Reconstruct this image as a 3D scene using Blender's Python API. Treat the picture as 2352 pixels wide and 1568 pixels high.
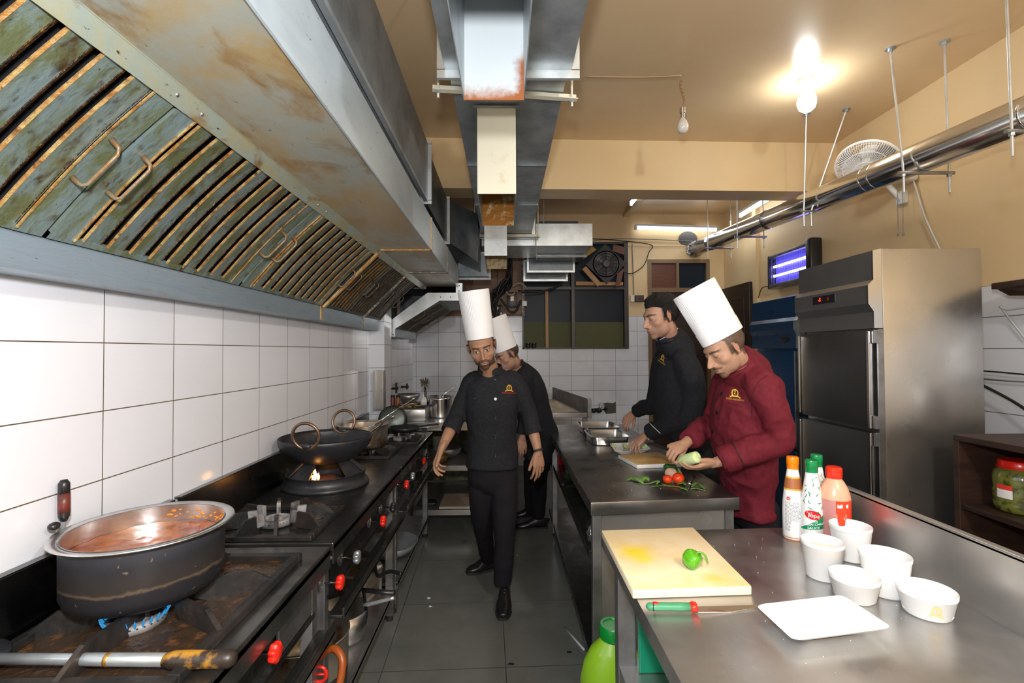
import bpy, bmesh, math, random
import numpy as np
from mathutils import Vector, Matrix, noise
from mathutils.bvhtree import BVHTree

for o in list(bpy.data.objects):
    bpy.data.objects.remove(o, do_unlink=True)
SC = bpy.context.scene
COL = SC.collection
R = math.radians
V = Vector

# ---------------------------------------------------------------- camera
H = 1.55
FPX = 1110.0
cam_d = bpy.data.cameras.new('camera')
cam_d.sensor_width = 36.0
cam_d.lens = FPX / 2352 * 36.0
cam_d.clip_start = 0.02
cam_d.clip_end = 60
cam = bpy.data.objects.new('camera', cam_d)
COL.objects.link(cam)
CM = (Matrix.Translation((0, 0, H)) @ Matrix.Rotation(-R(0.83), 4, 'Z')
      @ Matrix.Rotation(R(90 + 1.13), 4, 'X') @ Matrix.Rotation(-0.005, 4, 'Z'))
cam.matrix_world = CM
SC.camera = cam

def at(px, py, Y=None, Z=None, X=None):
    """world point seen at pixel (px, py) of the 2352x1568 photo on the plane Y=, Z= or X="""
    d = CM.to_3x3() @ V(((px - 1176) / FPX, -(py - 784) / FPX, -1))
    o = V((0, 0, H))
    if Y is not None: t = (Y - o.y) / d.y
    elif Z is not None: t = (Z - o.z) / d.z
    else: t = (X - o.x) / d.x
    return o + d * t

# ---------------------------------------------------------------- light
SC.view_settings.view_transform = 'Standard'
SC.view_settings.look = 'None'
SC.view_settings.gamma = 1
SC.view_settings.use_curve_mapping = False
SC.view_settings.exposure = 0.85
w = bpy.data.worlds.new('world')
SC.world = w
w.use_nodes = True
w.node_tree.nodes['Background'].inputs['Color'].default_value = (0.9, 0.93, 1, 1)
w.node_tree.nodes['Background'].inputs['Strength'].default_value = 0.05

def lamp(name, kind, loc, power, color=(1, 1, 1), size=0.1, rot=None, size_y=None):
    l = bpy.data.lights.new(name, kind)
    l.energy = power
    l.color = color
    if kind == 'AREA':
        l.size = size
        if size_y:
            l.shape = 'RECTANGLE'
            l.size_y = size_y
    else:
        l.shadow_soft_size = size
    o = bpy.data.objects.new(name, l)
    COL.objects.link(o)
    o.location = loc
    if rot: o.rotation_euler = rot
    return o
# the photographer's flash just above the camera
lamp('camera_flash', 'POINT', (-0.03, -0.02, H + 0.29), 74, (0.93, 0.96, 1.0), 0.05)
# the bulb and tubes in view, and an unseen fill lamp added behind the camera
BULB = at(1853, 232, Y=3.27)
lamp('bulb_light', 'POINT', BULB - V((0, 0, 0.0)), 24, (0.88, 0.95, 1.0), 0.055)
lamp('rear_fill_light', 'POINT', (1.3, -0.55, 2.8), 70, (0.95, 0.98, 1.0), 0.08)
lamp('tube_light_back', 'AREA', (2.25, 6.0, 3.10), 2, (0.9, 0.95, 1.0), 1.0, (0, 0, 0), 0.05)
lamp('tube_light_side', 'AREA', (2.7, 5.65, 3.10), 1.2, (0.9, 0.95, 1.0), 0.05, (0, 0, 0), 0.7)

# ---------------------------------------------------------------- mesh helpers
class MB:
    def __init__(s):
        s.bm = bmesh.new()
        s.mi = 0
    def face(s, vs):
        try:
            f = s.bm.faces.new(vs)
            f.material_index = s.mi
            return f
        except ValueError:
            return None
    def box(s, x0, x1, y0, y1, z0, z1, bev=0.0, M=None):
        c = [V((x, y, z)) for z in (z0, z1) for y in (y0, y1) for x in (x0, x1)]
        return s.hexa(c, bev, M)
    def hexa(s, c, bev=0.0, M=None):
        """8 corners, order z-major, then y, then x"""
        if M: c = [M @ V(p) for p in c]
        v = [s.bm.verts.new(p) for p in c]
        fs = [(0, 2, 3, 1), (4, 5, 7, 6), (0, 1, 5, 4), (2, 6, 7, 3), (0, 4, 6, 2), (1, 3, 7, 5)]
        F = [s.face([v[i] for i in f]) for f in fs]
        if bev > 0:
            es = list({e for f in F for e in f.edges})
            r = bmesh.ops.bevel(s.bm, geom=es, offset=bev, segments=2, affect='EDGES', profile=0.5)
            for f in r['faces']: f.material_index = s.mi
        return s
    def ring(s, c, u, w_, r, n, r2=None, ph=0.0, sup=None):
        r2 = r if r2 is None else r2
        out = []
        for i in range(n):
            a = 2 * math.pi * i / n + ph
            ca, sa = math.cos(a), math.sin(a)
            if sup:
                ca = math.copysign(abs(ca) ** sup, ca); sa = math.copysign(abs(sa) ** sup, sa)
            out.append(s.bm.verts.new(c + u * (r * ca) + w_ * (r2 * sa)))
        return out
    def bridge(s, a, b):
        n = len(a)
        for i in range(n):
            s.face((a[i], a[(i + 1) % n], b[(i + 1) % n], b[i]))
    def tube(s, pts, r, n=10, closed=False, caps=True, radii=None):
        pts = [V(p) for p in pts]
        m = len(pts)
        rings = []
        T0 = None
        for i, p in enumerate(pts):
            if closed:
                t = pts[(i + 1) % m] - pts[i - 1]
            else:
                t = pts[min(i + 1, m - 1)] - pts[max(i - 1, 0)]
            t.normalize()
            if T0 is None:
                a = V((0, 0, 1)) if abs(t.z) < 0.9 else V((1, 0, 0))
                u = t.cross(a).normalized()
            else:
                u = (u - t * u.dot(t)).normalized()
            T0 = t
            w_ = t.cross(u)
            rings.append(s.ring(p, u, w_, radii[i] if radii else r, n))
        for a, b in zip(rings, rings[1:]): s.bridge(a, b)
        if closed: s.bridge(rings[-1], rings[0])
        elif caps:
            s.face(list(reversed(rings[0]))); s.face(rings[-1])
        return s
    def cyl(s, p0, p1, r, n=20, r1=None):
        return s.tube([p0, p1], r, n, radii=[r, r if r1 is None else r1])
    def lathe(s, prof, c=(0, 0, 0), n=40, axis=None, sx=1.0, sy=1.0, cap0=True, cap1=True, wob=None):
        """prof: list of (r, z)"""
        c = V(c)
        if axis is None: u, w_, z = V((1, 0, 0)), V((0, 1, 0)), V((0, 0, 1))
        else:
            z = V(axis).normalized()
            a = V((0, 0, 1)) if abs(z.z) < 0.9 else V((1, 0, 0))
            u = a.cross(z).normalized(); w_ = z.cross(u)
        rings = []
        for r, h in prof:
            r = max(r, 1e-5)
            ring = []
            for i in range(n):
                a = 2 * math.pi * i / n
                rr = r * (wob(a, h) if wob else 1)
                ring.append(s.bm.verts.new(c + z * h + u * (rr * sx * math.cos(a)) + w_ * (rr * sy * math.sin(a))))
            rings.append(ring)
        for a, b in zip(rings, rings[1:]): s.bridge(a, b)
        if cap0: s.face(list(reversed(rings[0])))
        if cap1: s.face(rings[-1])
        return s
    def ell(s, c, rx, ry, rz, M=None, n=24, m=14):
        c = V(c)
        rings = []
        for j in range(m + 1):
            th = math.pi * j / m
            ring = []
            for i in range(n):
                a = 2 * math.pi * i / n
                p = V((rx * math.sin(th) * math.cos(a), ry * math.sin(th) * math.sin(a), rz * math.cos(th)))
                if j in (0, m): p = V((rx * 1e-4 * math.cos(a), ry * 1e-4 * math.sin(a), p.z))
                if M: p = M @ p
                ring.append(s.bm.verts.new(c + p))
            rings.append(ring)
        for a, b in zip(rings, rings[1:]): s.bridge(b, a)
        s.face(rings[0]); s.face(list(reversed(rings[-1])))
        return s
    def poly(s, pts, thick=0.0, nrm=None):
        v = [s.bm.verts.new(V(p)) for p in pts]
        f = s.face(v)
        if thick:
            nrm = V(nrm).normalized() * thick if nrm is not None else (V(pts[1]) - V(pts[0])).cross(V(pts[2]) - V(pts[1])).normalized() * thick
            v2 = [s.bm.verts.new(V(p) + nrm) for p in pts]
            s.face(list(reversed(v2)))
            s.bridge(v, v2) if False else None
            n = len(v)
            for i in range(n): s.face((v[i], v2[i], v2[(i + 1) % n], v[(i + 1) % n]))
        return s
    def prism(s, prof, p0, p1, cap=True):
        """prof: list of (x,z) placed in the XZ plane at y=p0 .. p1"""
        a = [s.bm.verts.new((x, p0, z)) for x, z in prof]
        b = [s.bm.verts.new((x, p1, z)) for x, z in prof]
        s.bridge(a, b)
        if cap: s.face(list(reversed(a))); s.face(b)
        return s
    def sheet(s, prof, y0, y1, th=0.002):
        """open folded sheet, profile (x,z) along y with thickness"""
        n = len(prof)
        off = []
        for i in range(n):
            t = V((prof[min(i + 1, n - 1)][0] - prof[max(i - 1, 0)][0], prof[min(i + 1, n - 1)][1] - prof[max(i - 1, 0)][1]))
            t.normalize()
            off.append((prof[i][0] - t.y * th, prof[i][1] + t.x * th))
        return s.prism(list(prof) + off[::-1], y0, y1)
    def xf(s, M):
        bmesh.ops.transform(s.bm, matrix=M, verts=s.bm.verts)
        return s

def kids(o): return [c for c in bpy.data.objects if c.parent == o]

def obj(name, mb, mat, parent=None, smooth=False, auto=None, fixn=True):
    """link one mesh; coordinates are world; when parented they are made local to the parent's frame"""
    bm = mb.bm if isinstance(mb, MB) else mb
    if fixn: bmesh.ops.recalc_face_normals(bm, faces=bm.faces)
    base = parent
    if base is not None:
        bmesh.ops.transform(bm, matrix=FR[base.name].inverted(), verts=bm.verts)
    me = bpy.data.meshes.new(name)
    bm.to_mesh(me); bm.free()
    for m in (mat if isinstance(mat, (list, tuple)) else [mat]): me.materials.append(m)
    if smooth or auto is not None:
        me.polygons.foreach_set('use_smooth', [True] * len(me.polygons))
        if auto is not None: me.set_sharp_from_angle(angle=R(auto))
    o = bpy.data.objects.new(name, me)
    COL.objects.link(o)
    if parent is not None:
        o.parent = parent
        FR[o.name] = FR[parent.name]
    else:
        FR[o.name] = Matrix.Identity(4)
    return o
FR = {}
def tag(o, label, cat, group=None, kind=None):
    o['label'] = label; o['category'] = cat
    if group: o['group'] = group
    if kind: o['kind'] = kind
    return o
def thing(name, label, cat, loc=(0, 0, 0), group=None, rz=0.0):
    o = bpy.data.objects.new(name, None)
    COL.objects.link(o)
    o.empty_display_size = 0.05
    o.location = loc; o.rotation_euler = (0, 0, rz)
    FR[o.name] = Matrix.Translation(loc) @ Matrix.Rotation(rz, 4, 'Z')
    return tag(o, label, cat, group)
def struct(name, mb, mat, **k):
    o = obj(name, mb, mat, **k)
    o['kind'] = 'structure'
    return o
def base_at(o, loc):
    """move the origin of a one-mesh thing to its base"""
    o.data.transform(Matrix.Translation(-V(loc))); o.location = loc
    return o
def dup(root, loc, rz=None, label=None, group=None):
    r = root.copy(); COL.objects.link(r); r.location = loc
    if rz is not None: r.rotation_euler = (0, 0, rz)
    if label: r['label'] = label
    if group: r['group'] = group
    for ch in kids(root):
        c = ch.copy(); COL.objects.link(c); c.parent = r
        for g in kids(ch):
            d = g.copy(); COL.objects.link(d); d.parent = c
    return r
def smoothstep(a, b, x):
    t = np.clip((x - a) / (b - a), 0, 1)
    return t * t * (3 - 2 * t)

def text_bm(s, size, mapf, depth=0.0, align='CENTER', shear=0.0, res=2):
    """font outlines as flat faces whose (x, y) are mapped by mapf to 3-D"""
    cu = bpy.data.curves.new('t', 'FONT')
    cu.body = s; cu.size = size; cu.align_x = align; cu.shear = shear; cu.resolution_u = res; cu.offset = size * 0.012
    o = bpy.data.objects.new('t', cu); COL.objects.link(o)
    dg = bpy.context.evaluated_depsgraph_get(); dg.update()
    me = bpy.data.meshes.new_from_object(o.evaluated_get(dg))
    mb = MB(); mb.bm.from_mesh(me)
    bpy.data.objects.remove(o); bpy.data.curves.remove(cu); bpy.data.meshes.remove(me)
    for v in mb.bm.verts: v.co = mapf(v.co.x, v.co.y)
    return mb
def merge(a, b):
    """append MB b into a"""
    me = bpy.data.meshes.new('m'); b.bm.to_mesh(me); a.bm.from_mesh(me); bpy.data.meshes.remove(me); b.bm.free()
    return a

# ---------------------------------------------------------------- materials
MATS = {}
def nt(m):
    m.use_nodes = True
    return m.node_tree, m.node_tree.nodes['Principled BSDF']
def N(t, typ, **k):
    n = t.nodes.new(typ)
    for a, b in k.items():
        if a in n.inputs.keys() if not hasattr(n, a) else False: n.inputs[a].default_value = b
        else: setattr(n, a, b)
    return n
def sock(n, **k):
    for a, b in k.items(): n.inputs[a.replace('_', ' ')].default_value = b
    return n
def rgba(c): return (c[0], c[1], c[2], 1)
def srgb(h):
    h = h.lstrip('#')
    return tuple(((int(h[i:i + 2], 16) / 255) ** 2.2) for i in (0, 2, 4))
def M(name, col, rough=0.5, metal=0.0, var=None, bump=None, spec=0.5, stretch=(1, 1, 1), coat=0, emit=None, estr=0, rv=0.0, alpha=None, trans=None, sub=None):
    """var=(scale, colour2, lo, hi) noise mix; bump=(scale, strength)"""
    m = bpy.data.materials.new(name)
    t, p = nt(m)
    p.inputs['Base Color'].default_value = rgba(col)
    p.inputs['Roughness'].default_value = rough
    p.inputs['Metallic'].default_value = metal
    p.inputs['Specular IOR Level'].default_value = spec
    p.inputs['Coat Weight'].default_value = coat
    if trans is not None: p.inputs['Transmission Weight'].default_value = trans
    if sub: p.inputs['Subsurface Weight'].default_value = sub[0]; p.inputs['Subsurface Radius'].default_value = (1, .35, .2); p.inputs['Subsurface Scale'].default_value = sub[1]
    if emit: p.inputs['Emission Color'].default_value = rgba(emit); p.inputs['Emission Strength'].default_value = estr
    mp = None
    if var or bump or rv:
        tc = N(t, 'ShaderNodeTexCoord'); mp = N(t, 'ShaderNodeMapping'); mp.inputs['Scale'].default_value = stretch
        t.links.new(tc.outputs['Object'], mp.inputs['Vector'])
    if var:
        ns = N(t, 'ShaderNodeTexNoise'); sock(ns, Scale=var[0], Detail=6.0, Roughness=0.6)
        t.links.new(mp.outputs[0], ns.inputs['Vector'])
        mr = N(t, 'ShaderNodeMapRange'); sock(mr, From_Min=var[2], From_Max=var[3])
        t.links.new(ns.outputs['Fac'], mr.inputs['Value'])
        mx = N(t, 'ShaderNodeMix', data_type='RGBA')
        mx.inputs[6].default_value = rgba(col); mx.inputs[7].default_value = rgba(var[1])
        t.links.new(mr.outputs[0], mx.inputs[0]); t.links.new(mx.outputs[2], p.inputs['Base Color'])
    if rv:
        n2 = N(t, 'ShaderNodeTexNoise'); sock(n2, Scale=6.0, Detail=5.0)
        t.links.new(mp.outputs[0], n2.inputs['Vector'])
        m2 = N(t, 'ShaderNodeMapRange'); sock(m2, From_Min=0.3, From_Max=0.7, To_Min=rough - rv, To_Max=rough + rv)
        t.links.new(n2.outputs['Fac'], m2.inputs['Value']); t.links.new(m2.outputs[0], p.inputs['Roughness'])
    if bump:
        nb = N(t, 'ShaderNodeTexNoise'); sock(nb, Scale=bump[0], Detail=4.0)
        t.links.new(mp.outputs[0], nb.inputs['Vector'])
        bp = N(t, 'ShaderNodeBump'); sock(bp, Strength=bump[1], Distance=0.01)
        t.links.new(nb.outputs['Fac'], bp.inputs['Height']); t.links.new(bp.outputs[0], p.inputs['Normal'])
    MATS[name] = m
    return m

def tile_mat(name, ax, ay, ox, oy, tw, th, col, grout, rot=0.0, rough=0.12, gw=0.0016, var=0.04, stain=None):
    """tiles laid on world axes ax, ay (0,1,2)"""
    m = bpy.data.materials.new(name)
    t, p = nt(m)
    g = N(t, 'ShaderNodeNewGeometry'); sp = N(t, 'ShaderNodeSeparateXYZ'); cb = N(t, 'ShaderNodeCombineXYZ')
    t.links.new(g.outputs['Position'], sp.inputs[0])
    t.links.new(sp.outputs[ax], cb.inputs[0]); t.links.new(sp.outputs[ay], cb.inputs[1])
    mp = N(t, 'ShaderNodeMapping'); mp.inputs['Location'].default_value = (-ox, -oy, 0); mp.inputs['Rotation'].default_value = (0, 0, rot)
    t.links.new(cb.outputs[0], mp.inputs['Vector'])
    b = N(t, 'ShaderNodeTexBrick', offset=0.0, squash=1.0)
    c2 = tuple(max(0, c - var) for c in col)
    sock(b, Scale=1.0, Brick_Width=tw, Row_Height=th, Mortar_Size=gw, Mortar_Smooth=0.1, Bias=0.0, Color1=rgba(col), Color2=rgba(c2), Mortar=rgba(grout))
    t.links.new(mp.outputs[0], b.inputs['Vector'])
    cur = b.outputs['Color']
    if stain:
        ns = N(t, 'ShaderNodeTexNoise'); sock(ns, Scale=stain[0], Detail=8.0, Roughness=0.65)
        t.links.new(cb.outputs[0], ns.inputs['Vector'])
        mr = N(t, 'ShaderNodeMapRange'); sock(mr, From_Min=stain[2], From_Max=stain[3], To_Max=stain[4])
        t.links.new(ns.outputs['Fac'], mr.inputs['Value'])
        mx = N(t, 'ShaderNodeMix', data_type='RGBA'); mx.inputs[7].default_value = rgba(stain[1])
        t.links.new(mr.outputs[0], mx.inputs[0]); t.links.new(cur, mx.inputs[6]); cur = mx.outputs[2]
    t.links.new(cur, p.inputs['Base Color'])
    mr = N(t, 'ShaderNodeMapRange'); sock(mr, To_Min=rough, To_Max=0.8)
    t.links.new(b.outputs['Fac'], mr.inputs['Value']); t.links.new(mr.outputs[0], p.inputs['Roughness'])
    bp = N(t, 'ShaderNodeBump', invert=True); sock(bp, Strength=0.4, Distance=0.002)
    t.links.new(b.outputs['Fac'], bp.inputs['Height']); t.links.new(bp.outputs[0], p.inputs['Normal'])
    return m

def grease_mat(name, base, g1, g2, scale=3.0, stretch=(1, 1, 1), metal=0.6, rough=0.35, amt=(0.45, 0.62), amt2=(0.55, 0.75), bump=0.15, streak=None):
    """galvanised sheet with films of old grease and rust"""
    m = bpy.data.materials.new(name)
    t, p = nt(m)
    tc = N(t, 'ShaderNodeTexCoord'); mp = N(t, 'ShaderNodeMapping'); mp.inputs['Scale'].default_value = stretch
    t.links.new(tc.outputs['Object'], mp.inputs['Vector'])
    def noise_(s, d, a, b, dist=0.6, off=0):
        ns = N(t, 'ShaderNodeTexNoise'); sock(ns, Scale=s, Detail=d, Roughness=0.65, Distortion=dist)
        mo = N(t, 'ShaderNodeVectorMath'); mo.inputs[1].default_value = (off, off * 2, off)
        t.links.new(mp.outputs[0], mo.inputs[0]); t.links.new(mo.outputs[0], ns.inputs['Vector'])
        mr = N(t, 'ShaderNodeMapRange'); sock(mr, From_Min=a, From_Max=b); t.links.new(ns.outputs['Fac'], mr.inputs['Value'])
        return mr.outputs[0]
    def mix(f, a, b):
        mx = N(t, 'ShaderNodeMix', data_type='RGBA')
        t.links.new(f, mx.inputs[0])
        if isinstance(a, tuple): mx.inputs[6].default_value = rgba(a)
        else: t.links.new(a, mx.inputs[6])
        mx.inputs[7].default_value = rgba(b)
        return mx.outputs[2]
    f1 = noise_(scale, 7, amt[0], amt[1]); f2 = noise_(scale * 2.3, 8, amt2[0], amt2[1], 0.3, 7.3)
    c = mix(f1, base, g1); c = mix(f2, c, g2)
    f3 = noise_(scale * 14, 4, 0.66, 0.72, 0, 3.1); c = mix(f3, c, tuple(x * 0.25 for x in g2))
    t.links.new(c, p.inputs['Base Color'])
    mm = N(t, 'ShaderNodeMapRange'); sock(mm, To_Min=metal, To_Max=metal * 0.3); t.links.new(f1, mm.inputs['Value']); t.links.new(mm.outputs[0], p.inputs['Metallic'])
    p.inputs['Roughness'].default_value = rough
    nb = N(t, 'ShaderNodeTexNoise'); sock(nb, Scale=scale * 6, Detail=5.0); t.links.new(mp.outputs[0], nb.inputs['Vector'])
    bp = N(t, 'ShaderNodeBump'); sock(bp, Strength=bump, Distance=0.01); t.links.new(nb.outputs['Fac'], bp.inputs['Height']); t.links.new(bp.outputs[0], p.inputs['Normal'])
    return m

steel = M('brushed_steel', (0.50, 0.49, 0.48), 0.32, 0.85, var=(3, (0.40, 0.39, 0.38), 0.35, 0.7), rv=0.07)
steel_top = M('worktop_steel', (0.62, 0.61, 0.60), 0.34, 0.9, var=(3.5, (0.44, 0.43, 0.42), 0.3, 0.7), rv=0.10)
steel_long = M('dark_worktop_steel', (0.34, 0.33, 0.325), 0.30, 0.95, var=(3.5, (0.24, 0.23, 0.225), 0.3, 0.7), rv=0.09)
steel_dark = M('dark_stove_steel', (0.13, 0.13, 0.125), 0.3, 0.9, var=(6, (0.06, 0.055, 0.05), 0.4, 0.7), bump=(30, 0.04), rv=0.1)
steel_back = M('backsplash_steel', (0.22, 0.215, 0.21), 0.25, 1.0, var=(3, (0.14, 0.14, 0.135), 0.4, 0.7), rv=0.08)
steel_lite = M('bright_steel', (0.62, 0.62, 0.62), 0.2, 1.0, rv=0.05)
steel_frame = M('frame_steel', (0.36, 0.36, 0.37), 0.4, 0.9, var=(9, (0.2, 0.2, 0.2), 0.4, 0.75))
fridge_st = M('fridge_steel', (0.54, 0.52, 0.50), 0.30, 0.92, var=(2, (0.44, 0.43, 0.41), 0.3, 0.7), rv=0.05)
fridge_dk = M('fridge_door_steel', (0.20, 0.20, 0.20), 0.38, 0.88, rv=0.05)
chrome = M('chrome', (0.8, 0.8, 0.82), 0.1, 1.0)
alu = M('pot_aluminium', (0.72, 0.72, 0.72), 0.28, 1.0, var=(9, (0.5, 0.48, 0.44), 0.5, 0.7), rv=0.06)
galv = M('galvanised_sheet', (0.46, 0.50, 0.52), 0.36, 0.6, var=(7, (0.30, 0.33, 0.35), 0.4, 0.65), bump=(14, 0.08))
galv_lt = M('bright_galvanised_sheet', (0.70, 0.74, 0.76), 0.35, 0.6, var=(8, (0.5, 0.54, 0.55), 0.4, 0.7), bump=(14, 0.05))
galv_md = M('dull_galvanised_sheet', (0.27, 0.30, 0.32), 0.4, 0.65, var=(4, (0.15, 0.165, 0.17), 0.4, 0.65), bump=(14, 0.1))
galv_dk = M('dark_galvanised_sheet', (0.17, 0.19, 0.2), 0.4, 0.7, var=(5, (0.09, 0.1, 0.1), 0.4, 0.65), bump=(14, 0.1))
cream = M('cream_painted_metal', (0.74, 0.70, 0.56), 0.45, 0.1, var=(9, (0.60, 0.50, 0.32), 0.55, 0.75))
rusty = M('rusty_grease', (0.42, 0.17, 0.03), 0.25, 0.3, var=(16, (0.75, 0.62, 0.35), 0.52, 0.66), bump=(30, 0.3))
rust_edge = M('rust_orange', (0.50, 0.24, 0.07), 0.5, 0.1, var=(30, (0.62, 0.45, 0.22), 0.45, 0.6), bump=(60, 0.4))
iron = M('cast_iron', (0.025, 0.025, 0.025), 0.42, 0.4, var=(12, (0.07, 0.05, 0.04), 0.45, 0.75), bump=(40, 0.25))
iron_ash = M('ashen_iron', (0.35, 0.33, 0.32), 0.6, 0.3, var=(14, (0.06, 0.05, 0.05), 0.4, 0.65), bump=(40, 0.2))
soot = M('sooty_metal', (0.028, 0.029, 0.034), 0.4, 0.3, var=(14, (0.06, 0.055, 0.05), 0.5, 0.75), bump=(24, 0.12))
blackp = M('black_plastic', (0.015, 0.015, 0.016), 0.35)
rubber = M('black_rubber', (0.02, 0.02, 0.02), 0.7)
redp = M('red_knob_plastic', (0.72, 0.02, 0.01), 0.25)
white_g = M('white_porcelain', (0.88, 0.88, 0.87), 0.12)
white_p = M('white_plastic', (0.85, 0.85, 0.84), 0.35)
wood_dk = M('dark_brown_wood', (0.045, 0.022, 0.014), 0.45, 0, var=(4, (0.02, 0.01, 0.008), 0.4, 0.7), bump=(20, 0.1), stretch=(1, 1, 6))
wood_rd = M('red_brown_board', (0.15, 0.05, 0.025), 0.5, 0, var=(4, (0.10, 0.035, 0.018), 0.4, 0.7), stretch=(1, 1, 14))
wood_lt = M('pale_wood', (0.48, 0.27, 0.12), 0.6, 0, var=(6, (0.36, 0.19, 0.08), 0.4, 0.7), stretch=(6, 6, 1))
paint = M('cream_wall_paint', (0.76, 0.57, 0.32), 0.5, 0, var=(1.6, (0.71, 0.52, 0.28), 0.35, 0.7), bump=(8, 0.02))
paint_c = M('glossy_ceiling_paint', (0.76, 0.57, 0.35), 0.26, 0, var=(1.2, (0.70, 0.51, 0.30), 0.35, 0.7), bump=(5, 0.02))
paint_b = M('brown_wall_paint', (0.20, 0.12, 0.08), 0.6, 0, var=(4, (0.28, 0.17, 0.11), 0.4, 0.7))
bluep = M('navy_fridge_paint', (0.010, 0.055, 0.15), 0.3, 0.2, rv=0.05)
glass_dk = M('dark_window_glass', (0.014, 0.022, 0.034), 0.35, 0, spec=0.15)
green_bd = M('olive_board_behind_glass', (0.10, 0.105, 0.045), 0.5, spec=.15)
emt = M('tube_light_glow', (1, 1, 1), 0.5, emit=(0.93, 0.97, 1.0), estr=3)
emb = M('bulb_glow', (1, 1, 1), 0.5, emit=(0.95, 0.98, 1.0), estr=30)
bulb_off = M('unlit_bulb_glass', (0.75, 0.72, 0.66), 0.15)
uv = M('ultraviolet_tube_glow', (0.2, 0.2, 1), 0.5, emit=(0.35, 0.32, 1.0), estr=5.5)
uv_lit = M('reflector_painted_glow', (0.14, 0.12, 0.5), 0.3, emit=(0.05, 0.04, 0.65), estr=0.5)  # violet light of the tubes put into the reflector's colour and emission
cable = M('black_cable', (0.012, 0.012, 0.012), 0.5)
cable_w = M('white_cable', (0.6, 0.6, 0.58), 0.5)
cable_g = M('grey_cable', (0.25, 0.25, 0.25), 0.5)
steel_fl = [fridge_st]

T_left = tile_mat('white_wall_tile_left', 1, 2, 0.239, 1.38 % 0.2, 0.30, 0.20, (0.80, 0.80, 0.84), (0.10, 0.07, 0.035), gw=0.0017, stain=(3.0, (0.62, 0.56, 0.40), 0.70, 0.78, 0.5))
T_back = tile_mat('white_wall_tile_back', 0, 2, 0.0, 0.01, 0.30, 0.20, (0.76, 0.79, 0.85), (0.15, 0.14, 0.13), gw=0.002, rough=0.2, stain=(1.5, (0.35, 0.36, 0.38), 0.5, 0.8, 0.5))
T_right = tile_mat('white_wall_tile_right', 1, 2, 0.0, 1.94 % 0.195, 3.0, 0.195, (0.74, 0.75, 0.78), (0.10, 0.09, 0.08), gw=0.0025)
T_floor = tile_mat('grey_floor_tile', 0, 1, 0.08, 0.54, 0.60, 0.62, (0.160, 0.164, 0.150), (0.03, 0.028, 0.024), rot=R(-2.0), rough=0.24, gw=0.002, var=0.008, stain=(2.2, (0.10, 0.105, 0.095), 0.45, 0.7, 0.7))
hood_in = grease_mat('greasy_hood_sheet', (0.46, 0.50, 0.45), (0.42, 0.31, 0.15), (0.34, 0.20, 0.07), 2.4, (1, 0.6, 1), 0.5, 0.3, (0.42, 0.57), (0.54, 0.66))
hood_rail = grease_mat('greasy_hood_rail', (0.48, 0.56, 0.50), (0.42, 0.36, 0.18), (0.34, 0.19, 0.06), 5, (1, 0.5, 1), 0.45, 0.32, (0.42, 0.6), (0.54, 0.66))
baffle_m = grease_mat('greasy_filter_baffle', (0.32, 0.42, 0.43), (0.15, 0.17, 0.08), (0.10, 0.07, 0.03), 5, (1.2, 2.4, 1.2), 0.5, 0.3, (0.40, 0.58), (0.54, 0.68), 0.25)
baffle_e = grease_mat('rusty_baffle_edge', (0.50, 0.35, 0.14), (0.34, 0.14, 0.03), (0.14, 0.06, 0.02), 9, (2, 2, 2), 0.1, 0.35, (0.4, 0.62), (0.5, 0.66), 0.5)
hood_out = grease_mat('weathered_hood_face', (0.62, 0.70, 0.75), (0.48, 0.55, 0.58), (0.42, 0.38, 0.26), 5, (1, 0.4, 1), 0.6, 0.34, (0.4, 0.7), (0.66, 0.8), 0.06)
gutter_m = grease_mat('weathered_gutter', (0.36, 0.44, 0.50), (0.20, 0.26, 0.30), (0.24, 0.21, 0.13), 6, (1, 0.3, 3), 0.6, 0.33, (0.4, 0.7), (0.6, 0.75), 0.06)
# ================================================================ the room
XL, XR, YB, YF, ZC = -1.18, 3.0, 6.55, -2.6, 3.41
m = MB(); m.box(-1.6, 3.3, YF - .1, YB + .1, -0.1, 0); struct('floor', m, T_floor)
m = MB(); m.box(-1.6, 3.3, YF - .1, YB + .1, ZC, ZC + 0.1); struct('ceiling', m, paint_c)
m = MB(); m.box(XL - .12, XL, YF, 4.20, 0, 2.30); struct('wall_left', m, T_left)
m = MB(); m.box(XL - .12, XL, YF, 4.20, 2.30, ZC); struct('wall_left_upper', m, paint)
m = MB(); m.box(-1.18, -1.045, 4.20, 4.46, 0, 2.3); m.box(-1.3, -1.18, 4.20, 4.46, 0, 2.3); struct('trim_1', m, T_back)
m = MB(); m.box(-1.4, -1.045, 4.20, 4.46, 2.3, ZC); struct('trim_2', m, paint)
m = MB(); m.box(-1.40, -1.25, 4.46, YB, 0, ZC); struct('wall_left_recess', m, T_left)
m = MB(); m.box(XR, XR + .12, YF, YB, 1.94, ZC); struct('wall_right', m, paint)
m = MB(); m.box(XR, XR + .12, YF, 5.05, 0, 1.94); struct('wall_right_tiles', m, T_right)
m = MB(); m.box(XR, XR + .12, 5.05, YB, 0, 1.94); struct('wall_right_lower', m, paint)
m = MB(); m.box(-1.5, XR + .12, YF - .12, YF, 0, ZC); struct('wall_front', m, paint)
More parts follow.
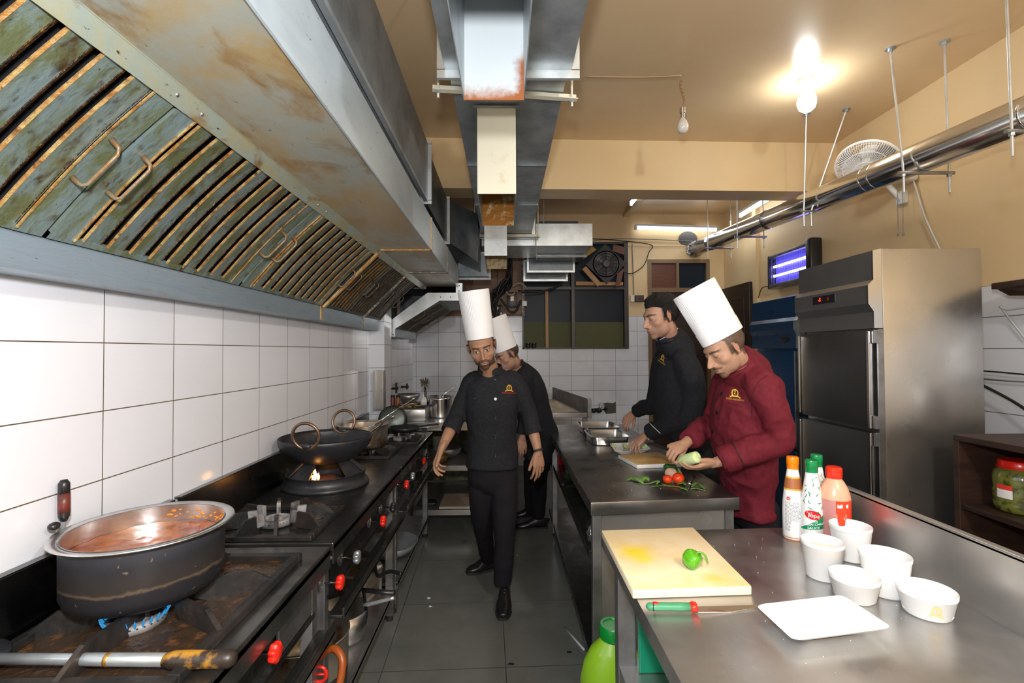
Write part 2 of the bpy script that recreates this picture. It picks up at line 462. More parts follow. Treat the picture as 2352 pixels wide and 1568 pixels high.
# back wall with the window and door openings cut out
WX0, WX1, WZ0, WZ1 = 0.236, 1.68, 1.574, 3.03
DX0, DX1, DZ1 = 1.95, 2.80, 2.79
TT = 2.02
m = MB()
m.box(-1.4, WX0, YB, YB + .14, 0, TT); m.box(WX0, WX1, YB, YB + .14, 0, WZ0); m.box(WX1, DX0, YB, YB + .14, 0, TT)
struct('wall_back_tiles', m, T_back)
m = MB(); m.box(-1.4, WX0, YB, YB + .14, TT, ZC); struct('wall_back_left', m, paint_b)
m = MB()
m.box(WX0, WX1, YB, YB + .14, WZ1, ZC); m.box(WX1, DX0, YB, YB + .14, TT, ZC)
m.box(DX0, DX1, YB, YB + .14, DZ1, ZC); m.box(DX1, XR + .12, YB, YB + .14, 0, ZC)
struct('wall_back', m, paint)
m = MB(); m.box(-1.5, XR + .2, YB + .5, YB + .6, 0, ZC); struct('wall_back_outer', m, M('night_outside', (0.02, 0.025, 0.035), 0.8))
# beam across the kitchen
bl = at(1000, 309, Y=4.18); a = R(1.6)
m = MB(); m.box(-1.18, 3.02, 0, 0.27, 2.97, ZC + .02)
m.xf(Matrix.Translation((0, 4.20, 0)) @ Matrix.Rotation(a, 4, 'Z'))
struct('trim_3', m, paint)
# ribs and coves of the far ceiling, pilaster and edge strips
m = MB(); m.box(1.62, 1.70, 4.5, YB, 3.37, ZC); struct('trim_4', m, paint)
m = MB(); m.box(2.955, 3.0, 5.62, 5.70, 0, ZC); struct('trim_5', m, paint)
m = MB(); m.box(WX1 - .0, 3.0, YB - .012, YB, 2.965, 2.985); struct('trim_6', m, paint)
# ---- window in the back wall
m = MB()
fr = 0.04
m.box(WX0, WX1, YB - .02, YB + .1, WZ0, WZ0 + .02); m.box(WX0, WX0 + .02, YB - .02, YB + .1, WZ0, WZ1)
m.box(WX1 - .06, WX1, YB - .03, YB + .1, WZ0, WZ1, .004); m.box(.90, .95, YB - .03, YB + .1, WZ0, WZ1, .004)
m.box(WX0, WX1, YB - .02, YB + .1, 2.38, 2.42)
m.box(WX0, WX1, YB - .02, YB + .1, WZ1 - .03, WZ1)
win = struct('window_1', m, M('dark_window_frame', (0.035, 0.028, 0.025), 0.4))
m = MB(); m.box(WX0 + .02, WX1 - .04, YB + .05, YB + .06, 1.94, WZ1); obj('pane', m, glass_dk, win)
m = MB(); m.box(WX0 + .02, WX1 - .04, YB + .045, YB + .06, WZ0 + .01, 1.94); obj('lower_panel', m, green_bd, win)
m = MB(); m.box(.55, .59, YB - .005, YB + .03, WZ0 + .01, 2.40); obj('batten', m, wood_lt, win)
# ---- door with transom in the back wall, brown door on the right wall
m = MB()
for x0, x1 in ((DX0, DX0 + .05), (DX1 - .05, DX1)): m.box(x0, x1, YB - .015, YB + .1, 0, DZ1)
m.box(DX0 + .05, DX1 - .05, YB - .014, YB + .1, DZ1 - .05, DZ1); m.box(DX0 + .05, DX1 - .05, YB - .014, YB + .1, 2.34, 2.40); m.box(2.34, 2.38, YB - .01, YB + .1, 2.4, DZ1)
d1 = struct('door_1', m, M('door_frame_paint', (0.22, 0.14, 0.075), 0.5))
m = MB(); m.box(DX0 + .05, 2.34, YB + .02, YB + .04, 2.40, DZ1 - .05); obj('transom_board', m, wood_rd, d1)
m = MB(); m.box(2.38, DX1 - .05, YB + .03, YB + .04, 2.40, DZ1 - .05); obj('transom_pane', m, glass_dk, d1)
m = MB(); m.box(DX0 + .05, DX1 - .05, YB + .02, YB + .06, 0, 2.34); obj('leaf', m, wood_dk, d1)
m = MB(); m.box(2.93, 2.97, 5.74, 6.50, 0, 2.37, .004)
for z0, z1 in ((.2, 1.1), (1.25, 2.2)): m.box(2.922, 2.932, 5.86, 6.38, z0, z1, .004)
d2 = struct('door_2', m, wood_dk)
m = MB(); m.cyl((2.93, 5.82, 1.05), (2.88, 5.82, 1.05), .012); m.cyl((2.885, 5.82, 1.05), (2.885, 5.94, 1.05), .009); obj('door_handle', m, chrome, d2)
# conduits and socket on the back wall
t = thing('wall_socket', 'dark brown wall socket box on the cream wall beside the window', 'socket', at(1462, 686, Y=YB - .02))
p = at(1467, 686, Y=YB)
m = MB(); m.box(p.x - .06, p.x + .06, YB - .05, YB, p.z - .045, p.z + .045, .006); obj('box', m, M('brown_bakelite', (0.06, 0.04, 0.03), 0.4), t)
m = MB(); m.box(p.x - .12, p.x - .065, YB - .035, YB, p.z - .045, p.z + .045, .004); obj('switch_plate', m, cream, t)
m = MB(); m.box(p.x - .01, p.x + .01, YB - .055, YB - .05, p.z - .015, p.z + .015); obj('socket_hole', m, blackp, t)
def pxpath(L, Y, sag=0):
    return [at(x, y, Y=Y) for x, y in L]
def spline(pts, k=6):
    P = [V(p) for p in pts]
    P = [P[0]] + P + [P[-1]]
    out = []
    for i in range(1, len(P) - 2):
        for j in range(k):
            t = j / k
            a, b, c, d = P[i - 1], P[i], P[i + 1], P[i + 2]
            out.append(0.5 * ((2 * b) + (c - a) * t + (2 * a - 5 * b + 4 * c - d) * t * t + (3 * b - a - 3 * c + d) * t ** 3))
    out.append(P[-2])
    return out
def wire(name, pts, r, mat, label, cat='cable', k=6, group=None):
    m = MB(); m.tube(spline(pts, k), r, 6)
    return tag(obj(name, m, mat, smooth=True), label, cat, group)
wire('cable', pxpath([(1456, 680), (1455, 640), (1452, 560)], YB - .012), .007, cable_g, 'thin grey conduit running down the cream wall to the brown socket')
wire('cable', pxpath([(1360, 548), (1420, 552), (1495, 562), (1490, 580), (1478, 610), (1450, 628), (1430, 622)], YB - .03), .006, cable, 'black cable looping along the back wall to the exhaust fan')
wire('cable', pxpath([(1365, 552), (1430, 548), (1560, 552), (1600, 556)], YB - .02), .006, cable_g, 'thin grey wire stretched level along the top of the back wall')
m = MB()
wire('conduit_pipe', pxpath([(1669, 500), (1669, 570), (1669, 640)], YB - .012), .006, cable_g, 'thin vertical conduit in the far right corner', 'pipe')

# ================================================================ tube lights and bulbs
def tube_light(p0, p1, label, grp='lit fluorescent tubes in the far bay'):
    p0, p1 = V(p0), V(p1); c = (p0 + p1) / 2; d = (p1 - p0).normalized()
    t = thing('tube_light', label, 'light', c, grp)
    m = MB(); m.cyl(p0 + d * .02, p1 - d * .02, .016, 14); obj('tube', m, emt, t, smooth=True)
    up = V((0, 0, 1))
    m = MB(); s = d.cross(up).normalized() * .022
    b0, b1 = p0 + up * .028, p1 + up * .028
    m.hexa([b0 - s, b0 + s, b1 - s, b1 + s, b0 - s + up * .03, b0 + s + up * .03, b1 - s + up * .03, b1 + s + up * .03]); obj('fixture', m, white_p, t)
    for q in (p0, p1):
        m = MB(); m.box(q.x - .018, q.x + .018, q.y - .018, q.y + .018, q.z - .018, q.z + .035, .003); obj('end_holder', m, white_p, t)
    m = MB()
    if p0.y > 6.3: m.box(c.x - .3, c.x + .3, c.y - .01, YB, c.z + .03, c.z + .05)
    elif p0.x > 2.8: m.box(c.x - .01, XR, c.y - .3, c.y + .3, c.z + .03, c.z + .05)
    else: m.box(c.x - .02, c.x + .02, c.y - .3, c.y + .3, c.z + .05, ZC)
    obj('mounting_strip', m, white_p, t)
a0, a1 = at(1460, 524, Y=6.46), at(1648, 529, Y=6.46)
tube_light(a0, a1, 'long lit tube light on the cream back wall above the doorway')
tube_light(at(1449, 470, Z=3.33), at(1449, 470, Z=3.33) + V((-.0, -1.15, .0)), 'lit tube light on the far ceiling beyond the beam, left of the others')
p0 = at(1700, 497, X=2.88); p1 = at(1762, 461, X=2.88)
tube_light(p0, V((2.88, p0.y - 1.2, p0.z + .02)), 'lit tube light high on the right wall behind the round duct')

def bulb(loc, z0, lit, label):
    t = thing('light_bulb', label, 'light', (loc.x, loc.y, z0))
    x, y, z = loc; k_ = 1.45 if lit else .95
    m = MB(); m.lathe([(k_ * r_, k_ * z_) for r_, z_ in [(0.004, -.052), (.018, -.049), (.034, -.035), (.041, -.012), (.040, .01), (.030, .034), (.017, .055), (.014, .062)]], loc, 28)
    obj('glass', m, emb if lit else bulb_off, t, smooth=True)
    m = MB(); m.lathe([(.0145, .055), (.0145, .085), (.02, .088), (.02, .125), (.009, .135)], loc, 20); obj('socket', m, chrome if not lit else white_p, t, auto=40)
    return t
t = bulb(BULB, ZC, True, 'lit round bulb on the ceiling near the round duct')
m = MB(); m.lathe([(.052, -.02), (.055, 0), (.03, 0)], (BULB.x, BULB.y, ZC - .001), 24); m.cyl((BULB.x, BULB.y, BULB.z + .12), (BULB.x, BULB.y, ZC - .01), .012); obj('ceiling_rose', m, white_p, t, auto=40)
hb = at(1568, 290, Y=3.26)
t = bulb(hb, ZC, False, 'unlit bulb hanging on a twisted wire from the ceiling')
m = MB()
for k in (0, 1):
    L = []
    for i in range(30):
        z = hb.z + .13 + (ZC - .01 - hb.z - .13) * i / 29
        L.append(V((hb.x + .006 * math.cos(i * .8 + k * 3.14) + .012 * math.sin(i * .2), hb.y + .006 * math.sin(i * .8 + k * 3.14), z)))
    m.tube(L, .003, 6)
obj('cord', m, M('brown_cord', (0.35, 0.2, 0.08), 0.6), t, smooth=True)
wire('cable', [at(1565, 173, Z=ZC - .006), at(1480, 177, Z=ZC - .006), at(1345, 176, Z=ZC - .006)], .005, M('painted_cable', (0.5, 0.34, 0.2), 0.5), 'painted wire clipped across the ceiling to the hanging bulb')

# ================================================================ round duct with hangers
d0, d1 = at(1597, 572, Y=6.5), at(2140, 352, Y=2.83)
dd = (d1 - d0).normalized(); near = d0 + dd * ((d1 - d0).length * (6.5 - 1.2) / (6.5 - 2.83))
shiny = M('shiny_duct_steel', (0.80, 0.79, 0.78), 0.17, 1.0, bump=(3, 0.06))
t = thing('round_duct', 'long shiny round steel duct slung below the ceiling at the right', 'duct', (d0 + near) / 2)
m = MB(); m.cyl(d0 - dd * .05, near, .092, 48); obj('pipe', m, shiny, t, smooth=True)
Ltot = (near - d0).length
for k in (0.10, 0.35, 0.60, .615, 0.80, 0.81):
    c = d0 + dd * (Ltot * k); m = MB()
    m.lathe([(.092, -.006), (.0955, -.003), (.0955, .003), (.092, .006)], c, 48, axis=dd, cap0=False, cap1=False); obj('seam_band', m, chrome, t, smooth=True)
m = MB()
side = dd.cross(V((0, 0, 1))).normalized(); upv = side.cross(dd)
for i in range(44):
    c = d0 + dd * (Ltot * (.05 + i * .021)); a = R(205)
    q = side * math.cos(a) + upv * math.sin(a)
    m.ell(c + q * .0925, .003, .003, .003, n=8, m=5)
obj('rivet', m, soot, t).update_tag()
m = MB()
for i in range(60):
    a = i / 60 * 6.283; r_ = .085 + .022 * random.Random(i).random()
    q = side * math.cos(a) + upv * math.sin(a)
    m.ell(d0 - dd * .03 + q * r_ * .98 + dd * .04 * random.Random(i + 9).random(), .018, .02, .014, n=7, m=5)
obj('foil_collar', m, M('crumpled_foil', (0.6, 0.6, 0.6), 0.25, 1.0, bump=(60, 1.0)), t)
m = MB(); c = at(1580, 548, Y=YB - .01); m.ell(c, .13, .012, .10, n=20); tag(obj('wall_patch', m, M('grey_cement', (0.12, 0.12, 0.12), 0.8, bump=(30, .8)), smooth=True), 'rough grey cement patch on the wall above the end of the round duct', 'patch')

def hanger(s0, tops, label, half=.14):
    """two threaded rods and a cross bar carrying the duct at point s0"""
    t = thing('duct_hanger', label, 'hanger', s0, 'threaded rod hangers of the round duct')
    m = MB(); zb = s0.z - .105
    a_ = V((s0.x - .14, s0.y, zb)); b_ = V((s0.x - .14 + 2 * half, s0.y, zb))
    m.cyl(a_ - V((.03, 0, 0)), b_ + V((.03, 0, 0)), .011, 8); obj('cross_bar', m, steel_frame, t)
    for q, tp in zip((a_, b_), tops):
        m = MB(); e = V((q.x, q.y, zb - .12)); m.tube([e, q, tp], .0062, 8)
        obj('rod', m, galv_lt, t)
        m = MB(); m.cyl(q + V((0, 0, -.022)), q + V((0, 0, -.008)), .013, 6); obj('nut', m, galv, t)
        m = MB(); m.cyl(tp - V((0, 0, .004)), tp, .03, 16); m.cyl(tp - V((0, 0, .02)), tp - V((0, 0, .002)), .013, 6)
        obj('ceiling_anchor', m, galv, t)
    return t
def dpt(Y): return d0 + dd * ((Y - d0.y) / dd.y)
s = dpt(2.87); hanger(s, [at(2045, 112, Z=ZC), at(2169, 96, Z=ZC)], 'long rod hanger of the round duct below the wall fan')
s = dpt(2.24); hanger(s, [V((s.x - .14, 2.25, ZC)), V((s.x + .14, 2.25, ZC))], 'rod hanger of the round duct nearest the camera, at the right edge')
s = dpt(3.86); hanger(s, [at(1852, 262, Z=ZC), at(1944, 251, Z=ZC)], 'hanger with one bent rod, under the lit bulb', .03)
s = dpt(5.0); hanger(s, [V((s.x - .14, 5.0, ZC)), V((s.x + .14, 5.02, ZC))], 'rod hanger in the far bay, beside the side wall tube light')
s = dpt(5.75); hanger(s, [V((s.x - .14, 5.75, ZC)), V((s.x + .14, 5.75, ZC))], 'farthest rod hanger, close to the end wall')

# ================================================================ wall fan
fc = at(1992, 380, X=2.74)
t = thing('wall_fan', 'white caged wall fan tilted down, high on the right wall', 'fan', (3.0, fc.y, fc.z))
ax = V((-.50, -.36, -.78)).normalized()
fu = V((0, 0, 1)).cross(ax).normalized(); fv = ax.cross(fu)
RF = .208
m = MB()
for rr, dep in ((RF, 0), (RF, -.012), (.15, .042), (.07, .055), (.15, -.06)):
    m.tube([fc + ax * dep + fu * rr * math.cos(a) + fv * rr * math.sin(a) for a in [i / 48 * 6.2832 for i in range(48)]], .006 if rr == RF else .0028, 6, closed=True)
for i in range(80):
    a = i / 80 * 6.2832; q = fu * math.cos(a) + fv * math.sin(a); q2 = fu * math.cos(a + .35) + fv * math.sin(a + .35)
    m.tube([fc + q2 * .045 + ax * .055, fc + q * .12 + ax * .05, fc + q * .19 + ax * .03, fc + q * RF], .0019, 5)
    if i % 2 == 0: m.tube([fc + q * .06 - ax * .075, fc + q * .15 - ax * .062, fc + q * RF - ax * .012], .0019, 5)
obj('cage', m, white_p, t)
m = MB()
for k in range(3):
    a0_ = k * 2.094 + .5; P = []
    rows = []
    for i in range(7):
        r_ = .035 + (RF - .06) * i / 6; wv = .38 - .05 * i / 6
        row = []
        for j in range(7):
            a = a0_ + (j / 6 - .5) * 2 * wv * (1.25 if i else .5); tw = (j / 6 - .5) * .045
            row.append(m.bm.verts.new(fc - ax * .02 + (fu * math.cos(a) + fv * math.sin(a)) * r_ + ax * tw))
        rows.append(row)
    for r0, r1 in zip(rows, rows[1:]):
        for j in range(6): m.face((r0[j], r0[j + 1], r1[j + 1], r1[j]))
ob = obj('blades', m, M('smoky_fan_blade', (0.5, 0.5, 0.5), 0.3, trans=.3), t, smooth=True); md = ob.modifiers.new('s', 'SOLIDIFY'); md.thickness = .003
m = MB(); m.lathe([(.0, .062), (.035, .06), (.045, .05), (.045, -.03), (.02, -.03)], fc, 28, axis=ax); obj('hub', m, white_p, t, auto=40)
m = MB(); m.lathe([(.05, -.17), (.075, -.15), (.08, -.09), (.06, -.07)], fc, 28, axis=ax); obj('motor_housing', m, white_p, t, auto=40)
bp = V((2.97, fc.y - .02, fc.z - .26))
m = MB(); m.tube(spline([fc - ax * .13, fc - ax * .13 + V((.03, 0, -.12)), bp + V((-.04, 0, .05)), bp]), .02, 12); m.box(2.965, 3.0, fc.y - .06, fc.y + .02, fc.z - .30, fc.z - .2, .01); obj('bracket', m, white_p, t, auto=40)
cb_ = at(2075, 408, X=2.93)
m = MB(); m.box(2.86, 3.0, cb_.y - .06, cb_.y + .05, cb_.z - .04, cb_.z + .05, .025); obj('control_box', m, white_p, t, auto=50)
for dy in (-.025, .02):
    L = .42 - (dy > 0) * .01; m = MB()
    m.cyl((2.90, cb_.y + dy, cb_.z - .04), (2.90, cb_.y + dy, cb_.z - L), .0028, 6); m.ell((2.90, cb_.y + dy, cb_.z - L), .008, .008, .012); obj('pull_cord', m, cable_g, t)
c1 = at(2090, 398, X=2.95)
wire('cable', [c1, at(2103, 430, X=2.97), at(2125, 500, X=2.97), at(2160, 574, X=2.97)], .006, cable_w, 'white cable hanging down the wall from the fan to the fridge')

# ================================================================ insect killer lamp
q = at(1812, 611, X=2.9)
t = thing('insect_killer', 'black framed insect killer lamp glowing violet on the right wall', 'insect killer', (3.0, q.y, q.z))
y0, y1 = at(1862, 600, X=2.88).y, at(1762, 600, X=2.88).y
z0, z1 = q.z - .19, q.z + .17
m = MB(); m.box(2.88, 3.0, y0, y0 + .09, z0 - .01, z1 + .04, .02); obj('end_cap', m, blackp, t, auto=40)
m = MB(); m.box(2.88, 3.0, y1 - .025, y1, z0, z1, .01)
obj('end_cap', m, blackp, t, auto=40)
m = MB(); m.box(2.885, 3.0, y0 + .08, y1 - .02, z1 - .035, z1 + .0, .006); m.box(2.885, 3.0, y0 + .08, y1 - .02, z0, z0 + .045, .006); obj('frame', m, steel_frame, t, auto=40)
m = MB(); m.box(2.96, 2.975, y0 + .09, y1 - .025, z0 + .045, z1 - .03); obj('reflector', m, uv_lit, t)
m = MB()
for zz in (.38, .66): m.cyl((2.935, y0 + .1, z0 + (z1 - z0) * zz), (2.935, y1 - .04, z0 + (z1 - z0) * zz), .013, 12)
obj('lamp_tube', m, uv, t, smooth=True)
m = MB()
for i in range(22):
    y = y0 + .11 + (y1 - y0 - .15) * i / 21; m.cyl((2.905, y, z0 + .05), (2.905, y, z1 - .04), .0022, 5)
for zz in (.3, .5, .75): m.cyl((2.9, y0 + .09, z0 + (z1 - z0) * zz), (2.9, y1 - .03, z0 + (z1 - z0) * zz), .0022, 5)
obj('grid', m, steel_frame, t)
wire('cable', [V((2.95, y1 - .02, z0 + .02)), at(1752, 660, X=2.97), at(1742, 684, X=2.97)], .005, cable, 'short black cable hanging from the insect killer lamp')

# ================================================================ wall clutter at the right edge
wire('cable', [V((2.98, 2.72, 1.60)), at(2300, 705, X=2.97), at(2325, 710, X=2.97), V((2.98, 2.35, 1.83))], .005, cable_w, 'thin white cable drooping across the white tiles beside the fridge')
wire('cable', [V((2.97, 3.2, 1.42)), V((2.97, 2.9, 1.41)), V((2.97, 2.6, 1.40)), V((2.97, 2.1, 1.42))], .005, cable, 'upper of two thin black cables on the white tiles beside the fridge')
wire('cable', [V((2.97, 3.2, 1.38)), V((2.97, 2.8, 1.36)), V((2.97, 2.45, 1.37)), V((2.97, 2.0, 1.36))], .005, cable_g, 'lower grey one of the thin cables on the white tiles beside the fridge')
wire('cable', [V((2.9, 2.95, 1.35)), V((2.92, 2.75, 1.25)), V((2.9, 2.5, 1.12)), V((2.85, 2.2, 1.05))], .008, cable, 'thick black cable slanting down behind the fridge to the steel box')
m = MB(); q = at(2345, 668, X=2.9); m.box(2.74, 3.0, q.y - .5, q.y + .01, q.z + .01, q.z + .045, .004); m.hexa([V((2.8, q.y - .4, q.z - .07)), V((3, q.y - .4, q.z - .07)), V((2.8, q.y - .03, q.z - .03)), V((3, q.y - .03, q.z - .03)), V((2.78, q.y - .45, q.z + .012)), V((3, q.y - .45, q.z + .012)), V((2.76, q.y, q.z + .012)), V((3, q.y, q.z + .012))])
tag(obj('wall_bracket', m, wood_dk), 'dark brown wall shelf bracket at the right edge, high beside the fridge', 'bracket')

# ================================================================ fridges
t = thing('upright_fridge', 'tall stainless steel upright fridge with dark doors and control header', 'fridge', (2.3, 2.92, 0))
FX, FX1, FY0, FY1, FT = 2.0, 2.61, 2.60, 3.27, 2.10
m = MB(); m.box(FX + .06, FX1, FY0, FY1, .12, FT, .004); obj('cabinet', m, fridge_st, t, auto=30)
m = MB()
hp = [(0.06, FT), (0.012, FT - .01), (0.012, 1.93), (-.018, 1.90), (-.018, 1.80), (.012, 1.755), (.012, 1.665), (.06, 1.665)]
m.prism([(FX + x, z) for x, z in hp], FY0 + .003, FY1); obj('header', m, M('header_steel', (0.34, 0.34, 0.34), 0.36, 0.85, rv=.05), t)
m = MB(); m.prism([(FX + x - .003, z) for x, z in hp], FY0 - .001, FY0 + .008); obj('header_side', m, steel_lite, t)
py = FY0 + .37
m = MB(); m.box(FX - .024, FX - .016, py - .11, py + .10, 1.835, 1.885, .003); disp = obj('display', m, blackp, t)
led = M('red_led', (1, 0, 0), .5, emit=(1, .03, .01), estr=3)
mm_ = lambda x, y: V((FX - .0255, py + .03 - x, 1.85 + y))
m = text_bm('-5', .032, mm_); obj('digits', m, led, disp, fixn=False)
m = text_bm('5', .028, lambda x, y: V((FX - .0255, py - .05 - x, 1.85 + y))); obj('digits', m, M('dim_red_led', (.2, 0, 0), .5, emit=(.25, .01, .0), estr=1), disp, fixn=False)
for z0, z1 in ((1.115, 1.652), (.53, 1.09), (.14, .51)):
    m = MB(); m.box(FX - .0, FX + .055, FY0 + .045, FY1 - .03, z0, z1, .006); dr = obj('door', m, fridge_dk, t, auto=30)
    m = MB(); m.box(FX - .004, FX + .056, FY0 + .028, FY0 + .046, z0, z1, .003); obj('door_edge', m, steel_lite, dr)
    m = MB(); m.box(FX - .012, FX + .02, FY1 - .028, FY1 - .012, z0 + .01, z1 - .01, .003); obj('door_handle', m, steel_lite, dr)
    m = MB(); m.box(FX + .012, FX + .06, FY0 + .006, FY0 + .024, z1 - .07, z1 + .005, .002); obj('hinge', m, steel_frame, dr)
    m = MB(); m.box(FX + .012, FX + .06, FY0 + .006, FY0 + .024, z0 + .0, z0 + .07, .002); obj('hinge', m, steel_frame, dr)
m = MB(); m.box(FX + .03, FX + .062, FY0, FY0 + .01, .12, 1.66); obj('corner_trim', m, steel_frame, t)
for x in (FX + .12, FX1 - .06):
    for y in (FY0 + .06, FY1 - .06): m = MB(); m.cyl((x, y, 0), (x, y, .12), .025, 14); obj('foot', m, blackp, t)

t = thing('upright_fridge', 'navy blue upright fridge standing behind the stainless steel one', 'fridge', (2.5, 3.95, 0))
GX, GY0, GY1, GT = 2.2, 3.58, 4.28, 1.97
m = MB(); m.box(GX + .05, 2.9, GY0, GY1, .1, GT, .004); obj('cabinet', m, bluep, t, auto=30)
m = MB(); m.prism([(GX + x, z) for x, z in [(.05, GT), (.01, GT - .01), (.01, GT - .17), (-.012, GT - .2), (-.012, GT - .26), (.01, GT - .30), (.01, GT - .41), (.05, GT - .41)]], GY0 + .05, GY1 + .01); obj('header', m, bluep, t)
m = MB(); m.prism([(GX + x - .004, z) for x, z in [(.05, GT), (.01, GT - .01), (.01, GT - .17), (-.012, GT - .2), (-.012, GT - .26), (.01, GT - .30), (.01, GT - .41), (.05, GT - .41)]], GY0, GY0 + .05); obj('header_side', m, galv, t)
m = MB(); m.ell((GX + .006, 3.79, GT - .34), .006, .07, .022); obj('badge', m, blackp, t, smooth=True)
for z0, z1 in ((.80, 1.54), (.12, .78)):
    m = MB(); m.box(GX, GX + .05, GY0 + .07, GY1 - .02, z0, z1, .006); dr = obj('door', m, bluep, t, auto=30)
    m = MB(); m.box(GX - .003, GX + .05, GY0 + .055, GY0 + .069, z0, z1, .002); m.box(GX - .003, GX + .05, GY1 - .019, GY1 + .0, z0, z1, .002); obj('door_edge', m, steel_frame, dr)
    m = MB(); m.box(GX - .012, GX + .03, GY0 + .01, GY0 + .075, z0 - .005, z0 + .015, .002); obj('hinge', m, blackp, dr)
for x in (GX + .12, 2.8):
    for y in (GY0 + .06, GY1 - .06): m = MB(); m.cyl((x, y, 0), (x, y, .1), .025, 14); obj('foot', m, blackp, t)
# ledge of timber on the wall over the blue fridge
m = MB(); m.box(2.94, 3.0, 4.1, 5.62, 2.02, 2.05, .003); m.box(2.95, 3.0, 4.1, 5.62, 2.09, 2.11, .003); tag(obj('wall_ledge', m, cream), 'cream painted ledge on the wall above the blue fridge', 'ledge')

# ================================================================ dark wooden shelf unit at the right
t = thing('shelf_unit', 'dark brown open wooden shelf unit beside the steel fridge', 'shelf', (2.45, 1.9, 0))
SX, SY0, SY1, ST = 2.26, 1.2, 2.42, 1.12
m = MB(); m.box(SX, 2.95, SY0, SY1, ST - .03, ST, .003); obj('top', m, wood_dk, t)
m = MB(); m.box(SX, 2.95, SY1 - .03, SY1, 0, ST - .03, .003); obj('side_panel', m, wood_dk, t)
m = MB(); m.box(SX, 2.95, SY0, SY0 + .03, 0, ST - .03, .003); obj('side_panel', m, wood_dk, t)
m = MB(); m.box(2.93, 2.95, SY0, SY1, 0, ST - .03); obj('back_panel', m, wood_dk, t)
for z in (.40, .755):
    m = MB(); m.box(SX + .01, 2.93, SY0 + .03, SY1 - .03, z, z + .025, .002); obj('shelf_board', m, wood_dk, t)
q = V((2.43, 2.26, .78))
t = thing('pickle_jar', 'large ribbed clear jar of green pickle with a red lid on the dark shelf', 'jar', q)
def jw(a, h): return 1 + .012 * math.cos(a * 14)
m = MB(); m.lathe([(.075, 0), (.092, .01), (.098, .04), (.094, .055), (.098, .07), (.098, .10), (.094, .115), (.098, .13), (.098, .165), (.09, .19), (.072, .205), (.068, .212)], q, 56, wob=jw)
obj('body', m, M('pickle_green', (0.16, 0.17, 0.035), 0.2, 0, var=(22, (0.05, 0.055, 0.012), 0.52, 0.62), coat=.6), t, smooth=True)
m = MB(); m.lathe([(.072, .21), (.078, .213), (.078, .235), (.074, .24), (.072, .242)], q, 48); m.lathe([(.07, .205), (.083, .206), (.083, .212), (.07, .213)], q, 48); obj('lid', m, redp, t, auto=40)
lw = M('white_label', (0.8, 0.78, 0.76), .4); lr = M('red_label', (0.7, 0.05, 0.03), .35)
def arc_label(c, r, a0, a1, z0, z1, mat, t, name='label_sticker', n=14, taper=0.0):
    m = MB(); rows = []
    for z, rr in ((z0, r), (z1, r - taper)):
        rows.append([m.bm.verts.new((c[0] + rr * math.cos(a0 + (a1 - a0) * i / n), c[1] + rr * math.sin(a0 + (a1 - a0) * i / n), c[2] + z)) for i in range(n + 1)])
    for i in range(n): m.face((rows[0][i], rows[0][i + 1], rows[1][i + 1], rows[1][i]))
    return obj(name, m, mat, t, smooth=True)
arc_label(q, .0995, R(172), R(208), .07, .13, lw, t); arc_label(q, .0998, R(172), R(208), .11, .132, lr, t)
def on_cyl(c, r, a_mid, zoff, tap=0.0):
    return lambda x, y: V((c[0] + (r - tap * y) * math.cos(a_mid + x / r), c[1] + (r - tap * y) * math.sin(a_mid + x / r), c[2] + zoff + y))
t_ = thing('steel_box', 'small stainless steel box standing on the dark shelf unit', 'appliance', (2.62, 2.12, 1.12))
m = MB(); m.box(2.55, 2.8, 1.95, 2.22, 1.135, 1.33, .008); obj('body', m, steel, t_, auto=30)
for x in (2.57, 2.78):
    for y in (1.97, 2.2): m = MB(); m.cyl((x, y, 1.12), (x, y, 1.137), .01, 10); obj('foot', m, blackp, t_)
# ================================================================ extraction hood over the stoves
zg, zg2 = 1.735, 1.82
FB, FT_ = V((-1.072, 0, 1.822)), V((-.757, 0, 2.140))       # filter slope bottom and top (X, Z)
HY0, HY1, HY2, HY3 = -0.35, 2.84, 3.66, 4.17
def hood_section(y0, y1, label, yg=None):
    yg = yg or y1
    t = thing('extraction_hood', label, 'hood', (-.8, (y0 + y1) / 2, 1.74), 'sections of the long hood')
    m = MB(); m.sheet([(-1.18, zg), (-1.078, zg), (-1.078, zg2), (-1.10, zg2), (-1.10, zg + .012)], y0, yg, .003); obj('gutter', m, gutter_m, t)
    m = MB(); m.sheet([(-.762, 2.12), (-.728, 2.150), (-.725, 2.150), (-.725, 2.17)], y0, y1, .004); obj('rail', m, hood_rail, t)
    m = MB(); m.box(-.726, -.437, y0, y1, 2.152, 2.158); obj('underside', m, hood_in, t)
    m = MB(); m.box(-.437, -.431, y0, y1, 2.146, 2.335); obj('front_face', m, hood_out, t)
    m = MB(); m.box(-1.17, -.437, y0, yg, 2.33, 2.336); m.box(-1.04, -.437, yg, y1 + .001, 2.33, 2.336); m.box(-1.174, -1.17, y0, yg, 1.85, 2.33); obj('shell', m, soot, t)
    return t
h1 = hood_section(HY0, HY1, 'long greasy extraction hood section nearest the camera over the stoves')
h2 = hood_section(HY1 + .02, HY2, 'middle greasy hood section beyond the first rusty seam')
h3 = hood_section(HY2 + .02, 4.485, 'last short section of the long hood, at the tiled pillar', HY3)
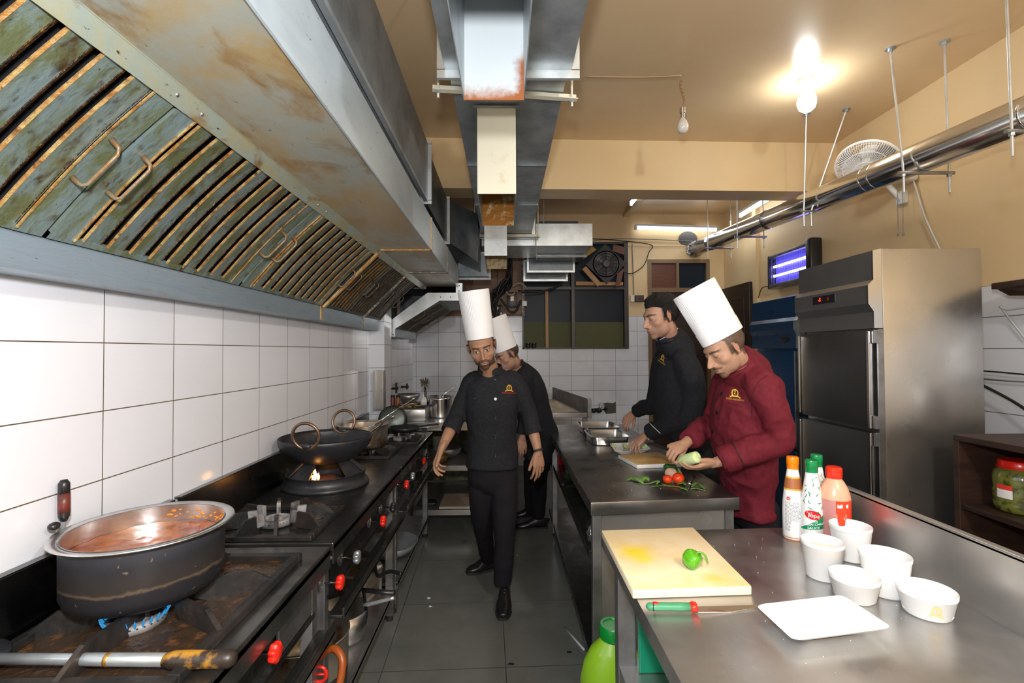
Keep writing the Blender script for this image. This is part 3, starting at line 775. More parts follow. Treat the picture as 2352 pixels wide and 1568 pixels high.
def seam(h, y0, y1, mat=rust_edge):
    m = MB(); m.box(-.73, -.429, y0, y1, 2.143, 2.151); m.box(-.436, -.428, y0, y1, 2.143, 2.34)
    obj('seam_flange', m, mat, h)
    m = MB(); s = V((.707, 0, -.707)) * .010
    a_, b_ = FB + s * .5, FT_ + s
    m.hexa([V((a_.x, y0, a_.z)), V((a_.x + .01, y0, a_.z - .01)), V((a_.x, y1, a_.z)), V((a_.x + .01, y1, a_.z - .01)),
            V((b_.x, y0, b_.z)), V((b_.x + .01, y0, b_.z - .01)), V((b_.x, y1, b_.z)), V((b_.x + .01, y1, b_.z - .01))])
    m.box(-1.082, -1.074, y0, y1, zg, zg2 + .004)
    obj('seam_strip', m, mat, h)
seam(h1, HY1 - .004, HY1 + .022)
seam(h2, HY2 - .004, HY2 + .020, M('dark_seam', (.2, .17, .13), .5, .4, var=(60, (.5, .45, .35), .5, .6)))
m = MB()
for y in (1.10, 1.19, 1.93, 2.02): m.ell((-.745, y, 2.138), .006, .006, .006, n=8, m=6)
obj('rivet', m, alu, h1, smooth=True)
m = MB(); m.box(-1.04, -.73, 4.479, 4.485, 2.13, 2.335); obj('end_panel', m, galv_dk, h3)
su = (FT_ - FB).normalized(); L_ = (FT_ - FB).length
nn = V((su.z, 0, -su.x))
def fpt(s, y, o=0.0):
    """point on the filter slope, s in 0..1 up the slope, bowed inwards"""
    bow = -.011 * math.sin(math.pi * s) ** 1.0
    return FB + su * (L_ * s) + nn * (o + bow) + V((0, y, 0))
handle_m = grease_mat('rusty_wire', (0.30, 0.24, 0.15), (0.25, 0.12, 0.05), (0.45, 0.33, 0.16), 14, (2, 2, 2), 0.3, 0.35)
baffle_m2 = grease_mat('dark_filter_baffle', (0.09, 0.10, 0.08), (0.05, 0.05, 0.03), (0.14, 0.09, 0.03), 6, (1.2, 2.4, 1.2), 0.5, 0.35)  # darker set of baffle, edge and handle colours for panels beyond the first seam
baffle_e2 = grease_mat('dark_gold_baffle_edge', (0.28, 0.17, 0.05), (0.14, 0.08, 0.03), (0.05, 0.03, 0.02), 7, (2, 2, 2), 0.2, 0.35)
baffle_e3 = grease_mat('dark_baffle_edge', (0.12, 0.10, 0.07), (0.05, 0.045, 0.035), (0.28, 0.2, 0.1), 7, (2, 2, 2), 0.3, 0.35)
handle_m2 = grease_mat('dark_wire', (0.14, 0.12, 0.09), (0.07, 0.05, 0.04), (0.2, 0.16, 0.1), 14, (2, 2, 2), 0.3, 0.35)
rust_dk = grease_mat('dark_rusty_grime', (0.10, 0.045, 0.015), (0.02, 0.012, 0.008), (0.35, 0.16, 0.03), 14, (2, 2, 2), 0.1, 0.2, (0.35, 0.6), (0.55, 0.7), 0.8)
def filter_panel(y0, y1, label, nb=8, frame=.085):
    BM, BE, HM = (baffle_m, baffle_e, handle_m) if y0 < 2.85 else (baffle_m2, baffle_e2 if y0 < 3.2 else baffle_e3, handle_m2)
    t = thing('filter_panel', label, 'filter', (-.92, (y0 + y1) / 2, 1.98), 'baffle filters slotted in the hood')
    NS = 12
    def strip(m, ya, yb, o0, o1, th, s0=0.0, s1=1.0):
        rows = []
        for i in range(NS + 1):
            s = s0 + (s1 - s0) * i / NS
            rows.append([m.bm.verts.new(q) for q in (fpt(s, ya, o0), fpt(s, yb, o1), fpt(s, yb, o1 - th), fpt(s, ya, o0 - th))])
        for a, b in zip(rows, rows[1:]): m.bridge(a, b)
        m.face(rows[0]); m.face(rows[-1])
    fr = MB(); bf = MB(); ed = MB(); gr = MB()
    strip(fr, y0 + .004, y0 + frame, .004, .004, .012); strip(fr, y1 - frame, y1 - .004, .004, .004, .012)
    strip(fr, y0 + .004, y1 - .004, .003, .003, .012, 0, .035); strip(fr, y0 + .004, y1 - .004, .003, .003, .012, .965, 1)
    n0, n1 = y0 + frame, y1 - frame
    pw = (n1 - n0) / nb
    for i in range(nb):
        a = n0 + pw * (i + .26); b = n0 + pw * (i + 1.0)
        strip(bf, a + .002, b - .001, .004, -.002, .004, .03, .97)
        strip(ed, a - .002, a + .003, .003, .005, .003, .03, .97)
        strip(gr, b - .001, b + .007, .001, -.003, .004, .03, .97)
    strip(ed, y0 + frame - .004, y0 + frame, .008, .008, .006, .02, .98)
    strip(ed, y1 - frame, y1 - frame + .004, .008, .008, .006, .02, .98)
    obj('frame', fr, BM, t, auto=30); obj('baffles', bf, BM, t, auto=30); obj('lips', ed, BE, t, auto=30); obj('grime_ridges', gr, rust_dk, t, auto=30)
    bk = MB(); strip(bk, n0 - .01, n1 + .01, -.028, -.028, .003); obj('rear_baffle', bk, soot, t)
    for yh in (y0 + .045, y1 - .045):
        m = MB(); P = []
        for s, o in ((.36, .004), (.365, .03), (.39, .038), (.60, .038), (.625, .03), (.63, .004)): P.append(fpt(s, yh, o))
        m.tube(P, .0042, 8, radii=[.008, .0045, .004, .004, .0045, .008])
        obj('handle', m, HM, t, smooth=True)
    return t
bounds = [(-.34, .31), (.315, 1.13), (1.135, 1.955), (1.96, 2.83), (2.87, 3.26), (3.265, 3.65), (3.69, 4.16)]
labs = ['baffle filter nearest the camera, at the top left corner', 'first wide baffle filter with open dark slots, at the top left', 'baffle filter between the two pairs of wire handles',
        'baffle filter just before the orange rusty seam', 'narrow baffle filter just beyond the orange rusty seam', 'narrow baffle filter before the dark second seam', 'dark baffle filter at the far end of the long hood']
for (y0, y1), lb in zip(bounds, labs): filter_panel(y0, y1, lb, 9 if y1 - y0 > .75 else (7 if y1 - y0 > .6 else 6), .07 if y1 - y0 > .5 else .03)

# main duct running along on top of the hood
t = thing('hood_duct', 'long grey rectangular duct running above the stove hood', 'duct', (-.8, 1.5, 2.5))
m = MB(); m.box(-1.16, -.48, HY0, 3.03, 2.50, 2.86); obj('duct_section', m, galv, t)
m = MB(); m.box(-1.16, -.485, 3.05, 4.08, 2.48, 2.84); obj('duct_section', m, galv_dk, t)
def flange(t, x0, x1, z0, z1, y, w_=.03, th=.012, mat=galv_lt, name='flange'):
    m = MB()
    m.box(x0 - w_, x1 + w_, y, y + th, z0 - w_, z0 + .003); m.box(x0 - w_, x1 + w_, y, y + th, z1 - .003, z1 + w_)
    m.box(x0 - w_, x0 + .003, y, y + th, z0, z1); m.box(x1 - .003, x1 + w_, y, y + th, z0, z1)
    return obj(name, m, mat, t)
flange(t, -1.16, -.48, 2.50, 2.86, 3.03, .022); flange(t, -1.16, -.485, 2.48, 2.84, 4.08, .022)
m = MB(); m.box(-.50, -.478, HY0, 3.03, 2.485, 2.503); obj('edge_strip', m, galv_lt, t)
m = MB(); m.prism([(-1.0, 2.335), (-.56, 2.335), (-.56, 2.5), (-1.0, 2.5)], HY0 + .1, 3.0); obj('plenum', m, galv_dk, t)
# elbow branch from the hood duct to the central duct
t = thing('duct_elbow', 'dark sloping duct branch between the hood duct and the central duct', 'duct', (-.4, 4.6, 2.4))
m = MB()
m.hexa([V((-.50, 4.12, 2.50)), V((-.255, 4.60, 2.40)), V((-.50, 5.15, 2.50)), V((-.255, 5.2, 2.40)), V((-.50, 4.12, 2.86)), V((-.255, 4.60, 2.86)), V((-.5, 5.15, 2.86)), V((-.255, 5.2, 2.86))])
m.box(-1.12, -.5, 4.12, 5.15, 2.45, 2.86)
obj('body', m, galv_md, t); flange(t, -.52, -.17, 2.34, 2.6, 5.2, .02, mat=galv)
m = MB(); m.box(-.52, -.17, 5.22, 5.5, 2.36, 2.6); obj('rear_body', m, galv_md, t)

# second small hood beyond the pillar
t = thing('extraction_hood', 'smaller hood with a bright galvanised end frame, beyond the tiled pillar', 'hood', (-.8, 4.9, 1.7))
Y2 = 4.50
K = Y2 / 4.25
P2 = [(885, 773), (885, 745), (982, 672), (1047, 672), (1047, 650), (1062, 650), (1062, 690), (1010, 690), (907, 755), (907, 773)]
pp = [at(x, y, Y=Y2) for x, y in P2]
m = MB(); m.poly(pp, .012, (0, 1, 0)); obj('end_frame', m, galv_lt, t)
m = MB()
for q in ((1012, 682), (1035, 682), (1054, 682), (1054, 668), (1055, 656), (893, 768), (903, 768)): m.ell(at(q[0], q[1], Y=Y2 - .002), .006, .004, .006, n=8, m=5)
obj('rivet', m, soot, t)
gx, gz = pp[-1].x, pp[-1].z; g2 = pp[-2]; p3 = pp[-3]; p4 = pp[-4]; e5 = pp[5]
m = MB(); m.sheet([(-1.16, gz), (gx, gz), (gx, g2.z), (gx - .02, g2.z)], Y2 + .012, 5.55, .003); obj('gutter', m, gutter_m, t)
m = MB(); m.sheet([(p3.x - .02, p3.z - .01), (p3.x, p3.z), (p4.x, p4.z), (p4.x, e5.z)], Y2 + .012, 5.55, .003); obj('underside', m, galv_dk, t)
m = MB(); m.box(-1.18, p4.x, Y2 + .012, 5.55, e5.z, e5.z + .004); m.box(-1.24, -1.236, Y2 + .012, 5.55, gz, e5.z); obj('shell', m, soot, t)
m = MB(); m.poly([V((-1.2, 5.55, gz)), V((gx, 5.55, gz)), V((gx, 5.55, g2.z)), V((p3.x, 5.55, p3.z)), V((p4.x, 5.55, p4.z)), V((p4.x, 5.55, e5.z)), V((-1.2, 5.55, e5.z))], .004, (0, 1, 0)); obj('end_panel', m, galv_dk, t)
_FB, _FT = FB, FT_
FB, FT_ = V((gx - .004, 0, g2.z + .004)), V((p3.x - .004, 0, p3.z - .004)); su = (FT_ - FB).normalized(); L_ = (FT_ - FB).length; nn = V((su.z, 0, -su.x))
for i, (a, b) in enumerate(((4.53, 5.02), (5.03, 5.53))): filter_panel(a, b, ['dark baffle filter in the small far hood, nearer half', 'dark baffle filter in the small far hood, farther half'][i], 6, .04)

# ================================================================ central ceiling duct with outlet chutes
cx0, cx1, cz0, cz1 = -.25, .29, 2.75, 3.08
t = thing('central_duct', 'large grey rectangular duct slung under the ceiling along the aisle', 'duct', (.02, 2.5, 2.75))
m = MB(); m.box(cx0, cx1, -.9, 2.04, cz0, cz1); obj('duct_section', m, galv, t)
m = MB(); m.box(cx0 + .012, cx1 - .012, 2.06, 5.05, cz0 + .01, cz1 - .01); obj('duct_section', m, galv, t)
flange(t, cx0, cx1, cz0, cz1, 2.04, .035, .018, galv_lt)
m = MB()
for y in (1.2, 3.1, 3.95): m.box(cx0 + .01, cx1 - .01, y, y + .006, cz0 - .004, cz1 + .002)
obj('seam_rib', m, galv_dk, t)
flange(t, cx0, cx1, cz0, cz1, 5.0, .03, .018, galv_lt)
for i, (pl, pr, z) in enumerate((((993, 203), (1328, 226), 2.72), ((1083, 552), (1230, 553), 2.72))):
    l, r_ = at(pl[0], pl[1], Z=z), at(pr[0], pr[1], Z=z)
    if i: l.x, r_.x = cx0 - .08, cx1 + .08; l.y = r_.y = 4.93
    g = thing('duct_hanger', ['cream angle bar hanger under the central duct, nearest the camera', 'pale angle bar hanger at the far end of the central duct'][i], 'hanger', (l + r_) / 2, 'angle bars under the central duct')
    d = (r_ - l).normalized(); s = V((-d.y, d.x, 0))
    m = MB()
    for a_, b_, c_, e_ in ((0, .035, 0, .003), (.032, .035, 0, .035)):
        m.hexa([l + s * a_ + V((0, 0, c_)), r_ + s * a_ + V((0, 0, c_)), l + s * b_ + V((0, 0, c_)), r_ + s * b_ + V((0, 0, c_)), l + s * a_ + V((0, 0, e_)), r_ + s * a_ + V((0, 0, e_)), l + s * b_ + V((0, 0, e_)), r_ + s * b_ + V((0, 0, e_))])
    obj('angle_bar', m, cream, g)
    for q in (l + d * .025 + s * .018, r_ - d * .025 + s * .018):
        m = MB(); m.cyl(q - V((0, 0, .03)), V((q.x, q.y, ZC)), .0055, 8); obj('rod', m, cream, g)
        m = MB(); m.cyl(q - V((0, 0, .012)), q, .011, 6); obj('nut', m, galv, g)
def chute_mat():
    m = bpy.data.materials.new('chute_white_with_rust'); t_, p = nt(m)
    tc = N(t_, 'ShaderNodeTexCoord'); sp = N(t_, 'ShaderNodeSeparateXYZ'); t_.links.new(tc.outputs['Object'], sp.inputs[0])
    ns = N(t_, 'ShaderNodeTexNoise'); sock(ns, Scale=22.0, Detail=8.0, Roughness=.7); t_.links.new(tc.outputs['Object'], ns.inputs['Vector'])
    def mr(s, a, b):
        n = N(t_, 'ShaderNodeMapRange'); sock(n, From_Min=a, From_Max=b, To_Min=1.0, To_Max=0.0); t_.links.new(s, n.inputs['Value']); return n.outputs[0]
    a_ = mr(sp.outputs[2], 0.0, 0.085); 
    n2 = N(t_, 'ShaderNodeMapRange'); sock(n2, From_Min=.03, From_Max=.088); t_.links.new(sp.outputs[0], n2.inputs['Value'])
    z2 = mr(sp.outputs[2], .10, .23)
    mu = N(t_, 'ShaderNodeMath', operation='MULTIPLY'); t_.links.new(n2.outputs[0], mu.inputs[0]); t_.links.new(z2, mu.inputs[1])
    mx = N(t_, 'ShaderNodeMath', operation='MAXIMUM'); t_.links.new(a_, mx.inputs[0]); t_.links.new(mu.outputs[0], mx.inputs[1])
    ad = N(t_, 'ShaderNodeMath', operation='ADD'); t_.links.new(mx.outputs[0], ad.inputs[0]); t_.links.new(ns.outputs['Fac'], ad.inputs[1])
    f = N(t_, 'ShaderNodeMapRange'); sock(f, From_Min=.95, From_Max=1.45); t_.links.new(ad.outputs[0], f.inputs['Value'])
    c = N(t_, 'ShaderNodeMix', data_type='RGBA'); c.inputs[6].default_value = (.72, .78, .80, 1); c.inputs[7].default_value = (.40, .13, .04, 1)
    t_.links.new(f.outputs[0], c.inputs[0]); t_.links.new(c.outputs[2], p.inputs['Base Color'])
    p.inputs['Roughness'].default_value = .45; p.inputs['Metallic'].default_value = .15
    return m
chm = chute_mat()
def chute(y0, y1, xc, w_, zb0, zb1, label, back, front=cream):
    t = thing('air_outlet', label, 'air outlet', (xc, y1, zb1), 'outlet boxes hanging from the central duct')
    x0, x1 = xc - w_ / 2, xc + w_ / 2; th = .003
    m = MB(); m.box(x0, x1, y0, y0 + th, zb0, cz0); obj('front_plate', m, front, t)
    m = MB(); m.box(x0 + th, x1 - th, y1 - th, y1, zb1, cz0 - .001); obj('back_plate', m, back, t)
    for s in (x0, x1 - th):
        m = MB(); m.hexa([V((s, y0 + th, zb0)), V((s + th, y0 + th, zb0)), V((s, y1, zb1)), V((s + th, y1, zb1)), V((s, y0 + th, cz0)), V((s + th, y0 + th, cz0)), V((s, y1, cz0)), V((s + th, y1, cz0))]); obj('side_plate', m, galv, t)
    m = MB(); m.box(x0 - .02, x1 + .02, y0 - .02, y0, cz0 - .004, cz0); obj('collar', m, galv, t)
    return t
chute(.95, 1.467, -.03, .187, 2.318, 2.318, 'nearest outlet box under the central duct, white inside with orange rust', chm)
chute(2.36, 2.87, -.037, .19, 2.322, 2.298, 'middle outlet box of the central duct with a cream front and rusty inside', rusty)
chute(4.05, 4.52, -.075, .19, 2.352, 2.32, 'farthest outlet box of the central duct, above the men', M('greasy_cream', (.65, .5, .25), .4, var=(30, (.4, .2, .06), .5, .6)), galv_lt)

# ducts at the far end
t = thing('cross_duct', 'bright galvanised box duct turning right at the end of the central duct', 'duct', (.6, 5.3, 2.65))
q0, q1 = at(1222, 512, Y=5.05), at(1362, 563, Y=5.05)
m = MB(); m.box(.30, q1.x, 5.07, 5.75, q1.z, q0.z, .002); m.box(-.24, .30, 5.06, 5.75, q1.z, q0.z - .03); obj('body', m, galv_lt, t)
m = MB(); m.box(.35, .8, 5.2, 5.7, q0.z, q0.z + .06, .004); obj('cap', m, soot, t)
for x in (.33, .42): m = MB(); m.cyl((x, 5.15, q0.z), (x, 5.15, ZC), .006, 6); obj('hanger_rod', m, galv, t)
m = MB(); m.cyl((.33, 5.04, q1.z - .15), (.33, 5.04, q0.z + .02), .004, 6); obj('hanger_rod', m, galv, t)
t = thing('drop_duct', 'stacked dark box ducts with bright flanges below the cross duct', 'duct', (.5, 5.8, 2.3))
def px_rect(x0, y0, x1, y1, Y): a_ = at(x0, y0, Y=Y); b_ = at(x1, y1, Y=Y); return min(a_.x, b_.x), max(a_.x, b_.x), min(a_.z, b_.z), max(a_.z, b_.z)
r1 = px_rect(1233, 588, 1345, 560, 5.5); r2 = px_rect(1214, 622, 1316, 585, 5.9); r3 = px_rect(1206, 642, 1300, 600, 6.2)
m = MB(); m.box(r1[0], r1[1], 5.5, 5.9, r1[2], q1.z - .002); obj('body', m, galv_dk, t); flange(t, r1[0], r1[1], r1[2], q1.z - .03, 5.49, .012, .02, galv_lt)
m = MB(); m.box(r2[0], r2[1], 5.9, 6.2, r2[2], r2[3]); obj('body', m, galv_dk, t); flange(t, r2[0], r2[1], r2[2], r2[3], 5.89, .02, .02, galv_lt)
m = MB(); m.box(r3[0], r3[1], 6.2, 6.5, r3[2], r3[3]); obj('body', m, galv_dk, t); flange(t, r3[0], r3[1], r3[2], r3[3], 6.19, .022, .02, galv_lt)
# big dark exhaust fan set diagonally in the window
fc2 = at(1392, 606, Y=6.42)
t = thing('exhaust_fan', 'black square exhaust fan mounted diagonally in the upper window', 'fan', fc2)
m = MB(); r_ = .27
c4 = [fc2 + V((math.cos(k * math.pi / 2 + R(2)) * r_, 0, math.sin(k * math.pi / 2 + R(2)) * r_)) for k in range(4)]
m.poly(c4, .03, (0, 1, 0)); obj('frame_plate', m, M('fan_black', (.012, .012, .013), .45), t)
m = MB(); m.lathe([(.175, -.012), (.18, 0), (.17, .0), (.165, -.012)], fc2 - V((0, .0, 0)), 40, axis=(0, 1, 0), cap0=False, cap1=False)
for rr in (.06, .10, .14): m.tube([fc2 + V((rr * math.cos(i / 32 * 6.283), -.025, rr * math.sin(i / 32 * 6.283))) for i in range(32)], .003, 5, closed=True)
for i in range(8): a = i * math.pi / 4; m.tube([fc2 + V((.03 * math.cos(a), -.03, .03 * math.sin(a))), fc2 + V((.175 * math.cos(a), -.008, .175 * math.sin(a)))], .003, 5)
obj('guard', m, M('guard_black', (.015, .015, .017), .5), t)
m = MB(); m.lathe([(.0, -.05), (.045, -.045), (.05, -.01), (.05, 0)], fc2, 24, axis=(0, 1, 0)); obj('motor', m, M('motor_grey', (.06, .06, .062), .4), t, auto=40)
m = MB()
for k in range(5):
    a = k * 1.2566; u_ = V((math.cos(a), 0, math.sin(a))); v_ = V((-math.sin(a), 0, math.cos(a)))
    m.poly([fc2 + u_ * .045 + v_ * -.02 + V((0, -.012, 0)), fc2 + u_ * .16 + v_ * -.045 + V((0, -.015, 0)), fc2 + u_ * .165 + v_ * .045 + V((0, -.006, 0)), fc2 + u_ * .045 + v_ * .02 + V((0, -.006, 0))], .002, (0, 1, 0))
obj('blades', m, M('blade_grey', (.05, .05, .055), .4), t)
def plank(P, label, mat=wood_lt, Y=6.40, th=.02):
    m = MB(); m.poly([at(x, y, Y=Y) for x, y in P], th, (0, 1, 0)); return tag(obj('wooden_batten', m, mat), label, 'batten', 'wood strips holding the exhaust fan')
plank([(1337, 618), (1346, 611), (1381, 650), (1373, 658)], 'pale wood strip nailed slanting under the left of the exhaust fan')
plank([(1338, 560), (1348, 556), (1370, 573), (1330, 602), (1322, 598)], 'yellowish wood strip at the upper left of the exhaust fan', M('yellow_wood', (.45, .27, .06), .6), 6.41)
plank([(1409, 561), (1436, 568), (1433, 585), (1407, 576)], 'broken brown wood piece at the upper right of the exhaust fan', wood_rd, 6.41)
plank([(1418, 628), (1434, 615), (1424, 656), (1414, 658)], 'dark brown wood strip at the lower right of the exhaust fan', wood_rd, 6.41)
plank([(1323, 646), (1431, 648), (1431, 655), (1323, 655)], 'level wood ledge below the exhaust fan', wood_lt, 6.44, .05)
m = MB(); q = at(1222, 795, Y=6.44)
t = thing('small_jar', 'small black jar on the window ledge, left of the pair', 'jar', at(1213, 801, Y=6.49), 'black jars on the window ledge')
def sj(t, x):
    c = V((x, 6.49, WZ0 + .02)); m = MB(); m.lathe([(.028, 0), (.03, .01), (.03, .035), (.02, .045)], c, 20); obj('body', m, blackp, t, auto=40)
    m = MB(); m.lathe([(.024, .045), (.034, .047), (.034, .062), (.0, .064)], c, 20); obj('lid', m, blackp, t, auto=40)
sj(t, q.x - .05)
t = thing('small_jar', 'small black jar on the window ledge, right of the pair', 'jar', at(1225, 801, Y=6.49), 'black jars on the window ledge'); sj(t, q.x + .03)
# electrical panel, breakers and bundle of cables on the back wall, left of the window
m = MB(); q = at(1180, 650, Y=YB); m.box(at(1140, 0, Y=YB).x, at(1198, 0, Y=YB).x, YB - .03, YB, TT + .03, 2.95, .004)
t = obj('electrical_board', m, M('brown_backing_board', (.30, .19, .12), .6, var=(4, (.2, .12, .08), .4, .7))); tag(t, 'brown backing board with breakers left of the window', 'board')
m = MB(); x0 = at(1194, 0, Y=YB).x; m.box(x0, x0 + .04, YB - .05, YB, TT, 3.0, .003); obj('batten', m, M('mottled_strip', (.4, .35, .27), .6, var=(40, (.08, .07, .06), .45, .55)), t)
for (cx, cy, w2, h2, lb) in ((1176, 689, 11, 17, 'larger dark grey breaker box on the board left of the window'), (1145, 710, 9, 9, 'small dark grey breaker below the cable bundle')):
    c = at(cx, cy, Y=YB - .05); s = 6.5 / 1110
    t = thing('breaker_box', lb, 'breaker', c)
    m = MB(); m.box(c.x - w2 * s, c.x + w2 * s, YB - .12, YB - .03, c.z - h2 * s, c.z + h2 * s, .008); obj('housing', m, M('breaker_grey', (.035, .04, .055), .4), t, auto=40)
    m = MB(); m.box(c.x - w2 * s * .35, c.x + w2 * s * .35, YB - .125, YB - .12, c.z - h2 * s * .2, c.z + h2 * s * .5, .002); obj('plate', m, M('brass_plate', (.4, .32, .2), .4, .6), t)
    if w2 < 10:
        m = MB()
        for k in range(3): m.box(c.x - .04 + k * .032, c.x - .02 + k * .032, YB - .118, YB - .05, c.z - h2 * s - .02, c.z - h2 * s + .004)
        obj('terminal', m, white_p, t)
rnd = random.Random(4)
cb0 = thing('cable_bundle', 'tangled bundle of black cables on the back wall above the men', 'cable', at(1165, 640, Y=6.4))
for k in range(15):
    P = [(1172 + rnd.uniform(-3, 4), 575 + rnd.uniform(-10, 5)), (1172 + rnd.uniform(-4, 4), 630), (1160 + rnd.uniform(-12, 14), 655 + rnd.uniform(-8, 10)), (1142 + rnd.uniform(-10, 12), 672 + rnd.uniform(-6, 8)), (1133 + rnd.uniform(-4, 8), 700 + rnd.uniform(-6, 6)), (1136 + rnd.uniform(0, 10), 726 + rnd.uniform(0, 10))]
    m = MB(); m.tube(spline([at(x, y, Y=6.38 + rnd.uniform(-.04, .06)) for x, y in P], 5), rnd.uniform(.010, .02), 7); obj('strand', m, cable, cb0, smooth=True)
for P in ([(1150, 686), (1160, 700), (1172, 716), (1185, 714), (1192, 700), (1196, 690)], [(1148, 700), (1146, 725), (1140, 736), (1132, 728)]):
    m = MB(); m.tube(spline(pxpath(P, 6.37), 6), .014, 8); obj('strand', m, cable, cb0, smooth=True)
for P in ([(1179, 658), (1188, 651), (1200, 652), (1211, 664)], [(1163, 670), (1168, 676), (1176, 677), (1183, 672)]):
    m = MB(); m.tube(spline(pxpath(P, 6.33), 6), .011, 8); obj('hose_loop', m, M('beige_hose', (.42, .34, .24), .5), cb0, smooth=True)
wire('cable', pxpath([(1190, 668), (1230, 670), (1275, 660), (1300, 640), (1306, 628)], 6.36), .013, cable, 'thick black cable sagging across the window top to the drop duct')
m = MB(); q = at(1205, 697, Y=YB - .05); m.box(q.x - .035, q.x + .03, YB - .08, YB - .03, q.z - .035, q.z + .035, .006); tag(obj('junction_box', m, white_p), 'small pale grey junction box at the left edge of the window', 'box')

# ================================================================ stoves
ZS = .87; SXF = -.615; SXB = -1.155
def knob(t, c, kind='red', base_x=SXF - .055):
    g = MB(); c = V(c)
    g.cyl((base_x, c.y, c.z), (c.x, c.y, c.z), .0045, 8); obj('knob_stem', g, chrome, t)
    g = MB()
    if kind == 'hole': 
        return
    n = 48
    g.lathe([(.0, -.012), (.018, -.012), (.024, -.006), (.024, .006), (.018, .012), (.0, .013)], c, n, axis=(1, 0, 0), wob=lambda a, h: 1 + .11 * math.cos(a * 7))
    obj('knob', g, {'red': redp, 'black': blackp, 'silver': galv}[kind], t, smooth=True)
def hole_ring(t, y, z):
    g = MB(); g.lathe([(.032, -.002), (.032, .003), (.018, .004), (.016, -.004)], (SXF - .051, y, z), 28, axis=(1, 0, 0)); obj('valve_bezel', g, steel_frame, t, auto=40)
def stove(y0, y1, label, cuts, near_open=False):
    t = thing('gas_stove', label, 'stove', (-.88, (y0 + y1) / 2, 0), 'stainless steel gas ranges in a row')
    m = MB()
    # top tray with raised front edge, cut in strips around the burner wells
    xs = SXF
    m.box(SXB, xs, y0, y1, ZS - .03, ZS, .004)
    m.box(xs - .004, xs, y0, y1, ZS - .075, ZS - .01, .001)
    obj('top_tray', m, steel_dark if not near_open else M('worn_stove_top', (.25, .25, .245), .3, .95, var=(7, (.12, .115, .11), .45, .7), rv=.08), t)
    m = MB(); m.box(SXB - .012, SXB + .003, y0, y1, ZS - .03, 1.035, .002); m.box(SXB - .022, SXB + .001, y0, y1, 1.032, 1.038); obj('backsplash', m, steel_back, t)
    m = MB(); m.box(SXF - .06, SXF - .055, y0 + .04, y1 - .04, .66, ZS - .03); m.box(SXF - .057, SXF - .037, y0 + .04, y1 - .04, .645, .665, .002); obj('front_panel', m, steel_dark, t)
    m = MB(); m.box(SXF - .03, SXF + .03, y0 + .03, y1 - .03, .585, .60, .004); m.box(SXF + .02, SXF + .03, y0 + .03, y1 - .03, .585, .625, .003); obj('drip_trough', m, steel_dark, t)
    for x in (SXF - .08, SXB + .05):
        for y in (y0 + .02, y1 - .06):
            m = MB(); m.box(x, x + .042, y, y + .042, .03, ZS - .03, .003); lg = obj('leg', m, steel_frame, t)
            m = MB(); m.cyl((x + .021, y + .021, 0), (x + .021, y + .021, .032), .02, 14); obj('rubber_foot', m, rubber, lg)
    m = MB(); m.box(SXB + .02, SXF - .03, y0 + .03, y1 - .03, .16, .175); m.box(SXF - .04, SXF - .03, y0 + .03, y1 - .03, .14, .18, .002); obj('lower_shelf', m, steel_frame, t)
    return t
s1 = stove(.62, 1.715, 'gas range nearest the camera, carrying the large curry pot', None, True)
s2 = stove(1.745, 2.875, 'middle gas range with the black wok on its ring burner', None)
s3 = stove(2.88, 4.12, 'farthest gas range in the row, next to the tiled pillar', None)
def knobs(t, L):
    for x, y, k in L:
        c = at(x, y, X=-.598)
        knob(t, c, k); hole_ring(t, c.y, c.z)
knobs(s1, [(632, 1498, 'red')])
knobs(s2, [(781, 1337, 'red'), (820, 1279, 'silver'), (880, 1196, 'red'), (903, 1165, 'black'), (934, 1112, 'red')])
knobs(s3, [(948, 1093, 'silver'), (974, 1059, 'red'), (982, 1048, 'black')])
m = MB(); m.box(SXF - .05, SXF - .04, 1.42, 1.66, .67, .80, .002); obj('side_window_frame', m, steel_frame, s1)

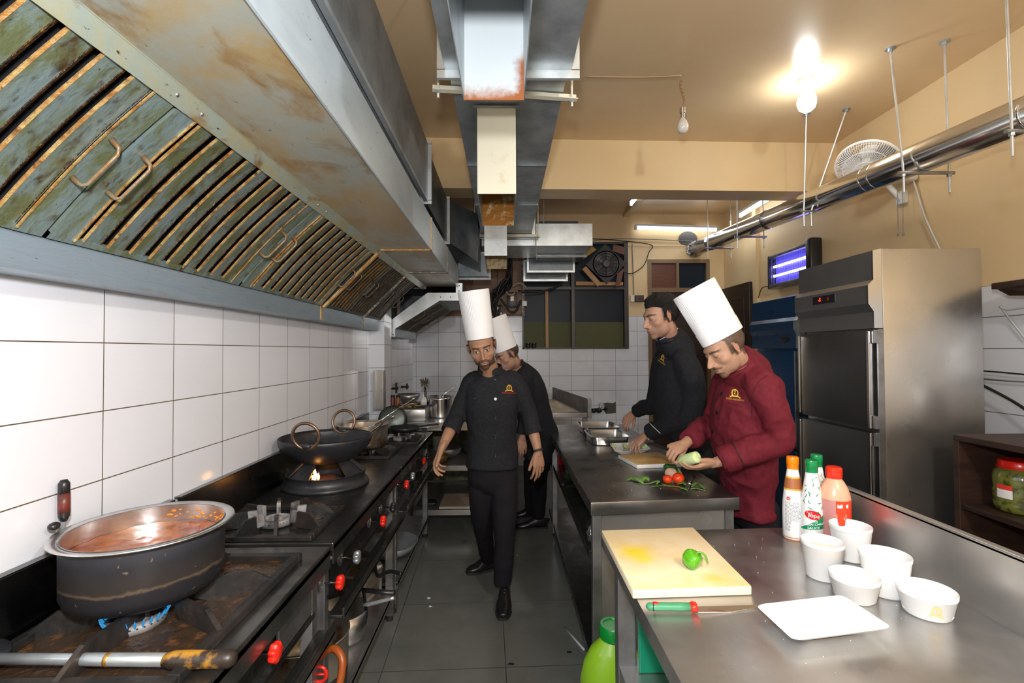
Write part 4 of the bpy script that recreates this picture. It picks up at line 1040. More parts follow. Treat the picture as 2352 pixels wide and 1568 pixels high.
def burner(t, x, y, r=.062, z=ZS):
    m = MB(); m.lathe([(r * 1.0, .0), (r * 1.05, .012), (r * 1.02, .022), (r * .8, .026), (r * .72, .016), (r * .45, .014), (r * .42, .026), (r * .15, .028), (0.0, .028)], (x, y, z), 40)
    b = obj('burner_head', m, iron_ash, t, smooth=True)
    m = MB()
    for i in range(28):
        a = i / 28 * 6.283; m.ell((x + r * 1.03 * math.cos(a), y + r * 1.03 * math.sin(a), z + .016), .0028, .0028, .002, n=6, m=4)
    obj('gas_ports', m, soot, b)
    return b
def grate(label, x, y, hx, hy, z=ZS, fin=.045, ash=True, n=8, rot=0, mat=None, lift=.018):
    t = thing('pan_grate', label, 'grate', (x, y, z), 'cast iron grates on the gas ranges')
    m = MB(); w_ = .026
    for a_, b_ in ((-1, 1),):
        m.box(x - hx, x + hx, y - hy, y - hy + w_, z, z + lift, .003); m.box(x - hx, x + hx, y + hy - w_, y + hy, z, z + lift, .003)
        m.box(x - hx, x - hx + w_, y - hy + w_, y + hy - w_, z, z + lift, .003); m.box(x + hx - w_, x + hx, y - hy + w_, y + hy - w_, z, z + lift, .003)
    obj('frame', m, iron, t)
    for i in range(n):
        a = rot + i * 2 * math.pi / n
        d = V((math.cos(a), math.sin(a), 0)); s = V((-d.y, d.x, 0)) * .006
        rin = .07; k = 1 / max(abs(d.x) / (hx - .01), abs(d.y) / (hy - .01))
        o = V((x, y, z))
        P = [o + d * rin + V((0, 0, .018)), o + d * (rin + .006) + V((0, 0, fin)), o + d * (k * .8) + V((0, 0, fin)), o + d * k + V((0, 0, lift)), o + d * k + V((0, 0, .002)), o + d * (rin + .03) + V((0, 0, .004))]
        m = MB(); m.poly([p - s for p in P], .012, s); fi = obj('arm', m, iron, t)
        if ash:
            Q = [o + d * (rin - .002) + V((0, 0, .017)), o + d * (rin + .002) + V((0, 0, fin + .001)), o + d * (rin + .035) + V((0, 0, fin + .001)), o + d * (rin + .03) + V((0, 0, .017))]
            m = MB(); m.poly([p - s * 1.25 for p in Q], .015, s); obj('ashen_tip', m, iron_ash, fi)
    return t
# curry pot
PC = V((-.945, 1.30, .932))
burner(s1, -.925, 1.235, .062, .872)
grate('greasy iron grate under the large curry pot', -.905, 1.30, .235, .315, ZS, .058, False, 6, R(30), lift=.022)
m = MB(); m.box(-1.11, -.70, .995, 1.61, ZS, ZS + .004); obj('spill_tray', m, M('greasy_spill', (.06, .035, .02), .25, .3, var=(25, (.22, .09, .03), .55, .7), bump=(40, .6)), s1)
def pot_soot(z0):
    m = bpy.data.materials.new('burnt_pot_outside'); t_, p = nt(m)
    tc = N(t_, 'ShaderNodeTexCoord'); sp = N(t_, 'ShaderNodeSeparateXYZ'); t_.links.new(tc.outputs['Object'], sp.inputs[0])
    n1 = N(t_, 'ShaderNodeTexNoise'); sock(n1, Scale=14.0, Detail=8.0, Roughness=.7); t_.links.new(tc.outputs['Object'], n1.inputs['Vector'])
    ad = N(t_, 'ShaderNodeMath', operation='MULTIPLY_ADD'); t_.links.new(n1.outputs['Fac'], ad.inputs[0]); ad.inputs[1].default_value = .03; t_.links.new(sp.outputs[2], ad.inputs[2])
    cr_ = N(t_, 'ShaderNodeValToRGB'); mr = N(t_, 'ShaderNodeMapRange'); sock(mr, From_Min=0.0, From_Max=.19); t_.links.new(ad.outputs[0], mr.inputs['Value']); t_.links.new(mr.outputs[0], cr_.inputs[0])
    e = cr_.color_ramp.elements; e[0].position = 0; e[0].color = (.012, .012, .017, 1); e[1].position = 1; e[1].color = (.035, .036, .042, 1)
    for pos, c_ in ((.37, (.020, .019, .022, 1)), (.40, (.12, .085, .055, 1)), (.43, (.035, .028, .024, 1)), (.7, (.022, .022, .026, 1)), (.86, (.035, .036, .044, 1))): q_ = e.new(pos); q_.color = c_
    n2 = N(t_, 'ShaderNodeTexNoise'); sock(n2, Scale=60.0, Detail=5.0); t_.links.new(tc.outputs['Object'], n2.inputs['Vector'])
    m2 = N(t_, 'ShaderNodeMapRange'); sock(m2, From_Min=.66, From_Max=.72); t_.links.new(n2.outputs['Fac'], m2.inputs['Value'])
    mx = N(t_, 'ShaderNodeMix', data_type='RGBA'); mx.inputs[7].default_value = (.16, .12, .09, 1); t_.links.new(m2.outputs[0], mx.inputs[0]); t_.links.new(cr_.outputs[0], mx.inputs[6]); t_.links.new(mx.outputs[2], p.inputs['Base Color'])
    p.inputs['Roughness'].default_value = .45; p.inputs['Metallic'].default_value = .2
    bp = N(t_, 'ShaderNodeBump'); sock(bp, Strength=.2, Distance=.004); t_.links.new(n1.outputs['Fac'], bp.inputs['Height']); t_.links.new(bp.outputs[0], p.inputs['Normal'])
    return m
t = thing('cooking_pot', 'large sooty aluminium pot of orange curry on the nearest range', 'pot', PC)
pw = .164
m = MB(); m.lathe([(.0, 0), (.150, 0), (.168, .012), (.175, .03), (.176, pw - .012), (.176, pw)], PC, 64, cap1=False); obj('body', m, pot_soot(PC.z), t, smooth=True)
m = MB(); m.lathe([(.173, pw), (.172, pw - .03), (.171, .09), (.168, .03), (.15, .01), (0, .008)], PC, 64, cap0=False); obj('inner_wall', m, alu, t, smooth=True)
m = MB(); m.lathe([(.1725, pw - .004), (.176, pw - .001), (.196, pw + .003), (.200, pw + .0005), (.197, pw - .003), (.176, pw - .007)], PC, 72, cap0=False, cap1=False)
m.bridge  # rim
obj('rim', m, alu, t, smooth=True)
m = MB(); n = 60; rr = random.Random(3)
rings = []
for k in range(14):
    r_ = .1705 * k / 13 + 1e-4
    rings.append([m.bm.verts.new(PC + V((r_ * math.cos(i / n * 6.2832), r_ * math.sin(i / n * 6.2832), .118 + .0035 * noise.noise(V((r_ * 30 * math.cos(i / n * 6.2832), r_ * 30 * math.sin(i / n * 6.2832), 1)))))) for i in range(n)])
for a_, b_ in zip(rings, rings[1:]): m.bridge(a_, b_)
m.face(rings[0])
obj('curry', m, M('orange_curry', (.42, .10, .012), .22, 0, var=(14, (.24, .035, .008), .42, .6), bump=(40, .25), coat=.4), t, smooth=True)
m = MB()
for i in range(40):
    a = R(rr.uniform(20, 110)); z = rr.uniform(.125, .15); m.ell(PC + V((.1712 * math.cos(a), .1712 * math.sin(a), z)), rr.uniform(.002, .006), rr.uniform(.002, .006), rr.uniform(.0015, .004), n=7, m=5)
obj('curry_splash', m, M('curry_splash', (.62, .22, .03), .3), t)
# blue flame
def flame(c, h, r, col, name='gas_flame', label=''):
    t = thing(name, label, 'flame', c)
    m = MB()
    for i in range(26):
        a = i / 26 * 6.283; q = V(c) + V((r * math.cos(a), r * math.sin(a), 0)); o = V((math.cos(a), math.sin(a), 0))
        m.tube([q, q + o * .006 + V((0, 0, h * .5)), q + o * .010 + V((0, 0, h))], .004, 6, radii=[.0028, .0030, .0006])
    obj('flame_tongues', m, col, t, smooth=True)
flame((-.925, 1.235, .890), .02, .062, M('blue_flame', (.0, .02, .08), .5, emit=(.02, .20, .42), estr=.7), label='blue gas flame ring under the large curry pot')
# second burner with ashen grate
burner(s2, -.905, 1.93, .058, .875)
grate('ash grey iron grate with an empty burner, beside the curry pot', -.905, 1.945, .205, .185, ZS, .06, True, 8, R(22.5))
# wok on ring burner
WC = V((-.925, 2.52, ZS))
t = thing('wok_ring', 'black iron ring burner stand under the wok', 'burner', WC)
m = MB(); n = 72
m.lathe([(.205, 0), (.213, .006), (.208, .018), (.192, .022), (.192, .06), (.196, .064)], WC, n, cap0=False, cap1=False)
m.lathe([(.190, .064), (.196, .066), (.188, .068), (.184, .06), (.184, .0)], WC, n, cap0=False, cap1=False)
obj('drum', m, soot, t, smooth=True)
m = MB()
for k in range(8):
    if k == 6: continue
    a0 = k * math.pi / 4 + R(5); a1 = a0 + R(35)
    ra, rb = .192, .118; rows = []
    for a in np.linspace(a0, a1, 7):
        rows.append([m.bm.verts.new(WC + V((ra * math.cos(a), ra * math.sin(a), .062))), m.bm.verts.new(WC + V((rb * math.cos(a), rb * math.sin(a), .125))), m.bm.verts.new(WC + V(((rb - .005) * math.cos(a), (rb - .005) * math.sin(a), .120))), m.bm.verts.new(WC + V(((ra - .006) * math.cos(a), (ra - .006) * math.sin(a), .056)))])
    for a_, b_ in zip(rows, rows[1:]): m.bridge(a_, b_)
    m.face(rows[0]); m.face(rows[-1])
obj('wind_guard', m, soot, t)
m = MB(); m.lathe([(0, .01), (.07, .01), (.075, .03), (.03, .045), (0, .045)], WC, 30); obj('burner_head', m, M('rusty_burner', (.12, .04, .02), .6), t, smooth=True)
t = thing('flame', 'yellow orange flame under the wok', 'flame', WC + V((0, -.15, .065)))
m = MB()
for dx, h_, r_ in ((0, .05, .008), (.016, .032, .006), (-.012, .02, .005)):
    c = WC + V((.0 + dx, -.15, .062)); m.tube([c, c + V((.002, 0, h_ * .4)), c + V((-.001, 0, h_ * .8)), c + V((.002, 0, h_))], r_, 10, radii=[r_ * .8, r_, r_ * .75, .0008])
obj('flame_tongues', m, M('orange_flame', (1, .4, .05), .5, emit=(1, .42, .09), estr=7), t, smooth=True)
lamp('wok_flame_light', 'POINT', WC + V((0, -.13, .08)), .04, (1, .4, .1), .01)
t = thing('wok', 'large black iron wok with two ring handles on the ring burner', 'wok', WC + V((0, 0, .115)))
WB = WC + V((0, 0, .107))
m = MB()
prof = [(0, 0)] + [(.232 * math.sin(a) ** .92, .137 * (1 - math.cos(a)) / (1 - math.cos(1.25)) if False else .137 * (1 - math.cos(a * 1.0)) / (1 - math.cos(math.pi / 2 * .93)) ) for a in np.linspace(.12, math.pi / 2 * .93, 14)]
inn = [(r_ - .005, z + .004) for r_, z in reversed(prof[1:])] + [(0, .005)]
m.lathe(prof + inn, WB, 72, cap0=False, cap1=False); obj('bowl', m, soot, t, smooth=True)
wr = prof[-1]
m = MB(); m.lathe([(.0, .035), (.145, .036)], WB, 48, cap0=False, cap1=False); obj('oil', m, M('dark_oil', (.03, .015, .005), .05, coat=.5), t)
bronze = M('worn_bronze_handle', (.30, .19, .12), .35, .8, var=(20, (.16, .1, .07), .4, .7))
for sgn, tilt in ((-1, .2), (1, -.12)):
    b0 = WB + V((.0 + .01 * sgn, sgn * (wr[0] - .003), wr[1] - .006)); rr_ = .062
    cc = b0 + V((0, sgn * .010 + tilt * .02, rr_ * .78))
    m = MB(); m.tube([cc + V((rr_ * math.cos(a), sgn * -.0 + .012 * math.sin(a) * sgn, rr_ * math.sin(a))) for a in [i / 36 * 6.283 for i in range(36)]], .0075, 10, closed=True)
    obj('ring_handle', m, bronze, t, smooth=True)
    m = MB(); m.ell(b0 + V((0, 0, -.002)), .022, .012, .014); obj('handle_lug', m, soot, t, smooth=True)
# second pot behind the wok
QC = V((-.955, 3.28, ZS + .045))
burner(s3, -.955, 3.28, .055, .872)
grate('black iron grate under the pot behind the wok', -.93, 3.27, .19, .19, ZS, .044, False, 8, R(22.5))
t = thing('cooking_pot', 'dull aluminium pot with stained rim behind the wok', 'pot', QC)
alu2 = M('stained_aluminium', (.55, .50, .42), .32, .9, var=(9, (.25, .14, .06), .5, .66), rv=.06)
m = MB(); m.lathe([(0, 0), (.135, 0), (.15, .012), (.156, .03), (.158, .15)], QC, 56, cap1=False); m.lathe([(.158, .15), (.172, .153), (.174, .150), (.172, .148), (.158, .146), (.153, .14), (.150, .03), (0, .012)], QC, 56, cap0=False); obj('body', m, alu2, t, smooth=True)
m = MB(); m.lathe([(0, .09), (.151, .0905)], QC, 40, cap0=False, cap1=False); obj('gravy', m, M('brown_gravy', (.35, .17, .04), .25, var=(20, (.2, .08, .02), .45, .6), bump=(40, .4)), t)
def ladle(name, p0, p1, label, r=.005, bowl=None, cat='ladle', mat=chrome):
    t = thing(name, label, cat, p0)
    m = MB(); m.tube([V(p0), (V(p0) + V(p1)) / 2 + V((0, 0, .004)), V(p1)], r, 8, radii=[r, r * .8, r]); m.tube([V(p1) + V((0, 0, .0)), V(p1) + (V(p1) - V(p0)).normalized() * .02], r * 1.6, 8); obj('handle', m, mat, t, smooth=True)
    if bowl: m = MB(); m.ell(p0, .04, .04, .018); obj('bowl', m, mat, t, smooth=True)
ladle('ladle', at(846, 985, Y=3.22), at(948, 917, Y=3.35), 'long steel ladle leaning across the pot behind the wok', .006, True)
ladle('skimmer', at(836, 1003, Y=2.74), at(900, 958, Y=3.1), 'long steel skimmer lying across the wok towards the pot', .008)
# last burner with upturned pan
burner(s3, -.80, 3.72, .05, .872)
grate('black iron grate near the front edge of the farthest range', -.80, 3.72, .16, .17, ZS, .045, True, 8, R(22.5))
q = V((-.80, 3.86, ZS + .05))
t = thing('frying_pan', 'black frying pan standing on the farthest burner', 'pan', q)
m = MB(); m.lathe([(0, 0), (.09, 0), (.115, .035), (.118, .036), (.093, .004), (0, .006)], q, 40); obj('bowl', m, soot, t, smooth=True)
m = MB(); m.hexa([q + V((.10, -.012, .03)), q + V((.27, -.012, .045)), q + V((.10, .012, .03)), q + V((.27, .012, .045)), q + V((.10, -.012, .042)), q + V((.27, -.012, .06)), q + V((.10, .012, .042)), q + V((.27, .012, .06))], .004); obj('handle', m, blackp, t)
t = thing('frying_pan', 'grey green round lid propped behind the pan on the farthest range', 'lid', V((-.93, 4.02, ZS)))
m = MB(); m.lathe([(0, .012), (.09, .008), (.115, 0), (.118, .004), (.09, .014), (0, .018)], V((-.93, 4.02, ZS + .118)), 40, axis=(.15, -1, .25)); obj('disc', m, M('greenish_metal', (.08, .09, .08), .35, .6), t, smooth=True)
t.name = 'pot_lid'; t['category'] = 'lid'
# long tool lying across the front of the nearest stove
a_, b_ = at(-60, 1512, Z=.905), at(400, 1515, Z=.895); c_ = at(541, 1512, Z=.895)
t = thing('long_spatula', 'long steel handled spatula with a worn yellow wooden grip lying on the nearest range', 'spatula', b_)
m = MB(); m.tube([a_, a_.lerp(b_, .5), a_.lerp(b_, .52), b_], .011, 20, radii=[.011, .0115, .0125, .0135]); obj('shaft', m, galv, t, smooth=True)
d = (c_ - b_).normalized(); s = d.cross(V((0, 0, 1)))
m = MB(); m.lathe([(.0135, -.02), (.018, .0), (.0185, .03), (.0175, .06), (.0165, .062), (.0175, .066), (.0165, .070), (.0178, .074), (.0165, .078), (.0185, .10), (.018, (c_ - b_).length - .01), (.010, (c_ - b_).length), (0, (c_ - b_).length)], b_, 28, axis=d)
obj('grip', m, M('charred_yellow_wood', (.42, .20, .02), .4, 0, var=(12, (.03, .02, .015), .47, .56), stretch=(1, 1, 1)), t, smooth=True)
m = MB(); m.lathe([(.0118, -.006), (.0135, 0), (.0118, .006)], a_.lerp(b_, .52), 20, axis=d); obj('weld_band', m, galv_lt, t, smooth=True); m = MB(); m.lathe([(.0125, -.006), (.014, 0), (.0125, .006)], a_.lerp(b_, .67), 20, axis=d); obj('weld_band', m, M('gold_weld', (.5, .25, .06), .35, .7), t, smooth=True)
m = MB(); q = a_ + V((-.06, 0, -.008)); m.ell(q, .11, .09, .012); obj('blade', m, soot, t, smooth=True)
# gas lighter hooked on the backsplash
t = thing('kitchen_tool', 'black and dark red handled tool standing against the white tiles behind the pot', 'tool', at(147, 1205, X=-1.14))
p0, p1 = at(147, 1197, X=-1.145), at(147, 1100, X=-1.155)
def seg(a, b): return p0.lerp(p1, a), p0.lerp(p1, b)
m = MB(); x = seg(.0, .52); m.tube([x[0], x[0].lerp(x[1], .25), x[1]], .011, 14, radii=[.006, .0125, .0125]); m.tube([seg(.66, 1)[0], seg(.9, 1)[0], seg(.99, 1)[0]], .0125, 14, radii=[.0125, .0125, .007]); obj('handle', m, blackp, t, smooth=True)
m = MB(); m.tube(list(seg(.20, .66)), .0129, 14); obj('handle_band', m, M('dark_red_band', (.16, .03, .02), .4, var=(30, (.05, .02, .02), .4, .6)), t, smooth=True)
m = MB(); m.cyl(p0, at(143, 1222, X=-1.15), .004, 8); obj('shank', m, galv, t)
m = MB(); m.ell(at(124, 1208, X=-1.15), .012, .014, .010); tag(obj('plug', m, blackp, smooth=True), 'small round black knob on the backsplash edge behind the pot', 'knob')
# pots and hose below the ranges
t = thing('stock_pot', 'large pale pot with burnt black base on the shelf under the middle range', 'pot', (-.80, 1.98, .176))
q = V((-.80, 1.98, .176))
m = MB(); m.lathe([(0, 0), (.13, 0), (.15, .02), (.155, .09), (.156, .11)], q, 40, cap1=False); obj('burnt_base', m, soot, t, smooth=True)
m = MB(); m.lathe([(.156, .11), (.157, .24), (.163, .243), (.163, .247), (.155, .247), (.15, .1), (0, .09)], q, 40, cap0=False); obj('body', m, alu2, t, smooth=True)
t = thing('saucepan', 'steel saucepan with long black handle under the middle range', 'pan', (-.80, 2.38, .176)); q = V((-.80, 2.38, .176))
m = MB(); m.lathe([(0, 0), (.12, 0), (.125, .02), (.127, .13), (.123, .13), (.12, .01), (0, .008)], q, 40); obj('body', m, alu, t, smooth=True)
e0, e1 = at(815, 1365, Y=2.3), at(906, 1362, Y=2.25); e0.x = min(e0.x, -.66)
m = MB(); m.tube([q + V((.12, 0, .12)), e0 + V((.04, 0, .02)), e1], .011, 10, radii=[.007, .011, .012]); obj('handle', m, blackp, t, smooth=True)
t = thing('pressure_cooker', 'old pressure cooker with steel strap handle and black grip under the middle range', 'cooker', (-.82, 2.75, .176)); q = V((-.82, 2.75, .176))
m = MB(); m.lathe([(0, 0), (.11, 0), (.12, .02), (.12, .15), (.125, .155), (.118, .17), (.05, .19), (0, .195)], q, 40); obj('body', m, alu2, t, smooth=True)
m = MB(); m.tube(spline([q + V((.09, -.02, .19)), at(868, 1322, Y=2.6), at(895, 1312, Y=2.55), at(922, 1318, Y=2.5)]), .010, 8); obj('handle', m, blackp, t, smooth=True)
m = MB(); a1_, b1_ = at(838, 1388, Y=2.35), at(905, 1372, Y=2.3); m.tube(spline([q + V((.1, -.1, .06)), a1_, b1_]), .009, 8); obj('strap', m, galv_lt, t, smooth=True)
wire('gas_hose', [at(735, 1510, Y=1.72), at(748, 1495, Y=1.70), at(770, 1490, Y=1.68), at(786, 1515, Y=1.66), at(782, 1560, Y=1.64), at(770, 1610, Y=1.62)], .013, M('orange_rubber_hose', (.32, .07, .01), .35), 'orange rubber gas hose looping below the middle range', 'hose', 8)
m = MB(); q = at(733, 1548, Y=1.70); m.tube([q + V((.026 * math.cos(a), 0, .026 * math.sin(a))) for a in [i / 24 * 6.283 for i in range(24)]], .006, 8, closed=True); m.cyl(q - V((.026, 0, 0)), q + V((.026, 0, 0)), .004); tag(obj('gas_valve', m, redp, smooth=True), 'red gas valve wheel beside the orange hose', 'valve')
t = thing('dented_pan', 'shallow steel tray stored under the farthest range', 'tray', (-.8, 3.35, .176))
m = MB(); m.lathe([(0, 0), (.15, 0), (.19, .06), (.195, .06), (.155, -.0), (0, .004)], (-.8, 3.35, .19), 40); obj('bowl', m, galv, t, smooth=True)
# steel upright channel against the pillar
m = MB(); q0, q1 = at(862, 940, Y=4.17), at(885, 850, Y=4.17)
m.box(q0.x, q1.x, 4.125, 4.195, q0.z, q1.z, .003); m.box(q0.x - .0, q0.x + .02, 4.105, 4.13, q0.z, q1.z, .002); m.box(q1.x - .02, q1.x, 4.105, 4.13, q0.z, q1.z, .002); tag(obj('steel_channel', m, steel), 'upright steel channel standing at the corner of the tiled pillar', 'channel')
# ================================================================ work tables
ZT = .86
def flat_quad_box(m, P, z0, z1, bev=0.0):
    """P: far-left, far-right, near-left, near-right given as (x,y): hexa"""
    fl, fr_, nl, nr = P
    c = [V((nl[0], nl[1], z0)), V((nr[0], nr[1], z0)), V((fl[0], fl[1], z0)), V((fr_[0], fr_[1], z0)), V((nl[0], nl[1], z1)), V((nr[0], nr[1], z1)), V((fl[0], fl[1], z1)), V((fr_[0], fr_[1], z1))]
    return m.hexa(c, bev)
A_, B_ = at(1357, 1154, Z=ZT), at(1699, 1142, Z=ZT)
t = thing('work_table', 'long stainless steel work table in the middle where two men prepare food', 'table', (.75, 3.3, 0))
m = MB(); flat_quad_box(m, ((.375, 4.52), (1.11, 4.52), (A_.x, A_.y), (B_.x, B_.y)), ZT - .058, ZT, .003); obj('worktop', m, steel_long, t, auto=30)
m = MB(); flat_quad_box(m, ((A_.x + .03, A_.y + .065), (B_.x - .03, B_.y + .065), (A_.x + .03, A_.y + .04), (B_.x - .03, B_.y + .04)), .10, ZT - .058); obj('end_panel', m, steel, t)
for (x, y) in ((A_.x + .012, A_.y + .03), (B_.x - .055, B_.y + .03), (.39, 4.05), (1.05, 4.05)):
    m = MB(); m.box(x, x + .042, y, y + .042, .03, ZT - .056, .003); lg = obj('leg', m, steel_frame, t)
    m = MB(); m.cyl((x + .021, y + .021, 0), (x + .021, y + .021, .033), .02, 14); obj('rubber_foot', m, rubber, lg)
for z in (.59, .10):
    m = MB(); m.box(.40, 1.08, 2.30, 4.44, z, z + .012); m.box(.395, .405, 2.30, 4.44, z - .03, z + .014, .002); obj('shelf', m, steel_dark, t)
# near table
t = thing('work_table', 'stainless steel work table in the right foreground with a raised back edge', 'table', (.8, 1.0, 0))
NX0, NX1, NY0, NY1 = .362, 1.24, .12, 1.85
fl_ = at(1378, 1226, Z=ZT); 
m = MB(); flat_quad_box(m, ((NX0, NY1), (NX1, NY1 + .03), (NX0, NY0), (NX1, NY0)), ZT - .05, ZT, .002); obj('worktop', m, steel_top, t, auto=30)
m = MB(); m.box(NX1 - .002, NX1 + .006, NY0, NY1 + .03, ZT - .05, ZT + .182); m.box(NX1 - .002, NX1 + .024, NY0, NY1 + .03, ZT + .174, ZT + .188, .003); obj('splashback', m, steel, t)
for (x, y) in ((NX0 + .005, 1.60), (NX1 - .06, 1.72), (NX0 + .005, .2), (NX1 - .06, .2)):
    m = MB(); m.box(x, x + .06, y, y + .05, .03, ZT - .05, .003); lg = obj('leg', m, steel_frame, t)
    m = MB(); m.cyl((x + .02, y + .02, 0), (x + .02, y + .02, .032), .018, 12); obj('rubber_foot', m, rubber, lg)
m = MB(); m.box(NX0 + .01, NX1 - .02, .25, 1.64, .50, .515); m.box(NX0 + .008, NX0 + .014, .25, 1.64, .47, .516); obj('shelf', m, steel, t)
m = MB(); m.box(.425, 1.1, 1.56, 1.58, .516, .80, .004); tag(obj('plastic_sheet', m, M('green_plastic', (.0, .22, .12), .35)), 'dark green plastic sheet standing under the near table', 'sheet')

# ---- items on the near table
def board(name, label, P, z0, th, mat):
    t = thing(name, label, 'cutting board', at(*P[2], Z=z0))
    q = [at(x, y, Z=z0 + th) for x, y in P]   # fl fr nl nr
    m = MB(); flat_quad_box(m, [(p.x, p.y) for p in q], z0, z0 + th, .004); obj('slab', m, mat, t, auto=30)
    return t
def board_mat(name, c0, c1, c2, spots, sc=5):
    m = bpy.data.materials.new(name); t_, p = nt(m)
    tc = N(t_, 'ShaderNodeTexCoord'); ns = N(t_, 'ShaderNodeTexNoise'); sock(ns, Scale=float(sc), Detail=7.0, Roughness=.62); t_.links.new(tc.outputs['Object'], ns.inputs['Vector'])
    mr = N(t_, 'ShaderNodeMapRange'); sock(mr, From_Min=.40, From_Max=.70); t_.links.new(ns.outputs['Fac'], mr.inputs['Value'])
    mx = N(t_, 'ShaderNodeMix', data_type='RGBA'); mx.inputs[6].default_value = rgba(c0); mx.inputs[7].default_value = rgba(c1); t_.links.new(mr.outputs[0], mx.inputs[0]); cur = mx.outputs[2]
    g = N(t_, 'ShaderNodeNewGeometry')
    for (cx, cy, r_, cc, amt) in spots:
        vd = N(t_, 'ShaderNodeVectorMath', operation='DISTANCE'); t_.links.new(g.outputs['Position'], vd.inputs[0]); vd.inputs[1].default_value = (cx, cy, .88)
        ad = N(t_, 'ShaderNodeMath', operation='MULTIPLY_ADD'); t_.links.new(ns.outputs['Fac'], ad.inputs[0]); ad.inputs[1].default_value = -r_ * 1.6; t_.links.new(vd.outputs['Value'], ad.inputs[2])
        mr = N(t_, 'ShaderNodeMapRange', interpolation_type='SMOOTHSTEP'); sock(mr, From_Min=-r_ * .9, From_Max=r_ * .35, To_Min=amt, To_Max=0.0); t_.links.new(ad.outputs[0], mr.inputs['Value'])
        m2 = N(t_, 'ShaderNodeMix', data_type='RGBA'); m2.inputs[7].default_value = rgba(cc); t_.links.new(mr.outputs[0], m2.inputs[0]); t_.links.new(cur, m2.inputs[6]); cur = m2.outputs[2]
    # worn side faces stay white: stains only on upward faces
    sp = N(t_, 'ShaderNodeSeparateXYZ'); t_.links.new(g.outputs['Normal'], sp.inputs[0])
    m3 = N(t_, 'ShaderNodeMix', data_type='RGBA'); m3.inputs[6].default_value = rgba(c2)
    mr = N(t_, 'ShaderNodeMapRange'); sock(mr, From_Min=.3, From_Max=.8); t_.links.new(sp.outputs[2], mr.inputs['Value']); t_.links.new(mr.outputs[0], m3.inputs[0]); t_.links.new(cur, m3.inputs[7])
    t_.links.new(m3.outputs[2], p.inputs['Base Color']); p.inputs['Roughness'].default_value = .5
    nb = N(t_, 'ShaderNodeTexNoise'); sock(nb, Scale=60.0, Detail=3.0); t_.links.new(tc.outputs['Object'], nb.inputs['Vector'])
    bp = N(t_, 'ShaderNodeBump'); sock(bp, Strength=.15, Distance=.003); t_.links.new(nb.outputs['Fac'], bp.inputs['Height']); t_.links.new(bp.outputs[0], p.inputs['Normal'])
    return m
s1_, s2_ = at(1455, 1265, Z=.89), at(1640, 1325, Z=.89)
bm1 = board_mat('stained_board', (.86, .72, .48), (.80, .55, .24), (.84, .72, .52), [(s1_.x, s1_.y, .075, (.86, .66, .0), .95), (s1_.x + .02, s1_.y - .06, .04, (.86, .66, .0), .7), (s2_.x, s2_.y, .05, (.90, .50, .03), .7)])
board('cutting_board', 'large white cutting board with yellow turmeric stains on the near table', ((1381, 1217), (1592, 1210), (1453, 1354), (1727, 1345)), ZT + .001, .026, bm1)
# green capsicum
q = at(1592, 1303, Z=ZT + .028)
t = thing('green_capsicum', 'shiny green capsicum lying on the large stained cutting board', 'capsicum', q)
def lob(a, h): return 1 + .13 * math.cos(3 * a + 1.0) * (1 - .3 * abs(h) / .03)
m = MB(); m.lathe([(.0, -.026), (.012, -.028), (.024, -.022), (.028, -.008), (.0265, .006), (.024, .014), (.016, .021), (.006, .018), (0, .016)], (q.x, q.y, q.z + .027), 48, axis=(.35, -.25, .9), wob=lob); obj('fruit', m, M('capsicum_green', (.10, .42, .01), .15, 0, var=(14, (.05, .26, .005), .45, .65), coat=.5), t, smooth=True)
c = V((q.x, q.y, q.z + .027)) + V((.35, -.25, .9)).normalized() * .016
m = MB(); m.tube(spline([c, c + V((.012, -.004, .008)), c + V((.028, -.006, -.002)), c + V((.034, -.008, -.022))]), .0032, 8, radii=None); m.ell(c, .009, .009, .003); obj('stem', m, M('capsicum_stem', (.12, .34, .03), .4), t, smooth=True)
# chef knife with green handle
k0, k1, k2 = at(1484, 1392, Z=ZT + .014), at(1600, 1393, Z=ZT + .014), at(1765, 1389, Z=ZT + .006)
t = thing('kitchen_knife', 'kitchen knife with a green and red handle beside the large cutting board', 'knife', k0)
d = (k1 - k0).normalized(); Lh = (k1 - k0).length; s = V((-d.y, d.x, 0))
m = MB(); secs = [(0, .004, .004), (.006, .011, .009), (.03, .0125, .010), (.06, .0115, .0095), (.085, .013, .010), (Lh - .016, .0115, .010)]
rg = [m.ring(k0 + d * a, s, V((0, 0, 1)), b, 20, c_) for a, b, c_ in secs]
for a, b in zip(rg, rg[1:]): m.bridge(a, b)
m.face(rg[0]); m.face(rg[-1]); obj('handle', m, M('green_handle', (.06, .28, .14), .35), t, smooth=True)
m = MB(); rg = [m.ring(k0 + d * (Lh + a), s, V((0, 0, 1)), b, 20, c_) for a, b, c_ in ((-.018, .0115, .010), (-.01, .0155, .0125), (-.002, .015, .012), (.001, .010, .008))]
for a, b in zip(rg, rg[1:]): m.bridge(a, b)
m.face(rg[0]); m.face(rg[-1]); obj('bolster', m, redp, t, smooth=True); m = MB(); m.ell(k0 + d * .025 + V((0, 0, .0085)), .011, .006, .003); obj('red_inlay', m, redp, t, smooth=True)
m = MB(); m.tube([k0 + d * (.02 + .004 * math.cos(a)) + s * .0128 * math.cos(a) + V((0, 0, .0105 * math.sin(a))) for a in [i / 24 * 6.283 for i in range(24)]], .0012, 6, closed=True); obj('rubber_band', m, rubber, t)
db = (k2 - k1).normalized()
m = MB(); m.poly([k1 + s * .010 - V((0, 0, .006)), k1 - s * .014 - V((0, 0, .008)), k1 + db * .09 - s * .013 - V((0, 0, .010)), k2 - s * .001, k1 + db * .1 + s * .009 - V((0, 0, .006))], .0016, (0, 0, 1)); obj('blade', m, chrome, t)
